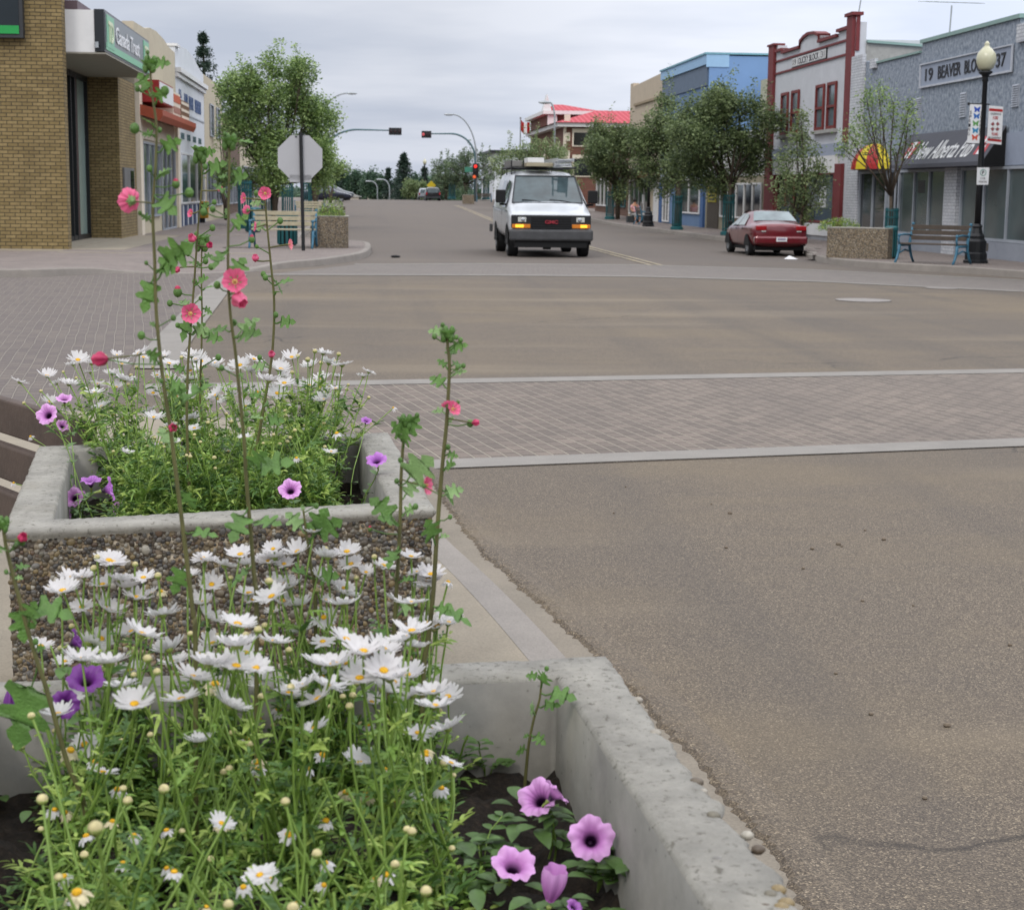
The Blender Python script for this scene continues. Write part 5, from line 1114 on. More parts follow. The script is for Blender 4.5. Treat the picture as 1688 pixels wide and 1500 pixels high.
# curved street lights and mast-arm signals at the next junction
def arc_pts(a, b, bulge, n=12):
    """quarter-ellipse from vertical pole top a to arm end b"""
    out = []
    for i in range(n + 1):
        t_ = i / n * PI / 2; out.append((a[0] + (b[0] - a[0]) * (1 - math.cos(t_)), a[1], a[2] + (b[2] - a[2]) * math.sin(t_)))
    return out
def cobra(name, label, pole_px, base_d, top_px, top_py, knee_py, r=.09):
    d = base_d; x, _ = FD(pole_px, 300, d); xe, ze = FD(top_px, top_py, d); _, zk = FD(pole_px, knee_py, d)
    l = thing(name, label, 'street light', (x, d, hz(d))); mb = MB(); mb.tube([(x, d, hz(d))] + arc_pts((x, d, zk), (xe, d, ze), 0), [r * 1.3] + [r * .8] * 13, 8); mb.build('pole', M['galv'], l, smooth=True)
    s = 1 if xe > x else -1; mb = MB(); mb.ball((xe + s * .35, d, ze - .02), (.5, .18, .12), 10, 6); mb.build('lamp_head', M['galv'], l); return l
SD = 165.0
cobra('street_light', 'curved grey street light rising above the left trees', 531, SD - 5, 574, 154, 200)
cobra('street_light', 'curved grey street light above the red traffic signal', 785, SD, 746, 189, 262)
cobra('street_light', 'curved dark street light in front of the brick hall gable', 913, 125, 906, 169, 200, .08)
cobra('street_light', 'distant pale street light, the nearer of two left of the big spruce', 642, 235, 630, 296, 312, .09)
cobra('street_light', 'distant pale street light, the farther of two left of the big spruce', 622, 260, 611, 299, 312, .09)
def mast(label, pole_px, d, end_px, end_py, knee_py, hx0, hx1, hy, lit=None):
    x, _ = FD(pole_px, 300, d); xe, ze = FD(end_px, end_py, d); _, zk = FD(pole_px, knee_py, d)
    s = thing('traffic_signal', label, 'traffic signal', (x, d, hz(d))); mb = MB(); s1 = 1 if xe > x else -1; xm = x + s1 * abs(xe - x) * .45
    mb.tube([(x, d, hz(d))] + arc_pts((x, d, zk), (xm, d, ze + .05), 0) + [(xe, d, ze)], [.12] + [.09] * 12 + [.08, .05], 8); mb.build('mast_arm', mat('mast_teal', '4f6a70', .5, .2), s, smooth=True)
    a, za = FD(hx0, hy, d); b, _ = FD(hx1, hy, d); mb = MB(); mb.box(a, b, d - .2, d + .2, za - .33, za + .33); hd_ = mb.build('signal_head', M['black_metal'], s, bevel=.03)
    for k in range(3):
        c = a + (b - a) * (k + .5) / 3; mb = MB(); mb.lathe([(.15, 0), (.13, .03), (.001, .05)], 12); mb.xf(Matrix.Translation((c, d - .2, za)) @ Matrix.Rotation(PI / 2, 4, 'X'))
        m_ = emis('signal_red_dim', 'b04a50', .45) if lit == k else mat('lens_dark', '2a1a1c', .3); mb.build('lens', m_, hd_)
    return s
mast('mast arm signal reaching in from the left trees, dark horizontal head at its end', 531, SD - 5, 662, 216, 262, 641, 662, 217)
rs = mast('mast arm signal from the right pole, horizontal head with faint red lens', 783, SD, 695, 221, 262, 695, 711, 222, 0)
x, _ = FD(783, 300, SD); _, z1 = FD(783, 270, SD); _, z0 = FD(783, 293, SD); mb = MB(); mb.box(x - .26, x + .3, SD - .5, SD - .13, z0, z1); vh = mb.build('signal_head', M['black_metal'], rs, bevel=.03)
for k, m_ in enumerate((emis('signal_red', 'e02a22', 1.4), mat('lens_off', '1a1a1a', .3), emis('hand_orange', 'd0562a', .7))):
    mb = MB(); mb.lathe([(.16, 0), (.13, .04), (.001, .06)], 14); mb.xf(Matrix.Translation((x + (0 if k < 2 else -.1), SD - .5, z1 - .28 - k * .5)) @ Matrix.Rotation(PI / 2, 4, 'X')); mb.build('lens', m_, vh)
ns = thing('street_name_sign', 'green street name plate on the right signal pole', 'sign', (x - .9, SD - .1, z0)); a, za = FD(766, 279, SD); mb = MB(); mb.box(a, x - .14, SD - .12, SD - .1, za - .3, za + .2); mb.build('plate', mat('sign_green2', '3f7f6a', .5), ns)
ys_ = thing('warning_sign', 'yellow sign on a dark post left of the far planter', 'sign', (FD(533, 300, 100)[0], 100, .3)); xx, zz = FD(527, 286, 100); xe, ze = FD(534, 340, 100)
mb = MB(); mb.tube([(xe, 100, hz(100)), (xe, 100, zz)], .06, 8); mb.build('post', M['black_metal'], ys_); mb = MB(); mb.box(xe - .5, xe + .28, 99.9, 99.93, zz - .22, zz + .22); mb.build('plate', mat('sign_yellow', 'b09a1c', .5), ys_)
xx, zz = FD(711, 306, 180); s_ = thing('warning_sign', 'tiny yellow diamond sign beside the far white globe lamp', 'sign', (xx, 180, hz(180))); mb = MB(); mb.tube([(xx, 180, hz(180)), (xx, 180, zz)], .05, 6); mb.build('post', M['black_metal'], s_); mb = MB(); mb.prism([(xx, zz - .5), (xx + .5, zz), (xx, zz + .5), (xx - .5, zz)], 179.9, 179.93, 'y'); mb.build('plate', bpy.data.materials['sign_yellow'], s_)
# teal litter bins and tree guards
def guard(label, h=1.45, w=.42):
    g = proto('tree_guard', label, 'tree guard', 'teal iron tree guards'); mb = MB()
    for k in range(16):
        a = 2 * PI * k / 16; mb.tube([(w / 2 * math.cos(a), w / 2 * math.sin(a), 0), (w / 2 * math.cos(a), w / 2 * math.sin(a), h + .08)], .016, 5)
    mb.build('bars', M['teal'], g); mb = MB()
    for z in (.05, .22, h - .25, h - .02): mb.lathe([(w / 2 + .03, z), (w / 2 + .03, z + .04), (w / 2 - .02, z + .04), (w / 2 - .02, z)], 16)
    mb.f = [f for f in mb.f if len(f) == 4]; mb.m = [0] * len(mb.f); mb.build('band', M['teal'], g)
    mb = MB(); mb.lathe([(w / 2 + .08, 0), (w / 2 + .08, .12), (w / 2, .16)], 16); mb.build('foot', M['teal'], g); return g
# ================================================================ far seated person
def skin_chain(me_pts, edges, radii, name, m, parent):
    me = bpy.data.meshes.new(name); me.from_pydata(me_pts, edges, []); me.materials.append(m)
    o = bpy.data.objects.new(name, me); COL.objects.link(o); o.parent = parent; md = o.modifiers.new('k', 'SKIN')
    me.skin_vertices.new() if not me.skin_vertices else None
    for v, r in zip(me.skin_vertices[0].data, radii): v.radius = (r, r)
    me.skin_vertices[0].data[0].use_root = True; md.use_smooth_shade = True
    s = o.modifiers.new('s', 'SUBSURF'); s.levels = s.render_levels = 1; return o
pr = proto('person', 'person in a pink and white top seated low by the dark shopfront beyond the van', 'person')
J = [(0, 0, .45), (0, .02, .72), (0, .03, .95), (0, .02, 1.04), (0, -.01, 1.16), (.2, .02, .93), (.24, -.08, .70), (.16, -.28, .62), (-.2, .02, .93), (-.24, -.08, .70), (-.16, -.28, .62), (.1, -.02, .44), (.13, -.44, .46), (.12, -.46, .06), (.12, -.58, .03), (-.1, -.02, .44), (-.13, -.44, .46), (-.12, -.46, .06), (-.12, -.58, .03)]
E_ = [(0, 1), (1, 2), (2, 3), (3, 4), (2, 5), (5, 6), (6, 7), (2, 8), (8, 9), (9, 10), (0, 11), (11, 12), (12, 13), (13, 14), (0, 15), (15, 16), (16, 17), (17, 18)]
R_ = [.15, .15, .13, .055, .10, .055, .042, .03, .055, .042, .03, .09, .065, .045, .03, .09, .065, .045, .03]
bd = skin_chain(J, E_, R_, 'body', mat('skin', 'b58468', .6), pr)
skin_chain([(0, .0, .48), (0, .02, .72), (0, .03, .93), (.19, .02, .92), (.23, -.05, .78), (-.19, .02, .92), (-.23, -.05, .78)], [(0, 1), (1, 2), (2, 3), (3, 4), (2, 5), (5, 6)], [.17, .17, .14, .07, .06, .07, .06], 'shirt', mat('pink_top', 'c9989c', .8, var=.4, vs=14), pr)
skin_chain([(0, 0, .45), (.1, -.02, .44), (.13, -.44, .46), (.125, -.45, .26), (-.1, -.02, .44), (-.13, -.44, .46), (-.125, -.45, .26)], [(0, 1), (1, 2), (2, 3), (0, 4), (4, 5), (5, 6)], [.17, .10, .075, .06, .10, .075, .06], 'trousers', mat('grey_trousers', '8b8a88', .8), pr)
mb = MB(); mb.ball((0, .03, 1.2), (.105, .115, .11), 12, 8); mb.build('hair', mat('dark_hair', '1d1714', .7), pr, smooth=True)
mb = MB(); mb.ball((.035, -.105, 1.17), .012, 6, 4); mb.ball((-.035, -.105, 1.17), .012, 6, 4); mb.ball((0, -.115, 1.14), (.012, .02, .018), 6, 4); mb.build('face_features', mat('face_dark', '4a2e26', .6), pr)
c = GS(1019, 368, .14); place(pr, 14.2, 86.2, .145, .2, .95)
st_ = thing('low_wall_seat', 'low dark ledge the seated person rests on', 'seat', (14.2, 86.2, .145)); mb = MB(); mb.box(13.8, 14.75, 85.95, 86.5, .145, .50); mb.build('ledge', mat('ledge_dark', '2f3436', .8), st_, bevel=.01)
# ================================================================ TREES
def unit(n, rs):
    v = rs.normal(size=(n, 3)); return v / np.linalg.norm(v, axis=1)[:, None]
def leaf_quads(C, size, rs, aspect=0.5, updown=0.5, droop=0.0):
    """C Nx3 leaf centres -> rhombic leaf quads folded along the rib"""
    n = len(C); a = unit(n, rs); a[:, 2] = a[:, 2] * updown - droop; a /= np.linalg.norm(a, axis=1)[:, None]
    b = np.cross(a, unit(n, rs)); b /= np.linalg.norm(b, axis=1)[:, None] + 1e-9; s = size * rs.uniform(.6, 1.25, n)[:, None]
    V = np.stack([C, C + a * s * .5 + b * s * aspect * .5, C + a * s, C + a * s * .5 - b * s * aspect * .5], 1).reshape(-1, 3)
    Q = np.arange(4 * n).reshape(n, 4); return V, Q
def leafset(k): return [leafmat('leaf_%s_a' % k, LC[k][0]), leafmat('leaf_%s_b' % k, LC[k][1]), leafmat('leaf_%s_c' % k, LC[k][2])]
LC = {'fresh': ('7f9858', '9eb473', '5d7645'), 'dull': ('68794e', '879767', '4b5c3d'), 'light': ('78895c', '8d9a6c', '566b42'), 'far': ('5d7052', '71825f', '46593f'), 'spruce': ('2f4438', '3d5244', '22352b')}
LM = {k: leafset(k) for k in LC}
def tree(label, base, h_trunk, clumps, n_leaf, size, kind, seed, group='street trees', trunk_r=.1, stems=1, name='street_tree', spikes=0, aspect=.5, catg='tree', spread=.10, top=None, lean=(0, 0)):
    """base in street coords; clumps: (dl, dd, z, rl, rd, rz) relative to base"""
    rs = np.random.RandomState(seed); rr = random.Random(seed); l0, d0, z0 = base
    t_ = thing(name, label, catg, base, group=group); mb = MB()
    starts = []
    for s in range(stems):
        a = 2 * PI * s / max(1, stems) + .5; sp = .0 if stems == 1 else .22
        fork = (l0 + lean[0] + sp * math.cos(a), d0 + sp * math.sin(a), z0 + h_trunk); r0 = trunk_r if stems == 1 else trunk_r * .65
        if stems > 1: mb.tube([(l0, d0, z0 - .05), (l0 + .3 * sp * math.cos(a), d0 + .3 * sp * math.sin(a), z0 + h_trunk * .5), fork], [r0 * 1.3, r0, r0 * .8], 7)
        else: mb.tube([(l0, d0, z0 - .05), (l0 + .04 + lean[0] * .4, d0, z0 + h_trunk * .5), fork], [r0 * 1.25, r0, r0 * .85], 8)
        starts.append(fork)
    tips = []
    for i, (cl_, cd, cz, rl, rd, rz) in enumerate(clumps):
        c = (l0 + cl_, d0 + cd, z0 + cz); f = starts[i % len(starts)]
        mid = tuple(f[j] + (c[j] - f[j]) * .5 + rr.uniform(-.12, .12) for j in range(3)); r0 = trunk_r * (.55 if stems == 1 else .4)
        mb.tube([f, mid, c, (c[0] + rr.uniform(-.2, .2), c[1], c[2] + rz * .7)], [r0, r0 * .7, r0 * .45, r0 * .12], 6)
        nb_ = max(6, int(14 * rl * rz))
        for k in range(min(nb_, 40)):
            u = unit(1, rs)[0]; u[2] = abs(u[2]) * .8 if rr.random() < .6 else u[2]; q = .55 + .5 * rr.random()
            e = (c[0] + u[0] * rl * q, c[1] + u[1] * rd * q, c[2] + u[2] * rz * q); s_ = tuple(mid[j] + (c[j] - mid[j]) * rr.random() for j in range(3))
            m_ = tuple((s_[j] + e[j]) / 2 + rr.uniform(-.1, .1) for j in range(3)); mb.tube([s_, m_, e], [r0 * .28, r0 * .18, r0 * .06], 4, cap=False); tips.append(e)
    trunk = mb.build('trunk', M['bark'], t_, smooth=True)
    vol = np.array([c[3] * c[5] + .05 for c in clumps]); vol = vol / vol.sum(); C = []; MI = []
    for i, c in enumerate(clumps):
        n = int(n_leaf * vol[i]); nt = max(8, n // 16)
        u = unit(nt, rs); r_ = rs.uniform(.25, 1.0, nt) ** .5; tw = np.array([l0 + c[0], d0 + c[1], z0 + c[2]]) + u * r_[:, None] * np.array([c[3], c[4], c[5]]) * rs.uniform(.85, 1.12, nt)[:, None]
        per = 16; P_ = (tw[:, None, :] + rs.normal(size=(nt, per, 3)) * spread * np.array([1.2, 1.2, 1.5])).reshape(-1, 3); C.append(P_)
        tone = rs.choice(3, size=nt, p=[.45, .25, .30]); MI.append(np.repeat(tone, per))
    for k in range(spikes):
        c = clumps[rr.randrange(len(clumps))]; x = l0 + c[0] + rr.uniform(-.8, .8) * c[3]; z = z0 + c[2] + c[5] * .7; L = rr.uniform(.4, 1.1)
        n = 46; u = rs.uniform(0, 1, n); P_ = np.stack([x + u * rr.uniform(-.2, .3) * L + rs.normal(size=n) * .06, np.full(n, d0 + c[1]) + rs.normal(size=n) * .1, z + u * L * 1.3], 1); C.append(P_); MI.append(rs.choice(3, size=n))
    for e in tips: C.append(np.array(e) + rs.normal(size=(9, 3)) * spread * .9); MI.append(rs.choice(3, size=9))
    C = np.concatenate(C); MI = np.concatenate(MI); V, Q = leaf_quads(C, size, rs, aspect)
    np_obj('crown', V, Q, LM[kind], MI, t_); return t_
def auto(px0, px1, pytop, pybot, d, seed, n=9, flat=.8, dens=None):
    """clumps filling a crown seen between these pixels at distance d, spread in depth too"""
    rr = random.Random(seed); l0, zt = FD(px0, pytop, d); l1, zb = FD(px1, pybot, d); cx = (l0 + l1) / 2; w = (l1 - l0) / 2; cz = (zt + zb) / 2; hh = (zt - zb) / 2; out = []
    for k in range(n):
        a = 2 * PI * k / n + rr.uniform(-.3, .3); q = rr.uniform(.35, .82); v = math.sin(a)
        out.append((cx + w * q * math.cos(a), rr.uniform(-.5, .5) * w * flat, cz + hh * q * v, w * rr.uniform(.18, .36), w * rr.uniform(.22, .4), hh * rr.uniform(.18, .34)))
    out.append((cx + w * rr.uniform(-.1, .1), 0, cz, w * .42, w * .45, hh * .42)); return out
def rel(cl_, base): return [(c[0] - base[0], c[1], c[2] - base[2]) + c[3:] for c in cl_]
# --- left trees
b0 = (FD(452, 340, 72)[0], 72, .145)
cl_ = rel(auto(352, 560, 84, 316, 72, 5, 14), b0)
cl_ += [(FD(x, y, 72)[0] - b0[0], rnd.uniform(-1, 1), FD(x, y, 72)[1] - b0[2], .55, .55, .6) for x, y in ((415, 130), (450, 110), (480, 150), (510, 180), (385, 190), (535, 250), (375, 290), (420, 300), (530, 290), (500, 120))]
tree('largest leafy tree on the left pavement, bushy with upright sprays', b0, 1.7, cl_, 42000, .135, 'fresh', 21, stems=3, trunk_r=.15, spikes=26)
b0 = (FD(520, 340, 96)[0], 96, hz(96) + .14)
tree('second left tree seen behind the stop sign', b0, 1.6, rel(auto(466, 572, 220, 318, 96, 8, 7), b0), 5500, .15, 'fresh', 22, stems=3, trunk_r=.12)
b0 = (FD(372, 340, 84)[0], 84, .145); cl_ = [(0, 0, 3.6, .5, .5, 1.0), (-.3, .2, 4.6, .4, .4, .8), (.4, 0, 4.2, .5, .4, .8)]
tree('thin nearly bare upright tree against the left cream wall', b0, 1.4, cl_, 500, .12, 'fresh', 23, stems=4, trunk_r=.09)
b0 = (FD(545, 340, 125)[0], 125, hz(125) + .14)
tree('third left tree, low crown touching the dark blue car', b0, 1.4, rel(auto(498, 566, 250, 306, 125, 9, 6), b0), 3500, .2, 'fresh', 24, stems=2, trunk_r=.12)
# --- right trees
T = [  # label, px base, d, box, n, size, kind, stems, r, spikes, seed
 ('tallest dark leafed tree on the right, forked above its teal guard', 1200, 62.0, (1088, 1288, 122, 322), 34000, .12, 'dull', 3, .13, 12, 31, 1.9),
 ('slim trunked tree left of the tallest right tree, teal guard at its foot', 1116, 71.0, (1028, 1190, 148, 316), 22000, .12, 'dull', 1, .13, 6, 32, 2.0),
 ('dense dark tree hiding the cream building and the hall side', 1018, 92.0, (935, 1092, 180, 338), 20000, .14, 'dull', 2, .14, 8, 33, 1.8),
 ('tree right of the far signal pole, pale leafed behind the van', 895, 118.0, (800, 968, 220, 330), 11500, .16, 'light', 2, .13, 14, 34, 1.7),
 ('round tree just left of the vertical red signal', 768, 174.0, (716, 826, 238, 328), 6500, .2, 'far', 2, .15, 10, 35, 1.6),
 ('smaller round tree further left of the vertical red signal', 735, 184.0, (704, 770, 258, 330), 3500, .22, 'far', 2, .15, 6, 36, 1.5),
 ('low bushy tree by the far white globe lamp', 685, 196.0, (652, 716, 292, 334), 2600, .25, 'light', 2, .12, 3, 37, .9)]
guards = []
for lb, px, dd_, bx, n, sz, kd, stm, tr_, spk, sd_, ht in T:
    l_ = FD(px, 360, dd_)[0]; b0 = (l_, dd_, hz(dd_) + .14)
    tree(lb, b0, ht, rel(auto(*bx, dd_, sd_, 13), b0), n, sz, kd, sd_, stems=stm, trunk_r=tr_, spikes=int(spk * 1.8))
# light pyramidal tree before the white block
dd_ = 53.0; b0 = (FD(1318, 360, dd_)[0], dd_, .145)
cl_ = [(FD(x, y, dd_)[0] - b0[0], rnd.uniform(-.4, .4), FD(x, y, dd_)[1] - b0[2], r, r, rz) for x, y, r, rz in ((1316, 200, .14, .45), (1312, 235, .28, .5), (1328, 232, .2, .4), (1298, 268, .4, .42), (1330, 262, .45, .4), (1290, 300, .42, .38), (1318, 300, .5, .45), (1345, 286, .3, .3), (1305, 335, .45, .42), (1335, 330, .42, .42), (1320, 350, .45, .3), (1355, 305, .2, .25))]
tree('pale leafed pyramidal tree behind the red car, before the white block', b0, .9, cl_, 5200, .10, 'light', 38, stems=3, trunk_r=.07, spikes=4, spread=.085)
# sparse young tree on the corner
dd_ = 44.0; b0 = (FD(1466, 380, dd_)[0], dd_, .145)
cl_ = [(FD(x, y, dd_)[0] - b0[0], rnd.uniform(-.4, .4), FD(x, y, dd_)[1] - b0[2], r, r, rz) for x, y, r, rz in ((1425, 170, .2, .45), (1452, 160, .2, .4), (1468, 175, .2, .4), (1500, 180, .2, .4), (1420, 205, .38, .3), (1455, 210, .35, .35), (1492, 208, .35, .3), (1398, 225, .3, .2), (1440, 240, .4, .22), (1510, 240, .35, .2), (1388, 246, .2, .12), (1480, 255, .3, .2))]
tree('sparse young tree with thin bare branches before the grey blue block', b0, 1.5, cl_, 2300, .085, 'fresh', 39, stems=1, trunk_r=.05, spread=.09)
g0 = guard('teal iron tree guard round the tallest right tree'); place(g0, FD(1200, 388, 62)[0], 62, .145, 0, (1.0, 1.0, 1.0))
for lb, px, dd_, s in (('teal iron tree guard by the slim trunk further up the right pavement', 1116, 71, .95), ('teal iron tree guard behind the right corner planter, at the sparse tree', 1470, 44, .78), ('teal iron tree guard of the dark tree beside the van mirror', 1005, 92, 1.0),
                      ('nearest teal iron tree guard of the left row', 404, 66, 1.2), ('teal iron tree guard just right of the nearest one in the left row', 440, 72, 1.1), ('teal iron tree guard directly behind the left corner bench back', 474, 80, 1.2), ('teal iron tree guard right behind the stop sign post', 505, 96, 1.4), ('far teal iron tree guard left of the dark blue car', 517, 112, 1.4),
                      ('far teal iron tree guard near the small pale planter', 745, 176, 1.5), ('far teal iron tree guard right of the vertical signal pole', 801, 176, 1.5)):
    g = dup(g0, lb); place(g, FD(px, 360, dd_)[0], dd_, hz(dd_) + .145, 0, s)
def bin_(label): 
    b = proto('litter_bin', label, 'litter bin', 'teal slatted litter bins'); mb = MB()
    for k in range(14): a = 2 * PI * k / 14; mb.xf; mb.box(-.035, .035, .25, .275, .05, .78); n_ = len(mb.v) - 8; R_ = Matrix.Rotation(a, 4, 'Z'); mb.v[n_:] = [tuple(R_ @ Vector(p)) for p in mb.v[n_:]]
    mb.build('slats', M['teal'], b); mb = MB(); mb.lathe([(.3, .76), (.3, .84), (.2, .88), (.001, .88)], 16); mb.build('lid', M['teal'], b); mb = MB(); mb.lathe([(.24, .02), (.24, .75)], 16); mb.build('liner', M['dark'], b); return b
bn0 = bin_('teal slatted litter bin behind the left corner bench'); c = GS(490, 395, .14); place(bn0, c[0] - .05, 46.2, .145, 0, 1.0)
bn1 = dup(bn0, 'teal blue slatted litter bin between the right planter and the dark bench'); c = GS(1467, 428, .14); place(bn1, c[0] + .12, c[1] + .35, .145, 0, (.55, .55, .9))
bn2 = dup(bn0, 'far blue litter bin behind the left corner bench at the left tree row'); place(bn2, FD(417, 360, 60)[0], 60, .145, 0, 1.0)
rb = thing('recycling_bin', 'dark blue wheeled bin by the window behind the pyramidal tree', 'bin', (RF - .5, 58.6, .145)); mb = MB(); mb.box(RF - .75, RF - .25, 58.2, 58.9, .2, 1.15); mb.build('body', mat('bin_blue', '2c3d66', .5), rb, bevel=.03); mb = MB(); mb.box(RF - .8, RF - .2, 58.15, 58.95, 1.16, 1.24); mb.build('lid', mat('bin_lid', '22304f', .5), rb, bevel=.02); mb = MB(); mb.tube([(RF - .7, 58.3, .2), (RF - .7, 58.8, .2)], .07, 10); mb.build('wheel', M['dark'], rb)
# --- spruces
def spruce(label, base, h, r, seed, n=4200, size=.35, gaps=1.0, name='spruce_tree', group='spruces beyond the roofs and the hill'):
    rs = np.random.RandomState(seed); t_ = thing(name, label, 'spruce', base, group=group); mb = MB(); l0, d0, z0 = base
    mb.tube([(l0, d0, z0), (l0, d0, z0 + h)], [r * .09, .02], 7); mb.build('trunk', M['bark'], t_)
    tiers = int(h / (.42 * gaps)); C = []
    for k in range(tiers):
        f = (k + .5) / tiers; z = z0 + h * (.06 + .94 * f); R_ = r * (1 - f) ** .85 * rs.uniform(.75, 1.12) + .08; nb_ = max(4, int(8 + 6 * (1 - f)))
        for j in range(nb_):
            a = rs.uniform(0, 2 * PI); q = max(6, int(n / tiers / nb_)); u = rs.uniform(.1, 1, q); L = R_ * rs.uniform(.7, 1.1)
            C.append(np.stack([l0 + np.cos(a) * u * L + rs.normal(size=q) * .06 * L, d0 + np.sin(a) * u * L + rs.normal(size=q) * .06 * L, z - u * u * L * .28 + rs.normal(size=q) * .05 * h / tiers * 4], 1))
    C = np.concatenate(C); V, Q = leaf_quads(C, size, rs, .35, .6, .25); np_obj('crown', V, Q, LM['spruce'], rs.choice(3, size=len(C), p=[.4, .25, .35]), t_); return t_
def sp(label, px, pt, d, rpx, seed, zb=None, **kw):
    l_, zt = FD(px, pt, d); zb = hz(d) if zb is None else zb; spruce(label, (l_, d, zb), zt - zb, rpx * 2.1 / 2760 * d, seed, **kw)
sp('tall dark spruce rising above the left shop roofs', 335, 52, 112, 46, 41, zb=.3, n=9000, size=.24, gaps=2.0)
sp('biggest spruce on the far skyline left of the right trees', 666, 253, 265, 19, 42, n=5200, size=.5)
sp('smaller spruce just left of the biggest far spruce', 640, 277, 290, 11, 43, n=3000, size=.5)
sp('thin spruce left of the round far trees on the skyline', 563, 279, 330, 7, 44, n=1600, size=.6)
sp('thinnest spruce beside the dark blue car on the skyline', 572, 282, 345, 6, 45, n=1400, size=.6)
sp('spruce top showing right of the low bushy far tree', 700, 276, 260, 9, 46, n=2400, size=.5)
sp('spruce between the two far street lights', 656, 293, 300, 9, 47, n=1600, size=.55)
sp('dark spruce left of the round far trees, near the road end', 556, 286, 320, 8, 48, n=1600, size=.6)
LC['wood'] = ('46604a', '5a7358', '35503e'); LM['wood'] = leafset('wood')
for i, (px, pt, d, w, lb) in enumerate(((585, 283, 330, 22, 'broad dark tree left of centre on the far skyline'), (617, 281, 300, 22, 'rounded dark tree behind the two far street lights'), (601, 290, 340, 16, 'dark tree between the two broad skyline trees'), (681, 291, 285, 14, 'dark tree right of the biggest far spruce'), (545, 295, 345, 18, 'dark tree at the left road end behind the car'), (725, 300, 300, 25, 'dark tree mass low behind the far right trees'))):
    l_ = FD(px, 320, d)[0]; b0 = (l_, d, hz(d)); tree(lb, b0, 2.5, rel(auto(px - w, px + w, pt, 336, d, 60 + i, 8), b0), 3800, .55, 'wood', 70 + i, group='dark trees on the far skyline', trunk_r=.3, spread=.35)
# ground cover wood behind everything at the foot of the hill
rs = np.random.RandomState(5); n = 30000; X = rs.uniform(-150, 150, n); Y = rs.uniform(370, 420, n); Z = -5 + rs.uniform(0, 1, n) ** .7 * (7.6 + 1.6 * np.sin(X * .11) + 1.0 * np.sin(X * .37 + 1))
V, Q = leaf_quads(np.stack([X, Y, Z], 1), 1.6, rs, .7); o = np_obj('woodland', V, Q, LM['wood'], rs.choice(3, size=n)); o.rotation_euler = (0, 0, PHI); tag(o, kind='stuff')
# ================================================================ NEAR PLANTERS
def cbuild(mb, cols, name, m, parent=None, smooth=False):
    o = mb.build(name, m, parent, smooth=smooth); ca = o.data.color_attributes.new('Col', 'FLOAT_COLOR', 'POINT')
    ca.data.foreach_set('color', np.array([tuple(c) + (1,) if len(c) == 3 else tuple(c) for c in cols], dtype=np.float32).ravel()); return o
def aggregate(name, scale=48):
    t = NT(name); v = t.voro(scale, 'Color'); s_ = t.new('SeparateColor'); t.inp(s_, 0, v)
    c = t.ramp((s_, 0), [(0, '4a4239'), (.3, '6b5d49'), (.55, '8c7a5e'), (.8, 'a59a86'), (1, '5d5a56')])
    d = t.voro(scale, 'Distance'); c = t.mix(t.ramp(d, [(.45, 0.0), (.7, 0.85)]), c, '4b453d')
    t.set(Base_Color=c, Roughness=.7); t.bump(t.math('SUBTRACT', 1.0, d), .9, .012); return t.m
M['aggregate'] = aggregate('aggregate')
t = NT('pebbles'); a = t.new('VertexColor'); a.layer_name = 'Col'; c = t.mix(t.ramp(t.noise(220, 3), [(.3, .7), (.7, 1.0)]), (0.0, 0.0, 0.0), (a, 0)); t.set(Base_Color=c, Roughness=.5); M['pebbles'] = t.m
t = NT('rim_concrete'); c = t.ramp(t.noise(9, 6, .7), [(.3, '7d7b74'), (.7, 'a5a299')]); c = t.mix(t.ramp(t.noise(70, 4, .7), [(.56, 0.0), (.66, .8)]), c, '5a564c'); c = t.mix(t.ramp(t.noise(3, 5, .7), [(.5, 0.0), (.8, .5)]), c, '857f6e')
t.set(Base_Color=c, Roughness=.9); t.bump(t.noise(80, 6, .8), 1.0, .006); M['rim_c'] = t.m
t = NT('inner_concrete'); c = t.ramp(t.noise(5, 6, .65), [(.3, '6f6d69'), (.7, '93918b')]); c = t.mix(t.ramp(t.voro(38, 'Distance'), [(.03, .9), (.12, 0.0)]), c, '35322f'); c = t.mix(t.ramp(t.noise(2, 4, .7), [(.5, 0.0), (.8, .5)]), c, '9a9484'); t.set(Base_Color=c, Roughness=.85); t.bump(t.noise(60, 4), .25, .003); M['inner_c'] = t.m
t = NT('soil'); c = t.ramp(t.noise(60, 6, .75), [(.3, '1a1410'), (.55, '33291f'), (.75, '5a4a3c')]); t.set(Base_Color=c, Roughness=.95); t.bump(t.noise(45, 6, .8), 1.0, .03); M['soil'] = t.m
STONE = [lin(c)[:3] for c in ('62584a', '80725a', '8f836e', '55524e', '77746e', '9a9488', '564a3c', '3c3936', '857450', 'a5a093', '63503f', '6f6a5c')]
def loop_pts(Q, step=.012):
    out = []; n = len(Q)
    for i in range(n):
        a, b = Vector(Q[i]), Vector(Q[(i + 1) % n]); k = max(2, int((b - a).length / step))
        for s in range(k): out.append((a + (b - a) * s / k, i))
    return out
def inset(Q, t_):
    n = len(Q); out = []
    for i in range(n):
        p = Vector(Q[i]); a = (p - Vector(Q[i - 1])).normalized(); b = (Vector(Q[(i + 1) % n]) - p).normalized()
        na, nb_ = Vector((-a.y, a.x)), Vector((-b.y, b.x)); m = (na + nb_); m = m / m.dot(na); out.append(tuple(p + m * t_))
    return out
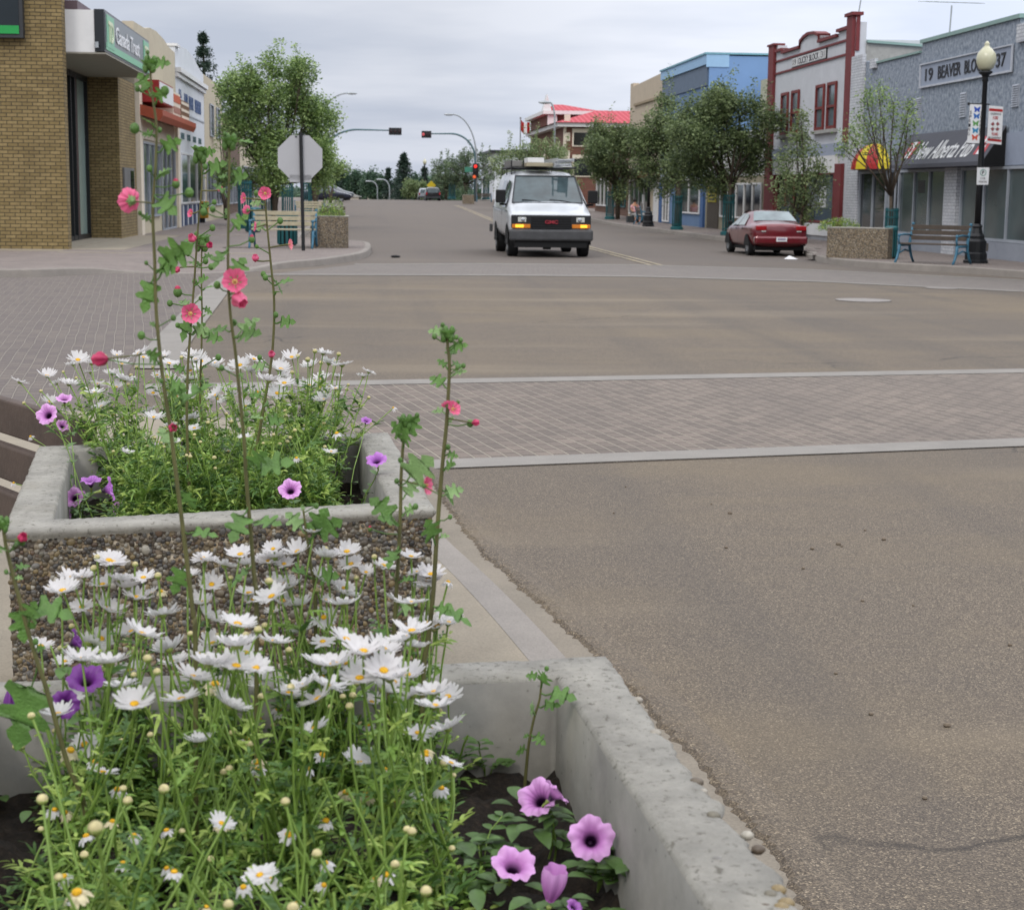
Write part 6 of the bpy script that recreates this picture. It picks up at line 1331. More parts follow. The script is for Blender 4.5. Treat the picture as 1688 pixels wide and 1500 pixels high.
def planter(label, Q, zr, zs, zg=.14, th=.11, rough=(.004,) * 4, pebble_sides=(), seed=1, name='concrete_planter'):
    """Q counter-clockwise world corners: front left, front right, back right, back left"""
    r = random.Random(seed); cx = sum(p[0] for p in Q) / 4; cy = sum(p[1] for p in Q) / 4
    pl = thing(name, label, 'planter', (cx, cy, zg), street=False, group='exposed aggregate planters')
    mb = MB(); S = inset(Q, .012)
    for i in range(4):
        a, b = S[i], S[(i + 1) % 4]; mb.quad((*a, zg), (*b, zg), (*b, zr - .016), (*a, zr - .016))
    mb.build('shell', M['aggregate'], pl)
    O = loop_pts(Q); I = inset(Q, th); n = len(O); mb = MB(); prev = None; first = None; j = 0.0
    Q2 = [Vector(p) for p in Q]; I2 = [Vector(p) for p in I]; rowN = 8
    pits = [(r.random() * n, r.uniform(.006, .016) * 1.4, r.uniform(2, 6)) for _ in range(26)]
    for idx, (p, i) in enumerate(O):
        a, b = Q2[i], Q2[(i + 1) % 4]; t_ = (p - a).length / (b - a).length; q = I2[i] + (I2[(i + 1) % 4] - I2[i]) * t_
        j = j * .7 + r.uniform(-1, 1) * rough[i] * .7; ch = 0
        if rough[i] > .006: ch = sum(h * max(0, 1 - abs(idx - c0) / w) for c0, h, w in pits)
        d = (q - p).normalized(); o = p + d * (j + ch); w_ = r.uniform(-.0012, .0012)
        row = [(*(p + d * .02), zr - .035), (*(o + d * .004), zr - .018), (*o, zr - .009 - ch * .3), (*(o + d * .009), zr - .001 - ch * .15), (*(o + (q - o) * .45), zr + w_), (*(q - d * .008), zr + w_), (*q, zr - .008), (*(q + d * .004), zs - .08)]
        o0 = len(mb.v); mb.v += row
    for idx in range(n):
        a0, b0 = idx * rowN, ((idx + 1) % n) * rowN
        for k in range(rowN - 1): mb.f.append((a0 + k, b0 + k, b0 + k + 1, a0 + k + 1)); mb.m.append(1 if k == 6 else 0)
    mb.build('rim', [M['rim_c'], M['inner_c']], pl, smooth=True)
    mb = MB(); N_ = 60; rs = np.random.RandomState(seed); Hh = rs.normal(size=(N_ + 1, N_ + 1)); 
    for _ in range(2): Hh = (Hh + np.roll(Hh, 1, 0) + np.roll(Hh, 1, 1) + np.roll(Hh, -1, 0)) / 3
    for a in range(N_ + 1):
        for b in range(N_ + 1):
            u, v = a / N_, b / N_; p = (I2[0] * (1 - u) + I2[1] * u) * (1 - v) + (I2[3] * (1 - u) + I2[2] * u) * v
            mb.v.append((p.x, p.y, zs + .018 * Hh[a, b] + .02 * math.sin(u * 9) * math.sin(v * 7)))
    for a in range(N_):
        for b in range(N_): mb.f.append((a * (N_ + 1) + b, (a + 1) * (N_ + 1) + b, (a + 1) * (N_ + 1) + b + 1, a * (N_ + 1) + b + 1)); mb.m.append(0)
    so = mb.build('soil', M['soil'], pl, smooth=True); so['kind'] = 'stuff'
    # pebbles standing proud of the outer faces
    base = MB(); base.ball((0, 0, 0), 1, 7, 5); BV = np.array(base.v); BF = base.f
    for i in pebble_sides:
        a, b = Vector(S[i]), Vector(S[(i + 1) % 4]); L = (b - a).length; d = (b - a).normalized(); nrm_ = Vector((d.y, -d.x)); V = []; F3 = []; F4 = []; C = []
        mbp = MB(); u = .006
        while u < L:
            z = zg + .01
            while z < zr - .022:
                s = r.uniform(.004, .0078) if r.random() < .92 else r.uniform(.008, .0115); uu = u + r.uniform(-.004, .004); zz = z + r.uniform(-.004, .004)
                R3 = Matrix.Rotation(r.uniform(0, PI), 3, 'Y'); ax = Matrix(((d.x, nrm_.x, 0), (d.y, nrm_.y, 0), (0, 0, 1)))
                sc_ = np.array([s * r.uniform(.9, 1.3), s * .55, s * r.uniform(.7, 1.0)]); P_ = (BV * sc_) @ np.array(R3).T @ np.array(ax).T + np.array([a.x + d.x * uu, a.y + d.y * uu, zz])
                o0 = len(mbp.v); mbp.v += [tuple(q) for q in P_.tolist()]; mbp.f += [tuple(k + o0 for k in f) for f in BF]; mbp.m += [0] * len(BF)
                c = r.choice(STONE); k_ = r.uniform(.4, .9); C += [tuple(min(1, x * k_) for x in c)] * len(BV); z += s * 1.6
            u += .0112
        cbuild(mbp, C, 'pebble_facing', M['pebbles'], pl, smooth=True)
    return pl
br1 = Vector(G(1000, 1080, .85)[:2]); fr1 = Vector(G(1330, 1500, .85)[:2]); rd = (fr1 - br1).normalized()
bl_ = Vector(G(0, 1122, .85)[:2]); bd_ = (bl_ - br1).normalized(); P1 = [br1 + bd_ * 1.14 + rd * 1.5, br1 + rd * 1.5, br1, br1 + bd_ * 1.14]
P1Z = .67
planter('nearest planter, worn concrete rim chipped along its street side, full of daisies', [tuple(p) for p in P1], .85, P1Z, rough=(.003, .0085, .005, .003), pebble_sides=(1,), seed=4)
Q2_ = [G(18, 874, .85)[:2], G(719, 837, .85)[:2], G(641, 712, .85)[:2], G(62, 735, .85)[:2]]
Q2_[0] = tuple(Vector(Q2_[0]) + (Vector(Q2_[0]) - Vector(Q2_[1])).normalized() * .02)
P2Z = .68
planter('second planter with brown pebble face, between the nearest planter and the crosswalk', Q2_, .85, P2Z, rough=(.002, .002, .002, .002), pebble_sides=(0, 1), seed=6)
def st_rect(l0, d0, l1, d1): return [W(l, d)[:2] for l, d in ((l0, d0), (l1, d0), (l1, d1), (l0, d1))]
c = GS(575, 408, .145); c0 = GS(512, 408, .145); zt = FD(560, 357, 44)[1]
p3 = planter('tan pebble planter beside the bench on the far left corner, topped with white flowers', st_rect(c0[0], 44.6, c[0], 46.0), zt, zt - .15, zg=.145, th=.1, seed=7)
a = GS(1361, 425, .145); b = GS(1463, 428, .145); zt4 = FD(1410, 375, a[1])[1]
Vd = (Vector(b[:2]) - Vector(a[:2])); nv = Vector((-Vd.y, Vd.x)).normalized(); qs = [Vector(a[:2]), Vector(b[:2]), Vector(b[:2]) + nv * .8, Vector(a[:2]) + nv * .8]
p4 = planter('tan pebble planter on the right corner beside the parked red car', [W(*p)[:2] for p in qs], zt4, zt4 - .12, zg=.145, th=.1, seed=8)
c = GS(560, 340, .14); x_ = FD(556, 330, 75)[0]
planter('small tan planter behind the white flowers of the far left corner planter', st_rect(x_ - .8, 75, x_ + .35, 76.2), .95, .85, zg=.145, th=.1, seed=9)
x_ = FD(770, 330, 140)[0]; planter('pale planter at the foot of the right signal pole', st_rect(x_ - .35, 140, x_ + .6, 141), hz(140) + .8, hz(140) + .72, zg=hz(140) + .05, th=.1, seed=10)
# loose pebbles chipped out of the nearest rim
t_ = MB(); r = random.Random(2); C = []
for px, py in ((1148, 1285), (1160, 1300), (1176, 1340), (1182, 1415), (1174, 1420), (1232, 1372), (1250, 1395), (1270, 1470), (1283, 1462), (1296, 1484), (1288, 1492), (1262, 1490), (1080, 1205), (1052, 1150)):
    g = G(px, py, .85); s = r.uniform(.006, .011); n0 = len(t_.v); t_.ball((g[0], g[1], .846), (s, s * .8, s * .7), 7, 5); c = r.choice(STONE); C += [c] * (len(t_.v) - n0)
pr_ = [o for o in COL.objects if o.name.startswith('concrete_planter') and o['label'].startswith('nearest')][0]
ends = t_.isl[1:] + [(len(t_.v), len(t_.f))]
for (v0, f0), (v1, f1) in zip(t_.isl, ends):
    q = MB(); q.v = t_.v[v0:v1]; q.f = [tuple(i - v0 for i in f) for f in t_.f[f0:f1]]; q.m = [0] * len(q.f); cbuild(q, C[v0:v1], 'exposed_pebble', M['pebbles'], pr_, smooth=True)
# ================================================================ FLOWERS
M['petal_white'] = leafmat('petal_white', 'd8d6d6', .42, .6, .07, 60); M['petal_worn'] = leafmat('petal_worn', 'c9bf9c', .25, .7, .3, 120); M['daisy_eye'] = mat('daisy_eye', 'd2a012', .7, var=.25, vs=400, bump=.5, bs=500)
M['calyx'] = leafmat('calyx', '8a9a4c', .15); M['bud_cream'] = mat('bud_cream', 'b3a97c', .7, var=.3, vs=160)
M['stem_green'] = leafmat('stem_green', '789442', .2, var=.2, vs=20); M['daisy_leaf'] = leafmat('daisy_leaf', '7a9a45', .35, var=.3, vs=14); M['daisy_leaf2'] = leafmat('daisy_leaf2', '54753a', .35, var=.3, vs=14); M['daisy_leaf3'] = leafmat('daisy_leaf3', 'a3b95e', .35, var=.2, vs=14)
M['holly_leaf'] = leafmat('holly_leaf', '5f8440', .35, var=.25, vs=25); M['holly_leaf_pale'] = leafmat('holly_leaf_pale', '86a66a', .35, var=.15, vs=25)
M['holly_stem'] = mat('holly_stem', '565530', .6, var=.3, vs=18); M['holly_stem_b'] = mat('holly_stem_b', '7a6a48', .6, var=.3, vs=18)
M['petal_col'] = colattr('petal_col')
for k_, s_ in (('holly_leaf', 160), ('holly_leaf_pale', 160), ('petunia_leaf_', 0)):
    if k_ in M:
        m_ = M[k_]; nt_ = m_.node_tree; bb = [n for n in nt_.nodes if n.type == 'BSDF_PRINCIPLED'][0]; vo = nt_.nodes.new('ShaderNodeTexVoronoi'); vo.inputs['Scale'].default_value = s_; vo.feature = 'DISTANCE_TO_EDGE'; tc_ = nt_.nodes.new('ShaderNodeTexCoord'); nt_.links.new(tc_.outputs['Object'], vo.inputs['Vector']); bu = nt_.nodes.new('ShaderNodeBump'); bu.inputs['Strength'].default_value = .7; bu.inputs['Distance'].default_value = .003; nt_.links.new(vo.outputs[0], bu.inputs['Height']); nt_.links.new(bu.outputs[0], bb.inputs['Normal']); M['withered'] = mat('withered', '9c8f6a', .8, var=.3, vs=60)
def basis(n):
    n = Vector(n).normalized(); a = Vector((0, 0, 1)) if abs(n.z) < .95 else Vector((0, 1, 0)); x = a.cross(n).normalized(); return x, n.cross(x), n
def daisy_head(c, n, R, cup, parent, r, state='open'):
    x, y, n = basis(n); c = Vector(c); mb = MB(); np_ = 21 if state == 'open' else 13
    for k in range(np_):
        a = 2 * PI * (k + r.uniform(-.25, .25)) / np_; L = R * (r.uniform(.84, 1.06) if r.random() < .93 else r.uniform(.45, .7)); w = R * r.uniform(.118, .155); cu = cup + r.uniform(-.12, .12)
        if state == 'droop': cu = -r.uniform(.5, 1.5); L *= r.uniform(.85, 1.1)
        ca, sa = math.cos(a), math.sin(a); rad = x * ca + y * sa; tan = x * -sa + y * ca; vs = []
        curl = r.uniform(-.12, .05); seg = 5; prof = (.42, .8, 1.0, 1.05, .92, .45)
        for i in range(seg + 1):
            f = i / seg; rr_ = .16 * R + (L - .16 * R) * f; h = cu * rr_ * f * .9 + curl * R * f * f + (.04 * R if k % 2 else 0)
            if state == 'droop': rr_ = .18 * R + (L - .18 * R) * (f * .62); h = -L * f * f * .75 * abs(cu) * .6
            for q, dz in ((-1, .0), (0, -.028), (1, .0)): vs.append(c + rad * rr_ + tan * q * w * prof[i] + n * (h + dz * R))
        fs = [(i * 3 + j, i * 3 + j + 1, (i + 1) * 3 + j + 1, (i + 1) * 3 + j) for i in range(seg) for j in (0, 1)]
        mb.add(vs, fs)
    fl = mb.build('flower', M['petal_worn'] if state == 'droop' and r.random() < .35 else M['petal_white'], parent, smooth=True)
    mb = MB(); er = R * (.21 if state == 'open' else .25); mb.ball((0, 0, 0), (er, er, er * (.38 if state == 'open' else .75)), 14, 8); mb.xf(Matrix.Translation(c + n * R * .05) @ Matrix(((x.x, y.x, n.x), (x.y, y.y, n.y), (x.z, y.z, n.z))).to_4x4()); mb.build('flower_center', M['daisy_eye'], fl, smooth=True)
    mb = MB(); mb.lathe([(.001, -.20 * R), (.12 * R, -.17 * R), (.22 * R, -.05 * R), (.24 * R, .0)], 10); mb.xf(Matrix.Translation(c) @ Matrix(((x.x, y.x, n.x), (x.y, y.y, n.y), (x.z, y.z, n.z))).to_4x4()); mb.build('calyx', M['calyx'], fl, smooth=True)
    return fl
def curve(a, b, bend, n=9, r=None):
    a, b = Vector(a), Vector(b); out = []
    for i in range(n + 1):
        t_ = i / n; p = a + (b - a) * t_; s = math.sin(PI * t_); p = p + Vector(bend) * s * (1 - t_ * .3); 
        if r: p += Vector((math.sin(t_ * 7 + r), math.cos(t_ * 5 + r), 0)) * .004 * s
        out.append(p)
    return out
def leaf_mass(stems, per, rs, ex=1.9, lo=.04, hi=.09, wid=.0045, side=5, basal=None):
    """feathery leaves up the stems: bent midrib strips with side lobes. returns V,Q,MI"""
    V = []; Q = []; MI = []
    def blade(p, d, L, w, sag, mi):
        d = d / np.linalg.norm(d); s = np.cross(d, [0, 0, 1.]); s = s / (np.linalg.norm(s) + 1e-6); tw = rs.uniform(-.9, .9); up = np.cross(s, d); s = s * np.cos(tw) + up * np.sin(tw)
        o = len(V); k = 4
        for i in range(k + 1):
            f = i / k; c = p + d * L * f + np.array([0, 0, -sag * f * f * L]); ww = w * (.5, 1, 1, .8, .12)[i]
            V.append(c - s * ww); V.append(c + s * ww)
        for i in range(k): Q.append((o + 2 * i, o + 2 * i + 1, o + 2 * i + 3, o + 2 * i + 2)); MI.append(mi)
    for st_i in stems:
        P_ = np.array([tuple(q) for q in st_i]); L_ = len(P_) - 1
        for k in range(per):
            f = rs.uniform(0, .86) ** ex * L_; i = min(int(f), L_ - 1); p = P_[i] + (P_[i + 1] - P_[i]) * (f - i); a = rs.uniform(0, 2 * PI)
            d = np.array([np.cos(a), np.sin(a), rs.uniform(.1, 1.2)]); L = rs.uniform(lo, hi) * (1.1 - .5 * f / L_); mi = rs.choice(3, p=[.45, .35, .2])
            blade(p, d, L, wid * rs.uniform(.6, 1.2), rs.uniform(.1, .7), mi); dn = d / np.linalg.norm(d)
            for s in range(side):
                g = .25 + .65 * s / side; q = p + dn * L * g; e = dn * .8 + np.cross(dn, [0, 0, 1.]) * (1 if s % 2 else -1) * rs.uniform(.5, .9) + np.array([0, 0, rs.uniform(-.2, .3)]); blade(q, e, L * rs.uniform(.22, .4), wid * .55, .3, mi)
    return np.array(V), np.array(Q), MI
def dep(py, px=844):
    d_ = ray(px, py); return -d_[2] / d_[1]
def flower_pos(px, py, size, zlo, zhi, dlo, dhi, real=.066):
    d = real * F / size; s = dep(py, px)
    if s > 0: d = max((H - zhi) / s, min(d, (H - zlo) / s))
    d = max(dlo, min(dhi, d)); return Vector(D(px, py, d))
def z7(L): return [(x / 2.221, 860 + y / 2.221, w / 2.221) for x, y, w in L]
def z8(L): return [(x / 2.221, 1200 + y / 2.221, w / 2.221) for x, y, w in L]
def z6(L): return [(x / 2.221, 560 + y / 2.221, w / 2.221) for x, y, w in L]
P1_open = z7([(265,205,125),(375,230,110),(470,240,110),(525,205,100),(550,262,80),(395,320,130),(300,312,100),(595,340,145),(685,195,100),(775,230,100),(755,140,90),(520,412,160),(765,350,130),(870,375,150),(925,285,80),(1035,290,110),(1000,330,70),(880,120,110),(905,155,90),(1000,100,80),(985,145,110),(1040,155,80),(1090,110,110),(1200,130,120),(1270,110,110),(1285,155,100),(1340,185,70),(1260,243,90),(1195,285,60),(1150,35,95),(1505,128,90),(1525,185,80),(1545,240,80),(1110,400,120),(1185,350,100),(1565,370,100),(150,455,105),(370,430,120),(400,515,170),(480,545,130),(735,485,110),(900,480,130),(1005,440,140),(825,525,150),(935,535,150),(710,570,175),(665,650,165),(1170,520,140),(1330,475,190),(1270,520,120),(1380,540,110),(1480,535,110),(1180,570,110),(1440,590,140),(1590,625,150),(1640,640,120),(1360,660,100),(1500,730,130),(1640,755,150),(1320,885,150),(920,730,90),(310,815,130)]) + z8([(985,550,110), (290,640,90)])
P1_face = {(1185, 350), (370, 430), (1500, 730), (310, 815), (985, 550), (1180, 570)}
P1_droop = z7([(590,255,60),(1640,222,70),(1150,650,110),(1180,855,110),(1410,905,90),(940,880,100),(1050,660,80)]) + z8([(430,225,100),(200,300,90),(240,310,80),(490,395,100),(610,375,90),(1055,390,110),(1185,575,90),(1375,550,90),(1090,640,80),(755,655,80),(1615,220,100),(1530,240,90),(1560,100,80)])
P1_bud = z7([(345,170,30),(355,130,26),(495,155,28),(578,197,30),(985,218,34),(945,395,36),(970,380,28),(697,410,34),(900,415,34),(798,415,26),(540,500,44),(575,548,40),(495,478,32),(390,662,32),(115,710,42),(82,823,26),(1065,605,40),(1280,675,40),(1255,640,34),(957,640,36),(850,772,34),(820,918,34),(1000,745,28),(445,802,30),(200,765,26),(463,612,28),(1130,445,28),(1058,470,34),(1235,510,30),(1305,592,30),(1320,740,30),(1610,692,28),(1305,205,30),(1190,100,30),(1370,128,24),(1160,250,28),(1590,395,26),(845,205,26),(1260,310,24),(750,497,36),(798,480,30),(1145,735,26),(1660,928,30),(1125,545,28),(220,462,24),(262,382,24)]) + z8([(445,47,32),(55,68,26),(820,162,34),(770,480,34),(155,260,48),(150,370,34),(375,95,22),(1400,210,22),(1655,440,28),(350,365,66)])
P2_open = z6([(72,155,60),(172,133,60),(207,160,50),(180,228,50),(285,75,70),(268,92,50),(335,88,60),(330,120,50),(345,195,65),(425,175,55),(410,125,60),(445,90,60),(427,57,40),(510,50,75),(525,65,50),(690,112,50),(685,155,60),(618,152,40),(605,168,50),(800,105,65),(838,117,40),(835,195,60),(795,218,45),(710,220,40),(740,80,50),(930,72,60),(950,115,60),(985,150,80),(1020,92,65),(1015,110,50),(1068,65,60),(1135,97,65),(1183,50,65),(1045,165,50),(1120,155,60),(1172,175,50),(1140,170,30),(1060,248,60),(1030,290,55),(1235,135,40),(1350,118,50),(1330,135,50),(1245,200,25),(1065,193,40),(750,398,45),(575,130,40),(600,60,50)])
P2_droop = z6([(415,275,40),(455,287,45),(1143,203,35),(1440,250,36),(112,355,40),(50,525,40),(1355,300,40)])
P2_bud = z6([(1240,53,16),(1153,42,16),(1222,77,14),(1175,85,14),(1127,72,16),(232,118,14),(303,178,15),(150,188,15),(88,232,12),(240,215,13),(470,165,14),(480,130,14),(665,65,14),(610,130,14),(740,130,14),(1270,182,14),(1275,165,12),(1205,175,14),(1350,212,15),(898,85,14),(1070,120,14),(1090,60,14),(560,100,13),(500,100,13),(385,60,13),(360,170,13),(280,140,13),(640,200,13)])
r_ = random.Random(91)
for k in range(58):
    py = r_.uniform(905, 1165); px = r_.uniform(70 + (py - 900) * .05, 745); P1_open.append((px, py, r_.uniform(.8, 1.15) * (44 + (py - 900) * .13)))
for k in range(26): py = r_.uniform(1150, 1480); P1_droop.append((r_.uniform(60, 720), py, r_.uniform(38, 50)))
for k in range(44): P2_open.append((r_.triangular(95, 620, 330), r_.triangular(578, 720, 605), r_.uniform(24, 32)))
P2_open = [(x, y, w * 1.2) for x, y, w in P2_open]; P2_bud = [(x, y, w * 1.25) for x, y, w in P2_bud]
def hwords(px, lo, hi):
    q = (px - lo) / (hi - lo); return ('far left', 'left of centre', 'right of centre', 'far right')[max(0, min(3, int(q * 4)))]
def daisies(which, roots, opens, droops, buds, zs, zlo, zhi, dlo, dhi, face=(), seed=1, per=16, extra=9, lab='nearest', scale=1.0, hf=.42, lw=.0042):
    r = random.Random(seed); rs = np.random.RandomState(seed); own = {i: [] for i in range(len(roots))}
    for kind, L in (('open', opens), ('droop', droops), ('bud', buds)):
        for px, py, w in L:
            w = min(w, 72)
            real = .066 if kind != 'bud' else .0165
            p = flower_pos(px, py, w, zlo, zhi, dlo, dhi, real * (.84 if lab == 'nearest' else 1))
            if kind == 'bud': p = flower_pos(px, py, w * 4, zlo, zhi, dlo, dhi, .066 * (.84 if lab == 'nearest' else 1))
            bi = min(range(len(roots)), key=lambda i: (roots[i][0] - p.x) ** 2 + (roots[i][1] - p.y) ** 2); own[bi].append((kind, p, px, py, w))
    for i, (rx, ry, lbl) in enumerate(roots):
        pl = thing('daisy_plant', lbl, 'daisy plant', (rx, ry, zs), street=False, group='white daisies in the %s planter' % lab); stems = []; n = 0
        for kind, p, px, py, w in own[i]:
            R = w / 2 / F * p.y * (1.03 if kind != 'bud' else 1.0); base = (rx + r.uniform(-.07, .07), ry + r.uniform(-.08, .08), zs - .01); c = curve(base, p, (r.uniform(-.02, .02), r.uniform(-.02, .02), 0), 9, r.uniform(0, 6)); stems.append(c)
            f_ = (round(px * 2.221), round((py - 860) * 2.221)) in face or (round(px * 2.221), round((py - 1200) * 2.221)) in face
            n_ = Vector((r.gauss(0, .28), r.gauss(.02 if w > 50 else -.16, .24), 1)) if not f_ else Vector((r.uniform(-.2, .2), -1.0, .95))
            mb = MB(); mb.tube([tuple(q) for q in c], [.0024 * scale] * 5 + [.0017 * scale] * 5, 5, cap=False); mb.build('stem', M['stem_green'], pl, smooth=True)
            if kind == 'bud':
                R = max(R * r.uniform(.7, .95), .0045); mb = MB(); mb.ball(p, (R, R, R * .92), 10, 7, 0); k = len(mb.v); mb.lathe([(.001, -R * 1.0), (R * .75, -R * .72), (R * 1.03, -R * .15), (R * 1.0, .0)], 9, p, 1); mb.build('bud', [M['bud_cream'], M['calyx']], pl, smooth=True)
            else: daisy_head(p, n_, R, r.uniform(.25, .62) if not f_ else r.uniform(-.05, .15), pl, r, kind)
        for k in range(extra):
            a = r.uniform(0, 2 * PI); q = r.uniform(.02, .10); hh_ = hf * r.uniform(.25, .68); e = (rx + q * math.cos(a), ry + q * math.sin(a), zs + hh_); c = curve((rx + r.uniform(-.1, .1), ry + r.uniform(-.1, .1), zs - .01), e, (r.uniform(-.03, .03), r.uniform(-.03, .03), 0), 8, r.uniform(0, 6)); stems.append(c)
            mb = MB(); mb.tube([tuple(x) for x in c], .0018 * scale, 4, cap=False); mb.build('stem', M['stem_green'], pl, smooth=True)
            if hh_ > hf * .42 and r.random() < .45:
                if r.random() < .4: daisy_head(e, (r.uniform(-.4, .4), r.uniform(-.5, .2), 1), r.uniform(.017, .024), r.uniform(.1, .6), pl, r, 'open' if r.random() < .6 else 'droop')
                else: R = r.uniform(.004, .0068); mb = MB(); mb.ball(e, (R, R, R * .92), 9, 6, 0); mb.lathe([(.001, -R), (R * .75, -R * .72), (R * 1.03, -R * .15), (R, .0)], 8, e, 1); mb.build('bud', [M['bud_cream'], M['calyx']], pl, smooth=True)
        V, Q, MI = leaf_mass(stems, per, rs, 1.9 if lab == 'nearest' else 1.05, .03 * scale, .075 * scale, lw); np_obj('foliage', V, Q, [M['daisy_leaf'], M['daisy_leaf2'], M['daisy_leaf3']], MI, pl)
def root_at(px, py, z): g = G(px, py, z); return g[0], g[1]
roots = []
for j, (y, lo, hi, rw) in enumerate(((2.55, 110, 760, 'back row'), (2.25, 60, 745, 'second row'), (1.95, 60, 720, 'third row'), (1.66, 70, 700, 'front row'))):
    for k in range(4):
        px = lo + (hi - lo) * (k + .5) / 4; x = (px - 844) / F * y * 1.03
        roots.append((x, y + rnd.uniform(-.05, .05), 'white daisy plant in the %s of the nearest planter, %s' % (rw, ('at the left end', 'left of the middle', 'right of the middle', 'at the right end')[k])))
daisies('near', roots, P1_open, P1_droop, P1_bud, P1Z, .80, 1.13, 1.42, 2.62, P1_face, 5, per=10, extra=13)
roots = []
qa, qb, qc, qd_ = [Vector(p) for p in inset(Q2_, .2)]
for j in range(3):
    for k in range(4):
        u, v = (k + .5) / 4 * .9 + .08, (j + .45) / 3 * .78 + .22
        if k == 2 and j < 2: u -= .03
        p = (qa * (1 - u) + qb * u) * (1 - v) + (qd_ * (1 - u) + qc * u) * v
        roots.append((p.x, p.y, 'white daisy plant in the %s row of the second planter, %s' % (('front', 'middle', 'back')[j], ('at the left end', 'left of the middle', 'right of the middle', 'at the right end')[k])))
daisies('second', roots, P2_open, P2_droop, P2_bud, P2Z, .78, 1.22, 4.15, 5.45, {(835, 195 - 667)}, 9, per=30, extra=20, lab='second', hf=.46, lw=.0048)
# ---- petunias
def petunia_head(c, n, R, parent, r, dark=0, closed=False):
    x, y, n = basis(n); c = Vector(c); mb = MB(); cols = []; NU, NR = 60, 9
    edge = Vector(lin(('dba6dc', '6f3284', 'b878c8')[dark])[:3]); mid = Vector(lin(('b868b8', '6a2480', '9a50b0')[dark])[:3]); deep = Vector(lin('2a0a30')[:3]); ph = r.uniform(0, 6)
    for j in range(NR + 1):
        f = j / NR
        for i in range(NU):
            a = 2 * PI * i / NU; lobe = 1 - .13 * (abs(math.sin(2.5 * a + ph)) ** 6) + .04 * math.sin(13 * a + ph) * f
            rad = R * (.12 + .88 * f) * (1 if f < .4 else lobe); h = -R * .55 * (1 - f) ** 2.5 * 1.6 + (R * .10 * math.sin(5 * a + ph) + R * .05 * math.sin(11 * a)) * f * f - R * .12 * f * f
            if closed: rad = R * (.18 + .42 * math.sin(f * PI * .62)) * (1 + .16 * math.sin(5 * a + ph)); h = R * (-.6 + 1.9 * f)
            mb.v.append(tuple(c + x * rad * math.cos(a) + y * rad * math.sin(a) + n * h))
            vein = max(0, math.cos(15 * a + ph)) ** 8 * (1 - f) ** .7 * .75; col = edge * f + mid * (1 - f); col = col.lerp(mid * .55, vein); 
            if not closed: col = col.lerp(deep, max(0, min(1, (.30 - f) / .16)))
            cols.append(tuple(col))
    for j in range(NR):
        for i in range(NU): mb.f.append((j * NU + i, j * NU + (i + 1) % NU, (j + 1) * NU + (i + 1) % NU, (j + 1) * NU + i)); mb.m.append(0)
    mb.f.append(tuple(range(NU))); mb.m.append(0)
    fl = cbuild(mb, cols, 'flower', M['petal_col'], parent, smooth=True)
    mb = MB(); mb.lathe([(.001, -1.5 * R), (.07 * R, -1.45 * R), (.10 * R, -1.1 * R), (.15 * R, -1.0 * R), (.15 * R, -.93 * R)], 9); mb.xf(Matrix.Translation(c) @ Matrix(((x.x, y.x, n.x), (x.y, y.y, n.y), (x.z, y.z, n.z))).to_4x4()); mb.build('flower_tube', M['calyx'], fl, smooth=True); return fl
LEAF_OVAL = [(0, .0), (.12, .13), (.3, .24), (.5, .27), (.7, .22), (.88, .11), (1, 0)]
LEAF_LOBED = [(0, .03), (.07, .15), (.03, .36), (.16, .40), (.27, .24), (.36, .17), (.42, .36), (.52, .45), (.60, .36), (.58, .2), (.66, .13), (.76, .21), (.84, .16), (.93, .07), (1, 0)]
def leaf_mesh(mb, p, d, up, L, shape, fold=.25, sag=.5, w=1.0, ruffle=0.0, r=None):
    d = Vector(d).normalized(); up = Vector(up); s = d.cross(up).normalized(); up = s.cross(d).normalized(); p = Vector(p); n = len(shape); o = len(mb.v)
    for k, (a, b) in enumerate(shape):
        c = p + d * L * a - Vector((0, 0, 1)) * sag * L * a * a; rf = ruffle * L * (r.uniform(-1, 1) if r else 0)
        mb.v += [tuple(c + s * b * L * w + up * (b * fold * L + rf)), tuple(c + s * b * L * w * .5 + up * b * fold * .35 * L), tuple(c), tuple(c - s * b * L * w * .5 + up * b * fold * .35 * L), tuple(c - s * b * L * w + up * (b * fold * L - rf))]
    for k in range(n - 1):
        for j in range(4): mb.f.append((o + k * 5 + j, o + k * 5 + j + 1, o + (k + 1) * 5 + j + 1, o + (k + 1) * 5 + j)); mb.m.append(0)
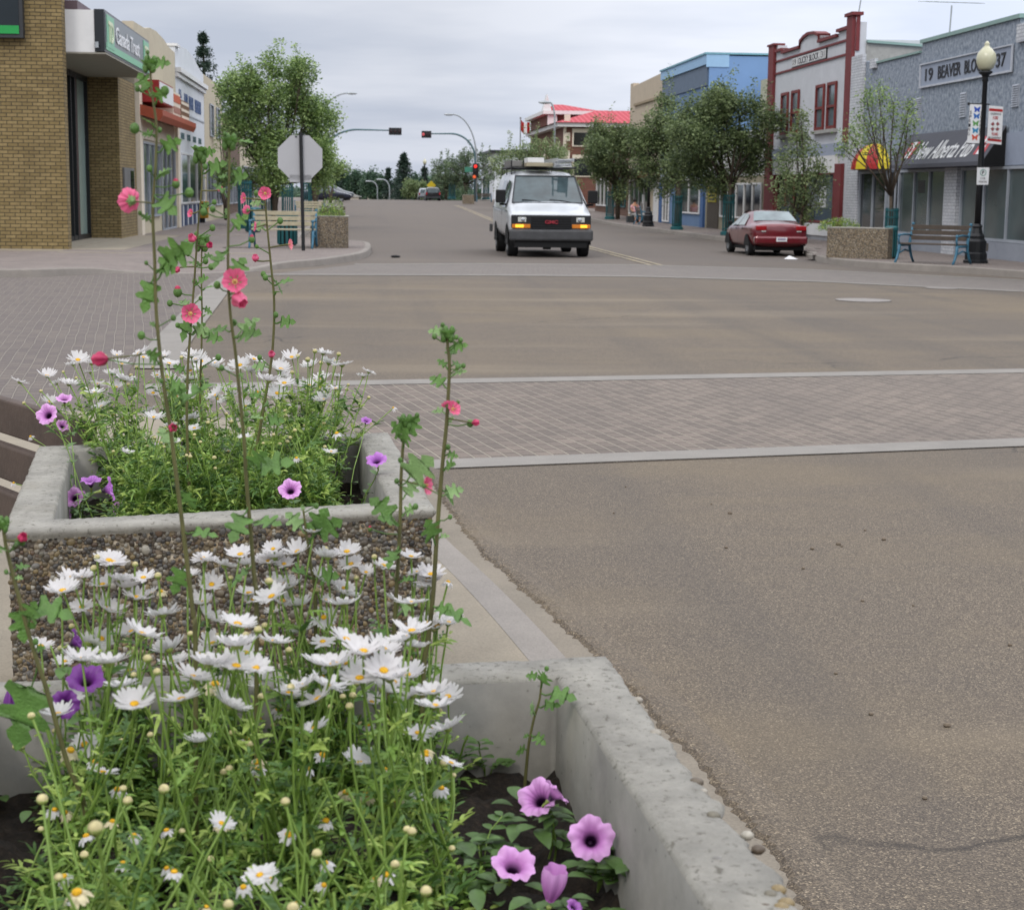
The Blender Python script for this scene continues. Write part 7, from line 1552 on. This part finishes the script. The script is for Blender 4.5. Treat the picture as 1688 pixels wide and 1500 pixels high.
def petunia(label, root, flowers, zs, r, nleaf=26, spread_=.12, group='petunias in the planters', pale=0.6):
    pl = thing('petunia_plant', label, 'petunia', (root[0], root[1], zs), street=False, group=group); fol = MB()
    for (p, n, R, dark, closed) in flowers:
        petunia_head(p, n, R, pl, r, dark, closed); e = Vector(p) - Vector(n).normalized() * R * 1.45; c = curve((root[0] + r.uniform(-.03, .03), root[1] + r.uniform(-.03, .03), zs), e, (r.uniform(-.02, .02), 0, .02), 8, 2)
        mb = MB(); mb.tube([tuple(q) for q in c], .0016, 5, cap=False); mb.build('stem', M['stem_green'], pl, smooth=True)
        for k in range(9):
            q = c[r.randrange(1, 8)]; a = r.uniform(0, 2 * PI); leaf_mesh(fol, q, (math.cos(a), math.sin(a), r.uniform(0, .9)), (0, 0, 1), r.uniform(.022, .042), LEAF_OVAL, .2, .3)
    for k in range(int(nleaf * .6)):
        a = r.uniform(0, 2 * PI); q = r.uniform(0, spread_); p = (root[0] + q * math.cos(a), root[1] + q * math.sin(a), zs + r.uniform(.005, .07)); a += r.uniform(-1, 1); leaf_mesh(fol, p, (math.cos(a), math.sin(a), r.uniform(0, .8)), (0, 0, 1), r.uniform(.025, .05), LEAF_OVAL, .2, .4)
    fol.build('foliage', M['petunia_leaf'], pl, smooth=True); return pl
M['petunia_leaf'] = leafmat('petunia_leaf', '56743c', .3, var=.3, vs=30)
r = random.Random(77)
def pf(px, py, wpx, z, n, dark=0, closed=False):
    s = dep(py, px); d = (H - z) / s; p = D(px, py, d); return (p, n, wpx / 2 / F * d * 1.03, dark, closed)
g = pf(885, 1312, 72, .78, (-.35, -.65, .75)); petunia('pair of pink lilac petunia blooms beside the daisies, nearest planter', (g[0][0] + .03, g[0][1] + .05), [g, pf(921, 1303, 52, .79, (.8, .3, .7))], P1Z, r, 34, .13)
g = pf(975, 1380, 80, .765, (.0, -1, .75)); petunia('single wide pink petunia with a black throat facing us near the inner wall', (g[0][0] + .03, g[0][1] + .06), [g], P1Z, r, 20, .1)
g = pf(848, 1420, 78, .745, (.15, -.45, 1)); petunia('pink petunia opening upwards at the foot of the daisies, left of the folded bloom', (g[0][0] - .02, g[0][1] + .04), [g], P1Z, r, 26, .11)
g = pf(910, 1468, 66, .74, (.15, -.15, 1), 0, True); petunia('half folded magenta petunia bloom at the bottom edge of the picture', (g[0][0] + .02, g[0][1] + .02), [g, pf(948, 1492, 30, .72, (.4, -.4, .8), 2)], P1Z, r, 22, .11)
g = flower_pos(142, 1115, 70, .80, .95, 1.4, 2.5, .062); h2 = flower_pos(108, 1160, 60, .80, .95, 1.4, 2.4, .062); h3 = flower_pos(132, 1055, 46, .80, 1.0, 1.4, 2.5, .062); h4 = flower_pos(17, 1145, 40, .80, .95, 1.4, 2.5, .06)
petunia('deep purple petunia plant at the left back corner of the nearest planter', (g.x - .02, g.y + .03), [(g, (.15, -.55, .9), .029, 1, False), (h2, (.3, -.7, .3), .022, 1, False), (h3, (.9, .2, .4), .02, 1, False), (h4, (0, -.1, -1), .016, 1, True)], P1Z, r, 40, .14)
def pf2(px, py, w, n, dark=0, closed=False, z=.86):
    g = flower_pos(px, py, w, .72, 1.1, 3.95, 5.3, .058); return (g, n, w / 2 / F * g.y * 1.05, dark, closed)
g = pf2(120, 819, 34, (-.1, -.9, .5)); petunia('pink petunia plant in the front left corner of the second planter', (g[0].x, g[0].y + .06), [g, pf2(83, 811, 30, (-.4, .1, .8), 2), pf2(135, 808, 32, (.5, .2, .7)), pf2(149, 789, 34, (0, -.2, 1), 2), pf2(186, 805, 40, (.9, .2, .2), 2), pf2(85, 849, 26, (-.2, -.6, .6), 2), pf2(104, 848, 26, (0, -1, .3)), pf2(35, 856, 22, (-.4, -.3, .9), 2), pf2(201, 839, 32, (.3, -.7, .5))], P2Z, r, 70, .22)
g = pf2(478, 805, 38, (0, -.8, .7)); petunia('lone pink petunia near the front rim of the second planter', (g[0].x, g[0].y + .05), [g], P2Z, r, 24, .1)
g = pf2(620, 756, 34, (-.1, -.5, .8), 2); petunia('violet petunias leaning on the right rim of the second planter', (g[0].x - .08, g[0].y + .05), [g, pf2(629, 784, 24, (.3, -.3, -.6), 2), pf2(604, 692, 18, (.2, -.4, .8), 2)], P2Z, r, 30, .1)
g = pf2(76, 682, 36, (-.2, -.9, .5), 0); g2 = pf2(106, 655, 26, (.1, -.4, .9)); petunia('pale lilac petunia blooms raised above the left back corner, second planter', (g[0].x + .12, g[0].y + .02), [g, g2, pf2(104, 700, 24, (.3, -.5, .6))], P2Z, r, 24, .12)
g = pf2(537, 733, 18, (0, -.8, .5), 2); petunia('small mauve petunia among the daisy stems, right half of second planter', (g[0].x, g[0].y + .02), [g], P2Z, r, 10, .06)
# ---- hollyhocks
def holly_flower(c, n, R, parent, r, tone=0, back=False, closed=False):
    x, y, n = basis(n); c = Vector(c); mb = MB(); cols = []; NU, NR = 60, 8; e0 = Vector(lin(('e0688e', 'c83a68', 'e88a94')[tone])[:3]); m0 = Vector(lin(('c02a5c', '9a1c48', 'd8506a')[tone])[:3]); d0 = Vector(lin('d8b070')[:3]); ph = r.uniform(0, 6)
    for j in range(NR + 1):
        f = j / NR
        for i in range(NU):
            a = 2 * PI * i / NU; rad = R * (.06 + .94 * f) * (1 - .10 * abs(math.sin(2.5 * a + ph)) ** 4 + .035 * math.sin(17 * a + ph)); h = R * (.42 * f * f - .1) + R * .07 * f * math.sin(10 * a + ph) + R * .04 * f * math.sin(23 * a)
            if closed: rad = R * .75 * math.sin(min(1, f * 1.15) * PI * .72 + .15) * (1 + .12 * math.sin(5 * a)); h = R * (1.7 * f - .6)
            mb.v.append(tuple(c + x * rad * math.cos(a) + y * rad * math.sin(a) + n * h)); col = m0.lerp(e0, min(1, f * 1.3)); col = col.lerp(m0, .35 * max(0, math.cos(25 * a)) * (1 - f))
            if f < .13 and not closed: col = d0
            cols.append(tuple(col))
    for j in range(NR):
        for i in range(NU): mb.f.append((j * NU + i, j * NU + (i + 1) % NU, (j + 1) * NU + (i + 1) % NU, (j + 1) * NU + i)); mb.m.append(0)
    fl = cbuild(mb, cols, 'flower', M['petal_col'], parent, smooth=True)
    mb = MB(); mb.ball((0, 0, R * .08), (R * .11, R * .11, R * .22), 8, 6); T_ = Matrix.Translation(c) @ Matrix(((x.x, y.x, n.x), (x.y, y.y, n.y), (x.z, y.z, n.z))).to_4x4(); mb.xf(T_); mb.build('stamen', mat('stamen', 'c8a860', .7) if 'stamen' not in bpy.data.materials else bpy.data.materials['stamen'], fl, smooth=True)
    mb = MB()
    for k in range(5):
        a = 2 * PI * k / 5; leaf_mesh(mb, (0, 0, -R * .22), (math.cos(a), math.sin(a), .35), (0, 0, 1), R * .62, LEAF_OVAL, .1, -.1, 1.2)
    mb.lathe([(.001, -.34 * R), (.14 * R, -.3 * R), (.2 * R, -.16 * R)], 8); mb.xf(T_); mb.build('calyx', M['holly_leaf_pale'], fl, smooth=True); return fl
def hollyhock(label, path, d, zs, items, rad=(.0014, .0038), nbud=6, seed=1, top_tuft=True, dslope=0.0, rootd=None):
    """path in pixels from the tip down; items: ('leaf',px,py,tx,ty,pale) ('flower',px,py,w,n,tone) ('bud',px,py,w,red) ('shut',...)"""
    r = random.Random(seed); n = len(path); pts = []
    for k, (x, y) in enumerate(path): pts.append(Vector(D(x, y, d + dslope * k / n)))
    pts.append(Vector((pts[-1].x + r.uniform(-.01, .01), pts[-1].y, zs))) if pts[-1].z > zs + .03 else None
    fine = []
    for i in range(len(pts) - 1):
        p0, p1, p2, p3 = [pts[max(0, min(len(pts) - 1, j))] for j in (i - 1, i, i + 1, i + 2)]
        for s in range(5): u = s / 5; fine.append(.5 * ((2 * p1) + (p2 - p0) * u + (2 * p0 - 5 * p1 + 4 * p2 - p3) * u * u + (3 * p1 - p0 - 3 * p2 + p3) * u ** 3))
    fine.append(pts[-1]); hl = thing('hollyhock', label, 'hollyhock', tuple(fine[-1]), street=False, group='tall pink hollyhocks in the planters')
    m_ = len(fine); mb = MB(); mb.tube([tuple(p) for p in fine], [rad[0] + (rad[1] - rad[0]) * k / m_ for k in range(m_)], 8, [0] if False else 0); mb.build('stem', M['holly_stem'], hl, smooth=True)
    def near(p): return min(fine, key=lambda q: (q - p).length)
    def leaf(a, tip, L=None, pale=False, pet=True):
        L = L or (tip - a).length; mid = a + (tip - a) * .28; 
        if pet: mb = MB(); mb.tube([tuple(a), tuple(a + (mid - a) * .5 + Vector((0, 0, -.003))), tuple(mid)], .0014 * (d / 2.4), 5, cap=False)
        else: mb = MB(); mid = a
        k = len(mb.f); LL = (tip - mid).length / 1.0; leaf_mesh(mb, mid, tip - mid, (r.uniform(-.5, .5), r.uniform(-1.0, -.2), r.uniform(.2, .9)), LL, LEAF_LOBED, r.uniform(.0, .35), .12, .95, .02, r); mb.build('leaf', M['holly_leaf_pale'] if pale else M['holly_leaf'], hl, smooth=True)
    for it in items:
        if it[0] == 'leaf': a = Vector(D(it[1], it[2], d)); tp = Vector(D(it[3], it[4], d - r.uniform(-.03, .05))); leaf(near(a), tp, None, it[5])
        elif it[0] in ('flower', 'shut'):
            p = Vector(D(it[1], it[2], d + it[6] if len(it) > 6 else d - .02)); R = it[3] / 2 / F * d * 1.05; holly_flower(p, it[4], R, hl, r, it[5], closed=it[0] == 'shut'); nn = Vector(it[4]).normalized(); s = near(p); mb = MB(); mb.tube([tuple(s), tuple((s + p) / 2 - nn * R * .3), tuple(p - nn * R * .3)], .0012 * (d / 2.4), 5, cap=False); mb.build('flower_stalk', M['holly_stem'], hl, smooth=True)
        elif it[0] == 'bud':
            p = Vector(D(it[1], it[2], d - .01)); R = it[3] / 2 / F * d; s = near(p + Vector((0, 0, -.01))); mb = MB(); mb.tube([tuple(s), tuple((s + p) / 2 + Vector((0, 0, -.003))), tuple(p)], .001 * (d / 2.4), 5, cap=False); mb.ball(p, (R, R, R * 1.15), 9, 6); bd = mb.build('bud', M['holly_leaf'], hl, smooth=True)
            if it[4]: mb = MB(); mb.ball(p + Vector((0, 0, R * .5)), (R * .75, R * .75, R), 9, 6); mb.build('bud_tip', M['bud_red'], bd, smooth=True)
    # small axil leaves and buds along the stem
    nbud = int(nbud * .6)
    for k in range(nbud):
        f = fine[int(1 + (m_ * .62) * k / nbud)]; a = r.uniform(0, 2 * PI); rr = .009 * d / 2.4; dv = Vector((math.cos(a), math.sin(a) * .5, .55)); p = f + dv * rr * r.uniform(1.5, 3.2); R = rr * r.uniform(.3, .5)
        mb = MB(); mb.tube([tuple(f), tuple(p)], .0009 * d / 2.4, 4, cap=False); mb.ball(p, (R, R, R * 1.2), 8, 5); mb.build('bud', M['holly_leaf'], hl, smooth=True)
        leaf(f, f + Vector((math.cos(a + 1.5), math.sin(a) * .4, r.uniform(-.1, .5))) * r.uniform(.02, .042) * d / 2.4, None, r.random() < .3)
    if top_tuft:
        mb = MB(); p = fine[0]
        for k in range(9): a = 2 * PI * k / 9; R = .0045 * d / 2.4; q = p + Vector((math.cos(a) * R * 1.4, math.sin(a) * R, -R * (k % 3) * 1.2)); mb.ball(q, (R, R, R * 1.6), 7, 5)
        for k in range(5): a = 2 * PI * k / 5; leaf_mesh(mb, p + Vector((0, 0, -.012)), (math.cos(a), math.sin(a), 1.0), (0, 0, 1), .022 * d / 2.4, LEAF_OVAL, .2, .1)
        mb.build('bud_cluster', M['holly_leaf'], hl, smooth=True)
    return hl
M['bud_red'] = mat('bud_red', '9a2244', .6, var=.2, vs=90)
hollyhock('tallest hollyhock, thick stem before the bank, big flower seen from behind', [(247, 100), (250, 150), (258, 210), (256, 280), (252, 350), (255, 430), (258, 520), (268, 620), (280, 700), (290, 780), (305, 900), (318, 1010), (322, 1060)], 2.33, P1Z,
    [('flower', 216, 331, 40, (-.75, .75, .1), 0), ('bud', 290, 304, 13, 1), ('bud', 272, 150, 14, 0), ('bud', 222, 212, 16, 0), ('bud', 312, 318, 15, 0), ('leaf', 256, 440, 236, 512, 0), ('leaf', 256, 450, 320, 395, 0), ('leaf', 262, 460, 300, 398, 0), ('leaf', 256, 320, 292, 350, 0), ('leaf', 254, 250, 300, 226, 0), ('leaf', 254, 300, 284, 275, 0), ('leaf', 252, 210, 232, 190, 0), ('leaf', 252, 170, 275, 140, 0), ('leaf', 254, 160, 228, 116, 0),
     ('bud', 171, 592, 14, 0), ('shut', 170, 592, 30, (-.9, .3, -.1), 1), ('bud', 233, 553, 13, 0), ('leaf', 276, 680, 355, 625, 0), ('leaf', 285, 740, 262, 700, 1), ('leaf', 268, 600, 240, 575, 0), ('leaf', 295, 800, 322, 835, 0), ('leaf', 275, 660, 310, 640, 0), ('leaf', 300, 870, 360, 880, 0), ('leaf', 310, 930, 285, 975, 0), ('shut', 284, 706, 18, (.3, -.6, .3), 1)], nbud=14, seed=3)
hollyhock('second tall hollyhock with a double pink flower over the road edge', [(378, 228), (378, 280), (377, 340), (376, 450), (380, 520), (388, 580), (395, 650), (402, 720), (406, 790), (415, 900), (420, 960), (423, 1010)], 2.48, P1Z,
    [('flower', 387, 464, 40, (.1, -.95, .35), 0), ('shut', 391, 491, 32, (.5, -.5, -.4), 0), ('leaf', 386, 555, 430, 520, 1), ('leaf', 388, 560, 432, 545, 0), ('leaf', 404, 780, 486, 755, 0), ('leaf', 402, 770, 440, 740, 0), ('leaf', 378, 400, 352, 440, 0), ('leaf', 376, 380, 410, 350, 0), ('leaf', 376, 330, 350, 300, 0), ('leaf', 376, 300, 410, 285, 0), ('leaf', 410, 830, 380, 890, 0), ('leaf', 412, 850, 465, 860, 0), ('leaf', 416, 930, 380, 965, 0), ('leaf', 380, 470, 405, 420, 0), ('bud', 358, 470, 12, 0), ('bud', 336, 350, 12, 0), ('bud', 415, 395, 11, 1)], nbud=12, seed=4)
hollyhock('slender hollyhock with one round open pink flower before the bench', [(437, 330), (441, 380), (446, 430), (452, 500), (449, 580), (440, 640), (428, 710), (415, 780)], 4.75, P2Z,
    [('flower', 437, 319, 21, (0, -1, .1), 0), ('flower', 403, 327, 18, (-.8, -.5, .1), 0), ('flower', 422, 374, 16, (-.9, -.2, .1), 0), ('flower', 477, 403, 17, (.9, -.2, .1), 2), ('shut', 421, 428, 14, (0, -.3, .8), 0), ('flower', 408, 347, 17, (-.7, .5, .1), 0), ('shut', 448, 586, 14, (0, -.6, .8), 0), ('leaf', 448, 480, 462, 478, 0), ('leaf', 452, 460, 466, 484, 0), ('bud', 434, 452, 9, 0), ('leaf', 430, 700, 470, 690, 0), ('leaf', 440, 660, 410, 650, 0)], rad=(.0025, .005), nbud=10, seed=5, top_tuft=False)
hollyhock('slender hollyhock left of the double pink flower, small side flowers', [(330, 250), (333, 300), (326, 380), (322, 440), (316, 520), (310, 600), (308, 680), (310, 760)], 4.6, P2Z,
    [('flower', 315, 352, 14, (-.6, -.6, .2), 0), ('shut', 362, 313, 12, (.3, -.6, .5), 0), ('shut', 318, 395, 17, (-.2, -.6, .6), 0), ('flower', 314, 517, 32, (.35, -.9, .1), 0), ('shut', 293, 443, 12, (-.3, -.5, -.6), 1), ('bud', 293, 482, 15, 1), ('shut', 345, 406, 13, (.3, -.6, .6), 1), ('leaf', 318, 470, 345, 455, 0), ('leaf', 318, 500, 300, 560, 0), ('leaf', 316, 560, 340, 530, 0), ('leaf', 310, 620, 285, 600, 0), ('bud', 348, 440, 10, 0), ('bud', 280, 500, 10, 0)], rad=(.002, .0045), nbud=12, seed=6)
hollyhock('bare thin hollyhock stem between the two tallest ones', [(333, 395), (332, 450), (333, 520), (332, 580), (330, 650), (335, 740)], 4.9, P2Z, [('leaf', 333, 430, 352, 420, 0), ('leaf', 332, 500, 350, 515, 0), ('leaf', 332, 540, 355, 560, 0)], rad=(.002, .004), nbud=10, seed=7)
hollyhock('hollyhock at the street side corner with a small magenta bud', [(738, 545), (738, 570), (741, 600), (739, 650), (736, 700), (730, 760), (724, 830), (719, 900), (714, 980), (705, 1060), (698, 1110)], 2.55, P1Z,
    [('flower', 747, 674, 24, (.5, -.6, .4), 0), ('flower', 737, 668, 18, (-.2, .3, .4), 0), ('bud', 775, 698, 12, 0), ('shut', 782, 697, 14, (1, 0, .1), 1), ('leaf', 738, 640, 708, 618, 0), ('leaf', 740, 600, 765, 602, 0), ('leaf', 740, 610, 720, 590, 0), ('leaf', 740, 590, 748, 565, 0), ('leaf', 736, 700, 748, 685, 1), ('leaf', 728, 770, 752, 762, 0), ('leaf', 724, 820, 765, 803, 1), ('leaf', 726, 800, 748, 830, 0), ('leaf', 718, 880, 742, 882, 1), ('leaf', 718, 900, 702, 850, 0), ('leaf', 712, 1000, 778, 1027, 0), ('leaf', 712, 990, 745, 1010, 0), ('bud', 716, 555, 9, 0), ('bud', 752, 556, 8, 0), ('bud', 764, 603, 8, 0), ('bud', 742, 852, 8, 0)], rad=(.0022, .0042), nbud=11, seed=8)
hollyhock('shorter hollyhock left of the corner one, drooping pink flower in green calyx', [(668, 690), (664, 740), (661, 790), (660, 850), (656, 930), (652, 1000), (647, 1080), (640, 1160), (638, 1230)], 2.6, P1Z,
    [('flower', 702, 800, 32, (.85, -.3, .1), 0), ('leaf', 662, 830, 690, 790, 1), ('leaf', 660, 860, 608, 815, 0), ('leaf', 660, 870, 622, 850, 0), ('leaf', 666, 730, 645, 690, 0), ('leaf', 666, 725, 690, 680, 0), ('leaf', 664, 740, 672, 700, 0), ('leaf', 662, 800, 715, 745, 1), ('leaf', 656, 900, 640, 935, 0), ('leaf', 652, 1010, 690, 985, 1), ('leaf', 650, 1030, 618, 1050, 0), ('bud', 654, 793, 9, 0), ('bud', 610, 872, 8, 1)], rad=(.0022, .0042), nbud=7, seed=9)
hollyhock('hollyhock at the left picture edge leaning to the right, red bud on it', [(4, 858), (10, 900), (22, 950), (38, 1010), (55, 1070), (75, 1130), (92, 1190), (112, 1260), (140, 1335)], 2.2, P1Z,
    [('shut', 36, 888, 20, (.4, -.4, .6), 1), ('bud', 36, 893, 13, 0), ('leaf', 12, 910, 48, 880, 0), ('leaf', 20, 940, 50, 930, 0), ('leaf', 35, 1000, 122, 1012, 0), ('leaf', 33, 990, 40, 1055, 0), ('leaf', 12, 900, -20, 905, 0), ('leaf', 60, 1090, 25, 1225, 0), ('leaf', 45, 1040, 60, 985, 0)], rad=(.0025, .004), nbud=6, seed=10)
hollyhock('low hollyhock seedling against the pebble face, lobed leaves only', [(500, 840), (505, 880), (512, 930), (520, 1000)], 2.62, P1Z, [('leaf', 508, 890, 565, 850, 0), ('leaf', 508, 880, 470, 840, 1), ('leaf', 510, 900, 540, 830, 0), ('leaf', 515, 950, 560, 945, 0), ('leaf', 515, 950, 480, 935, 0)], nbud=3, seed=12, top_tuft=False)
hollyhock('young hollyhock shoot rising at the right inner wall, nearest planter', [(893, 1112), (890, 1150), (880, 1185), (872, 1225), (868, 1262)], 2.58, P1Z, [('leaf', 892, 1140, 952, 1148, 0), ('leaf', 892, 1135, 898, 1105, 0), ('leaf', 884, 1180, 874, 1158, 1), ('leaf', 876, 1210, 862, 1215, 0), ('leaf', 878, 1210, 900, 1225, 0), ('leaf', 873, 1235, 850, 1240, 0), ('leaf', 888, 1165, 925, 1160, 0)], rad=(.0015, .003), nbud=3, seed=13, top_tuft=False)
# broad leaved seedlings on the open soil
def seedling(label, px, py, n, s, seed, m='petunia_leaf', hh=.10):
    r = random.Random(seed); g = G(px, py, P1Z); pl = thing('leafy_seedling', label, 'seedling', g, street=False); mb = MB(); f = MB()
    for k in range(n):
        a = r.uniform(0, 2 * PI); q = r.uniform(.01, s); e = (g[0] + q * math.cos(a), g[1] + q * math.sin(a), P1Z + r.uniform(.2, 1) * hh); c = curve((g[0], g[1], P1Z), e, (0, 0, .02), 5, 1); mb.tube([tuple(x) for x in c], .0012, 4, cap=False)
        for t_ in (2, 3, 4, 5):
            for w_ in (-1, 1): b_ = a + w_ * 1.2; leaf_mesh(f, c[t_], (math.cos(b_), math.sin(b_), .5), (0, 0, 1), r.uniform(.018, .032), LEAF_OVAL, .15, .3, 1.3)
    mb.build('stem', M['stem_green'], pl, smooth=True); f.build('foliage', M[m], pl, smooth=True)
seedling('round leafed green seedling right of the daisies below the back inner wall', 800, 1290, 9, .09, 1)
seedling('small seedling in the soil at the right inner wall above the pink petunias', 960, 1290, 6, .06, 2)
seedling('low green sprigs between the pink petunias and the daisies', 790, 1440, 8, .07, 3, hh=.07)
seedling('low sprigs with tight buds right of the folded magenta bloom', 985, 1470, 7, .05, 4, hh=.06)
# far planters' contents: small clumps
def far_clump(label, x0, x1, d0, d1, z, h, n, nf, seed, name='flower_clump', catg='flowers'):
    rs = np.random.RandomState(seed); t_ = thing(name, label, catg, ((x0 + x1) / 2, (d0 + d1) / 2, z)); X = rs.uniform(x0, x1, n); Y = rs.uniform(d0, d1, n); e = 1 - ((X - (x0 + x1) / 2) / ((x1 - x0) / 2)) ** 2 * .5; Z = z + rs.uniform(0, 1, n) * h * e
    V, Q = leaf_quads(np.stack([X, Y, Z], 1), .09, rs, .22, 1.6, -.6); np_obj('foliage', V, Q, [M['daisy_leaf'], M['daisy_leaf3'], M['daisy_leaf2']], rs.choice(3, size=n), t_)
    k = rs.choice(n, nf); mb = MB()
    for i in k: mb.lathe([(.001, .012), (.035, .02), (.001, 0)], 6, (X[i], Y[i], z + h * e[i] * rs.uniform(.75, 1.05)))
    mb.build('flower_heads', M['petal_white'], t_)['kind'] = 'stuff'
far_clump('white flowers and grass topping the planter beside the far left bench', c0[0] + .12, GS(575, 408, .145)[0] - .1, 44.75, 45.9, zt - .13, .42, 900, 60, 3)
mbp = [tuple(p) for p in qs]; far_clump('white flowers topping the right corner planter by the red car', a[0] + .15 if isinstance(a, tuple) else 0, b[0] - .15 if isinstance(b, tuple) else 1, 41.4, 41.9, zt4 - .1, .28, 800, 40, 4)
x_ = FD(556, 330, 75)[0]; far_clump('dull grey green clump in the small planter behind the left corner one', x_ - .7, x_ + .25, 75.1, 76.1, .84, .5, 500, 10, 5)
# ================================================================ SKY, SUN, CAMERA
w = bpy.data.worlds.new('World'); sc.world = w; w.use_nodes = True; nt = w.node_tree; nt.nodes.clear()
def wn(t, **kw):
    n = nt.nodes.new('ShaderNode' + t)
    for k, v in kw.items(): setattr(n, k, v)
    return n
SUN_EL, SUN_AZ = math.radians(42), math.radians(205)
sky = wn('TexSky', sky_type='NISHITA'); sky.sun_disc = False; sky.sun_elevation = SUN_EL; sky.sun_rotation = SUN_AZ; sky.dust_density = 2.5
tc = wn('TexCoord'); sep = wn('SeparateXYZ'); nt.links.new(tc.outputs['Generated'], sep.inputs[0])
def wm(op, a, b=0.0, clamp=False):
    n = wn('Math', operation=op); n.use_clamp = clamp
    for i, v in enumerate((a, b)):
        if isinstance(v, (int, float)): n.inputs[i].default_value = v
        else: nt.links.new(v, n.inputs[i])
    return n.outputs[0]
zc = wm('MAXIMUM', sep.outputs[2], 0.0); den = wm('ADD', zc, 0.10)
cb = wn('CombineXYZ'); nt.links.new(wm('DIVIDE', sep.outputs[0], den), cb.inputs[0]); nt.links.new(wm('DIVIDE', sep.outputs[1], den), cb.inputs[1])
mp = wn('Mapping'); mp.inputs['Scale'].default_value = (.75, .8, 1); mp.inputs['Location'].default_value = (1.7, .4, 0); nt.links.new(cb.outputs[0], mp.inputs[0])
nz = wn('TexNoise'); nz.inputs['Scale'].default_value = .8; nz.inputs['Detail'].default_value = 5; nz.inputs['Roughness'].default_value = .5; nt.links.new(mp.outputs[0], nz.inputs[0])
rp = wn('ValToRGB'); nt.links.new(nz.outputs[0], rp.inputs[0]); e = rp.color_ramp.elements; e[0].position = .38; e[0].color = (.83, .855, .90, 1); e[1].position = .60; e[1].color = (1.15, 1.13, 1.11, 1)
# brightness by height: dull near the horizon, three times brighter overhead
gr = wn('ValToRGB'); nt.links.new(wm('POWER', zc, 0.6), gr.inputs[0]); g = gr.color_ramp.elements
g[0].position = 0; g[0].color = (.60, .65, .76, 1); g[1].position = 1; g[1].color = (1.75, 1.78, 1.88, 1)
k = g.new(.26); k.color = (.68, .72, .81, 1); k = g.new(.40); k.color = (.84, .87, .93, 1); k = g.new(.62); k.color = (1.15, 1.17, 1.25, 1)
mul = wn('Mix', data_type='RGBA', blend_type='MULTIPLY'); mul.inputs[0].default_value = 1.0; nt.links.new(gr.outputs[0], mul.inputs[6]); nt.links.new(rp.outputs[0], mul.inputs[7])
# a brighter break in the cloud to the right
az = wm('MULTIPLY_ADD', sep.outputs[0], 1.4); az.node.inputs[2].default_value = .93; az2 = wm('MINIMUM', wm('MAXIMUM', az, .86), 1.35)
ml2 = wn('Mix', data_type='RGBA', blend_type='MULTIPLY'); ml2.inputs[0].default_value = 1.0; nt.links.new(mul.outputs[2], ml2.inputs[6]); c3 = wn('CombineXYZ'); [nt.links.new(az2, c3.inputs[i]) for i in range(3)]; nt.links.new(c3.outputs[0], ml2.inputs[7])
b1 = wn('Background'); b1.inputs[1].default_value = .07; nt.links.new(sky.outputs[0], b1.inputs[0])
b2 = wn('Background'); b2.inputs[1].default_value = 1.15; nt.links.new(ml2.outputs[2], b2.inputs[0])
mx = wn('MixShader'); mx.inputs[0].default_value = .93; nt.links.new(b1.outputs[0], mx.inputs[1]); nt.links.new(b2.outputs[0], mx.inputs[2])
ow = wn('OutputWorld'); nt.links.new(mx.outputs[0], ow.inputs[0])
sl_ = bpy.data.lights.new('sun', 'SUN'); sl_.energy = 1.1; sl_.angle = math.radians(14); sl_.color = (1, .95, .88)
so = bpy.data.objects.new('sun', sl_); COL.objects.link(so)
# sun stands behind the camera, a little to the left
dv = Vector((math.sin(SUN_AZ) * math.cos(SUN_EL), math.cos(SUN_AZ) * math.cos(SUN_EL), math.sin(SUN_EL))); so.rotation_euler = dv.to_track_quat('Z', 'Y').to_euler()
cam = bpy.data.cameras.new('camera'); co = bpy.data.objects.new('camera', cam); COL.objects.link(co); sc.camera = co
cam.sensor_width = 36; cam.sensor_fit = 'HORIZONTAL'; cam.lens = F / 1688 * 36; cam.clip_start = .05; cam.clip_end = 8000
Mx = Matrix(((RX[0], UX[0], -FW[0], 0), (RX[1], UX[1], -FW[1], 0), (RX[2], UX[2], -FW[2], H), (0, 0, 0, 1))); co.matrix_world = Mx
cam.dof.use_dof = True; cam.dof.focus_distance = 5.2; cam.dof.aperture_fstop = 13
sc.view_settings.view_transform = 'Standard'; sc.view_settings.look = 'None'; sc.view_settings.exposure = 0.0; sc.view_settings.gamma = 1.0
sc.cycles.use_denoising = True; sc.cycles.max_bounces = 8; sc.cycles.caustics_reflective = False; sc.cycles.caustics_refractive = False
sc.cycles.sample_clamp_indirect = 6
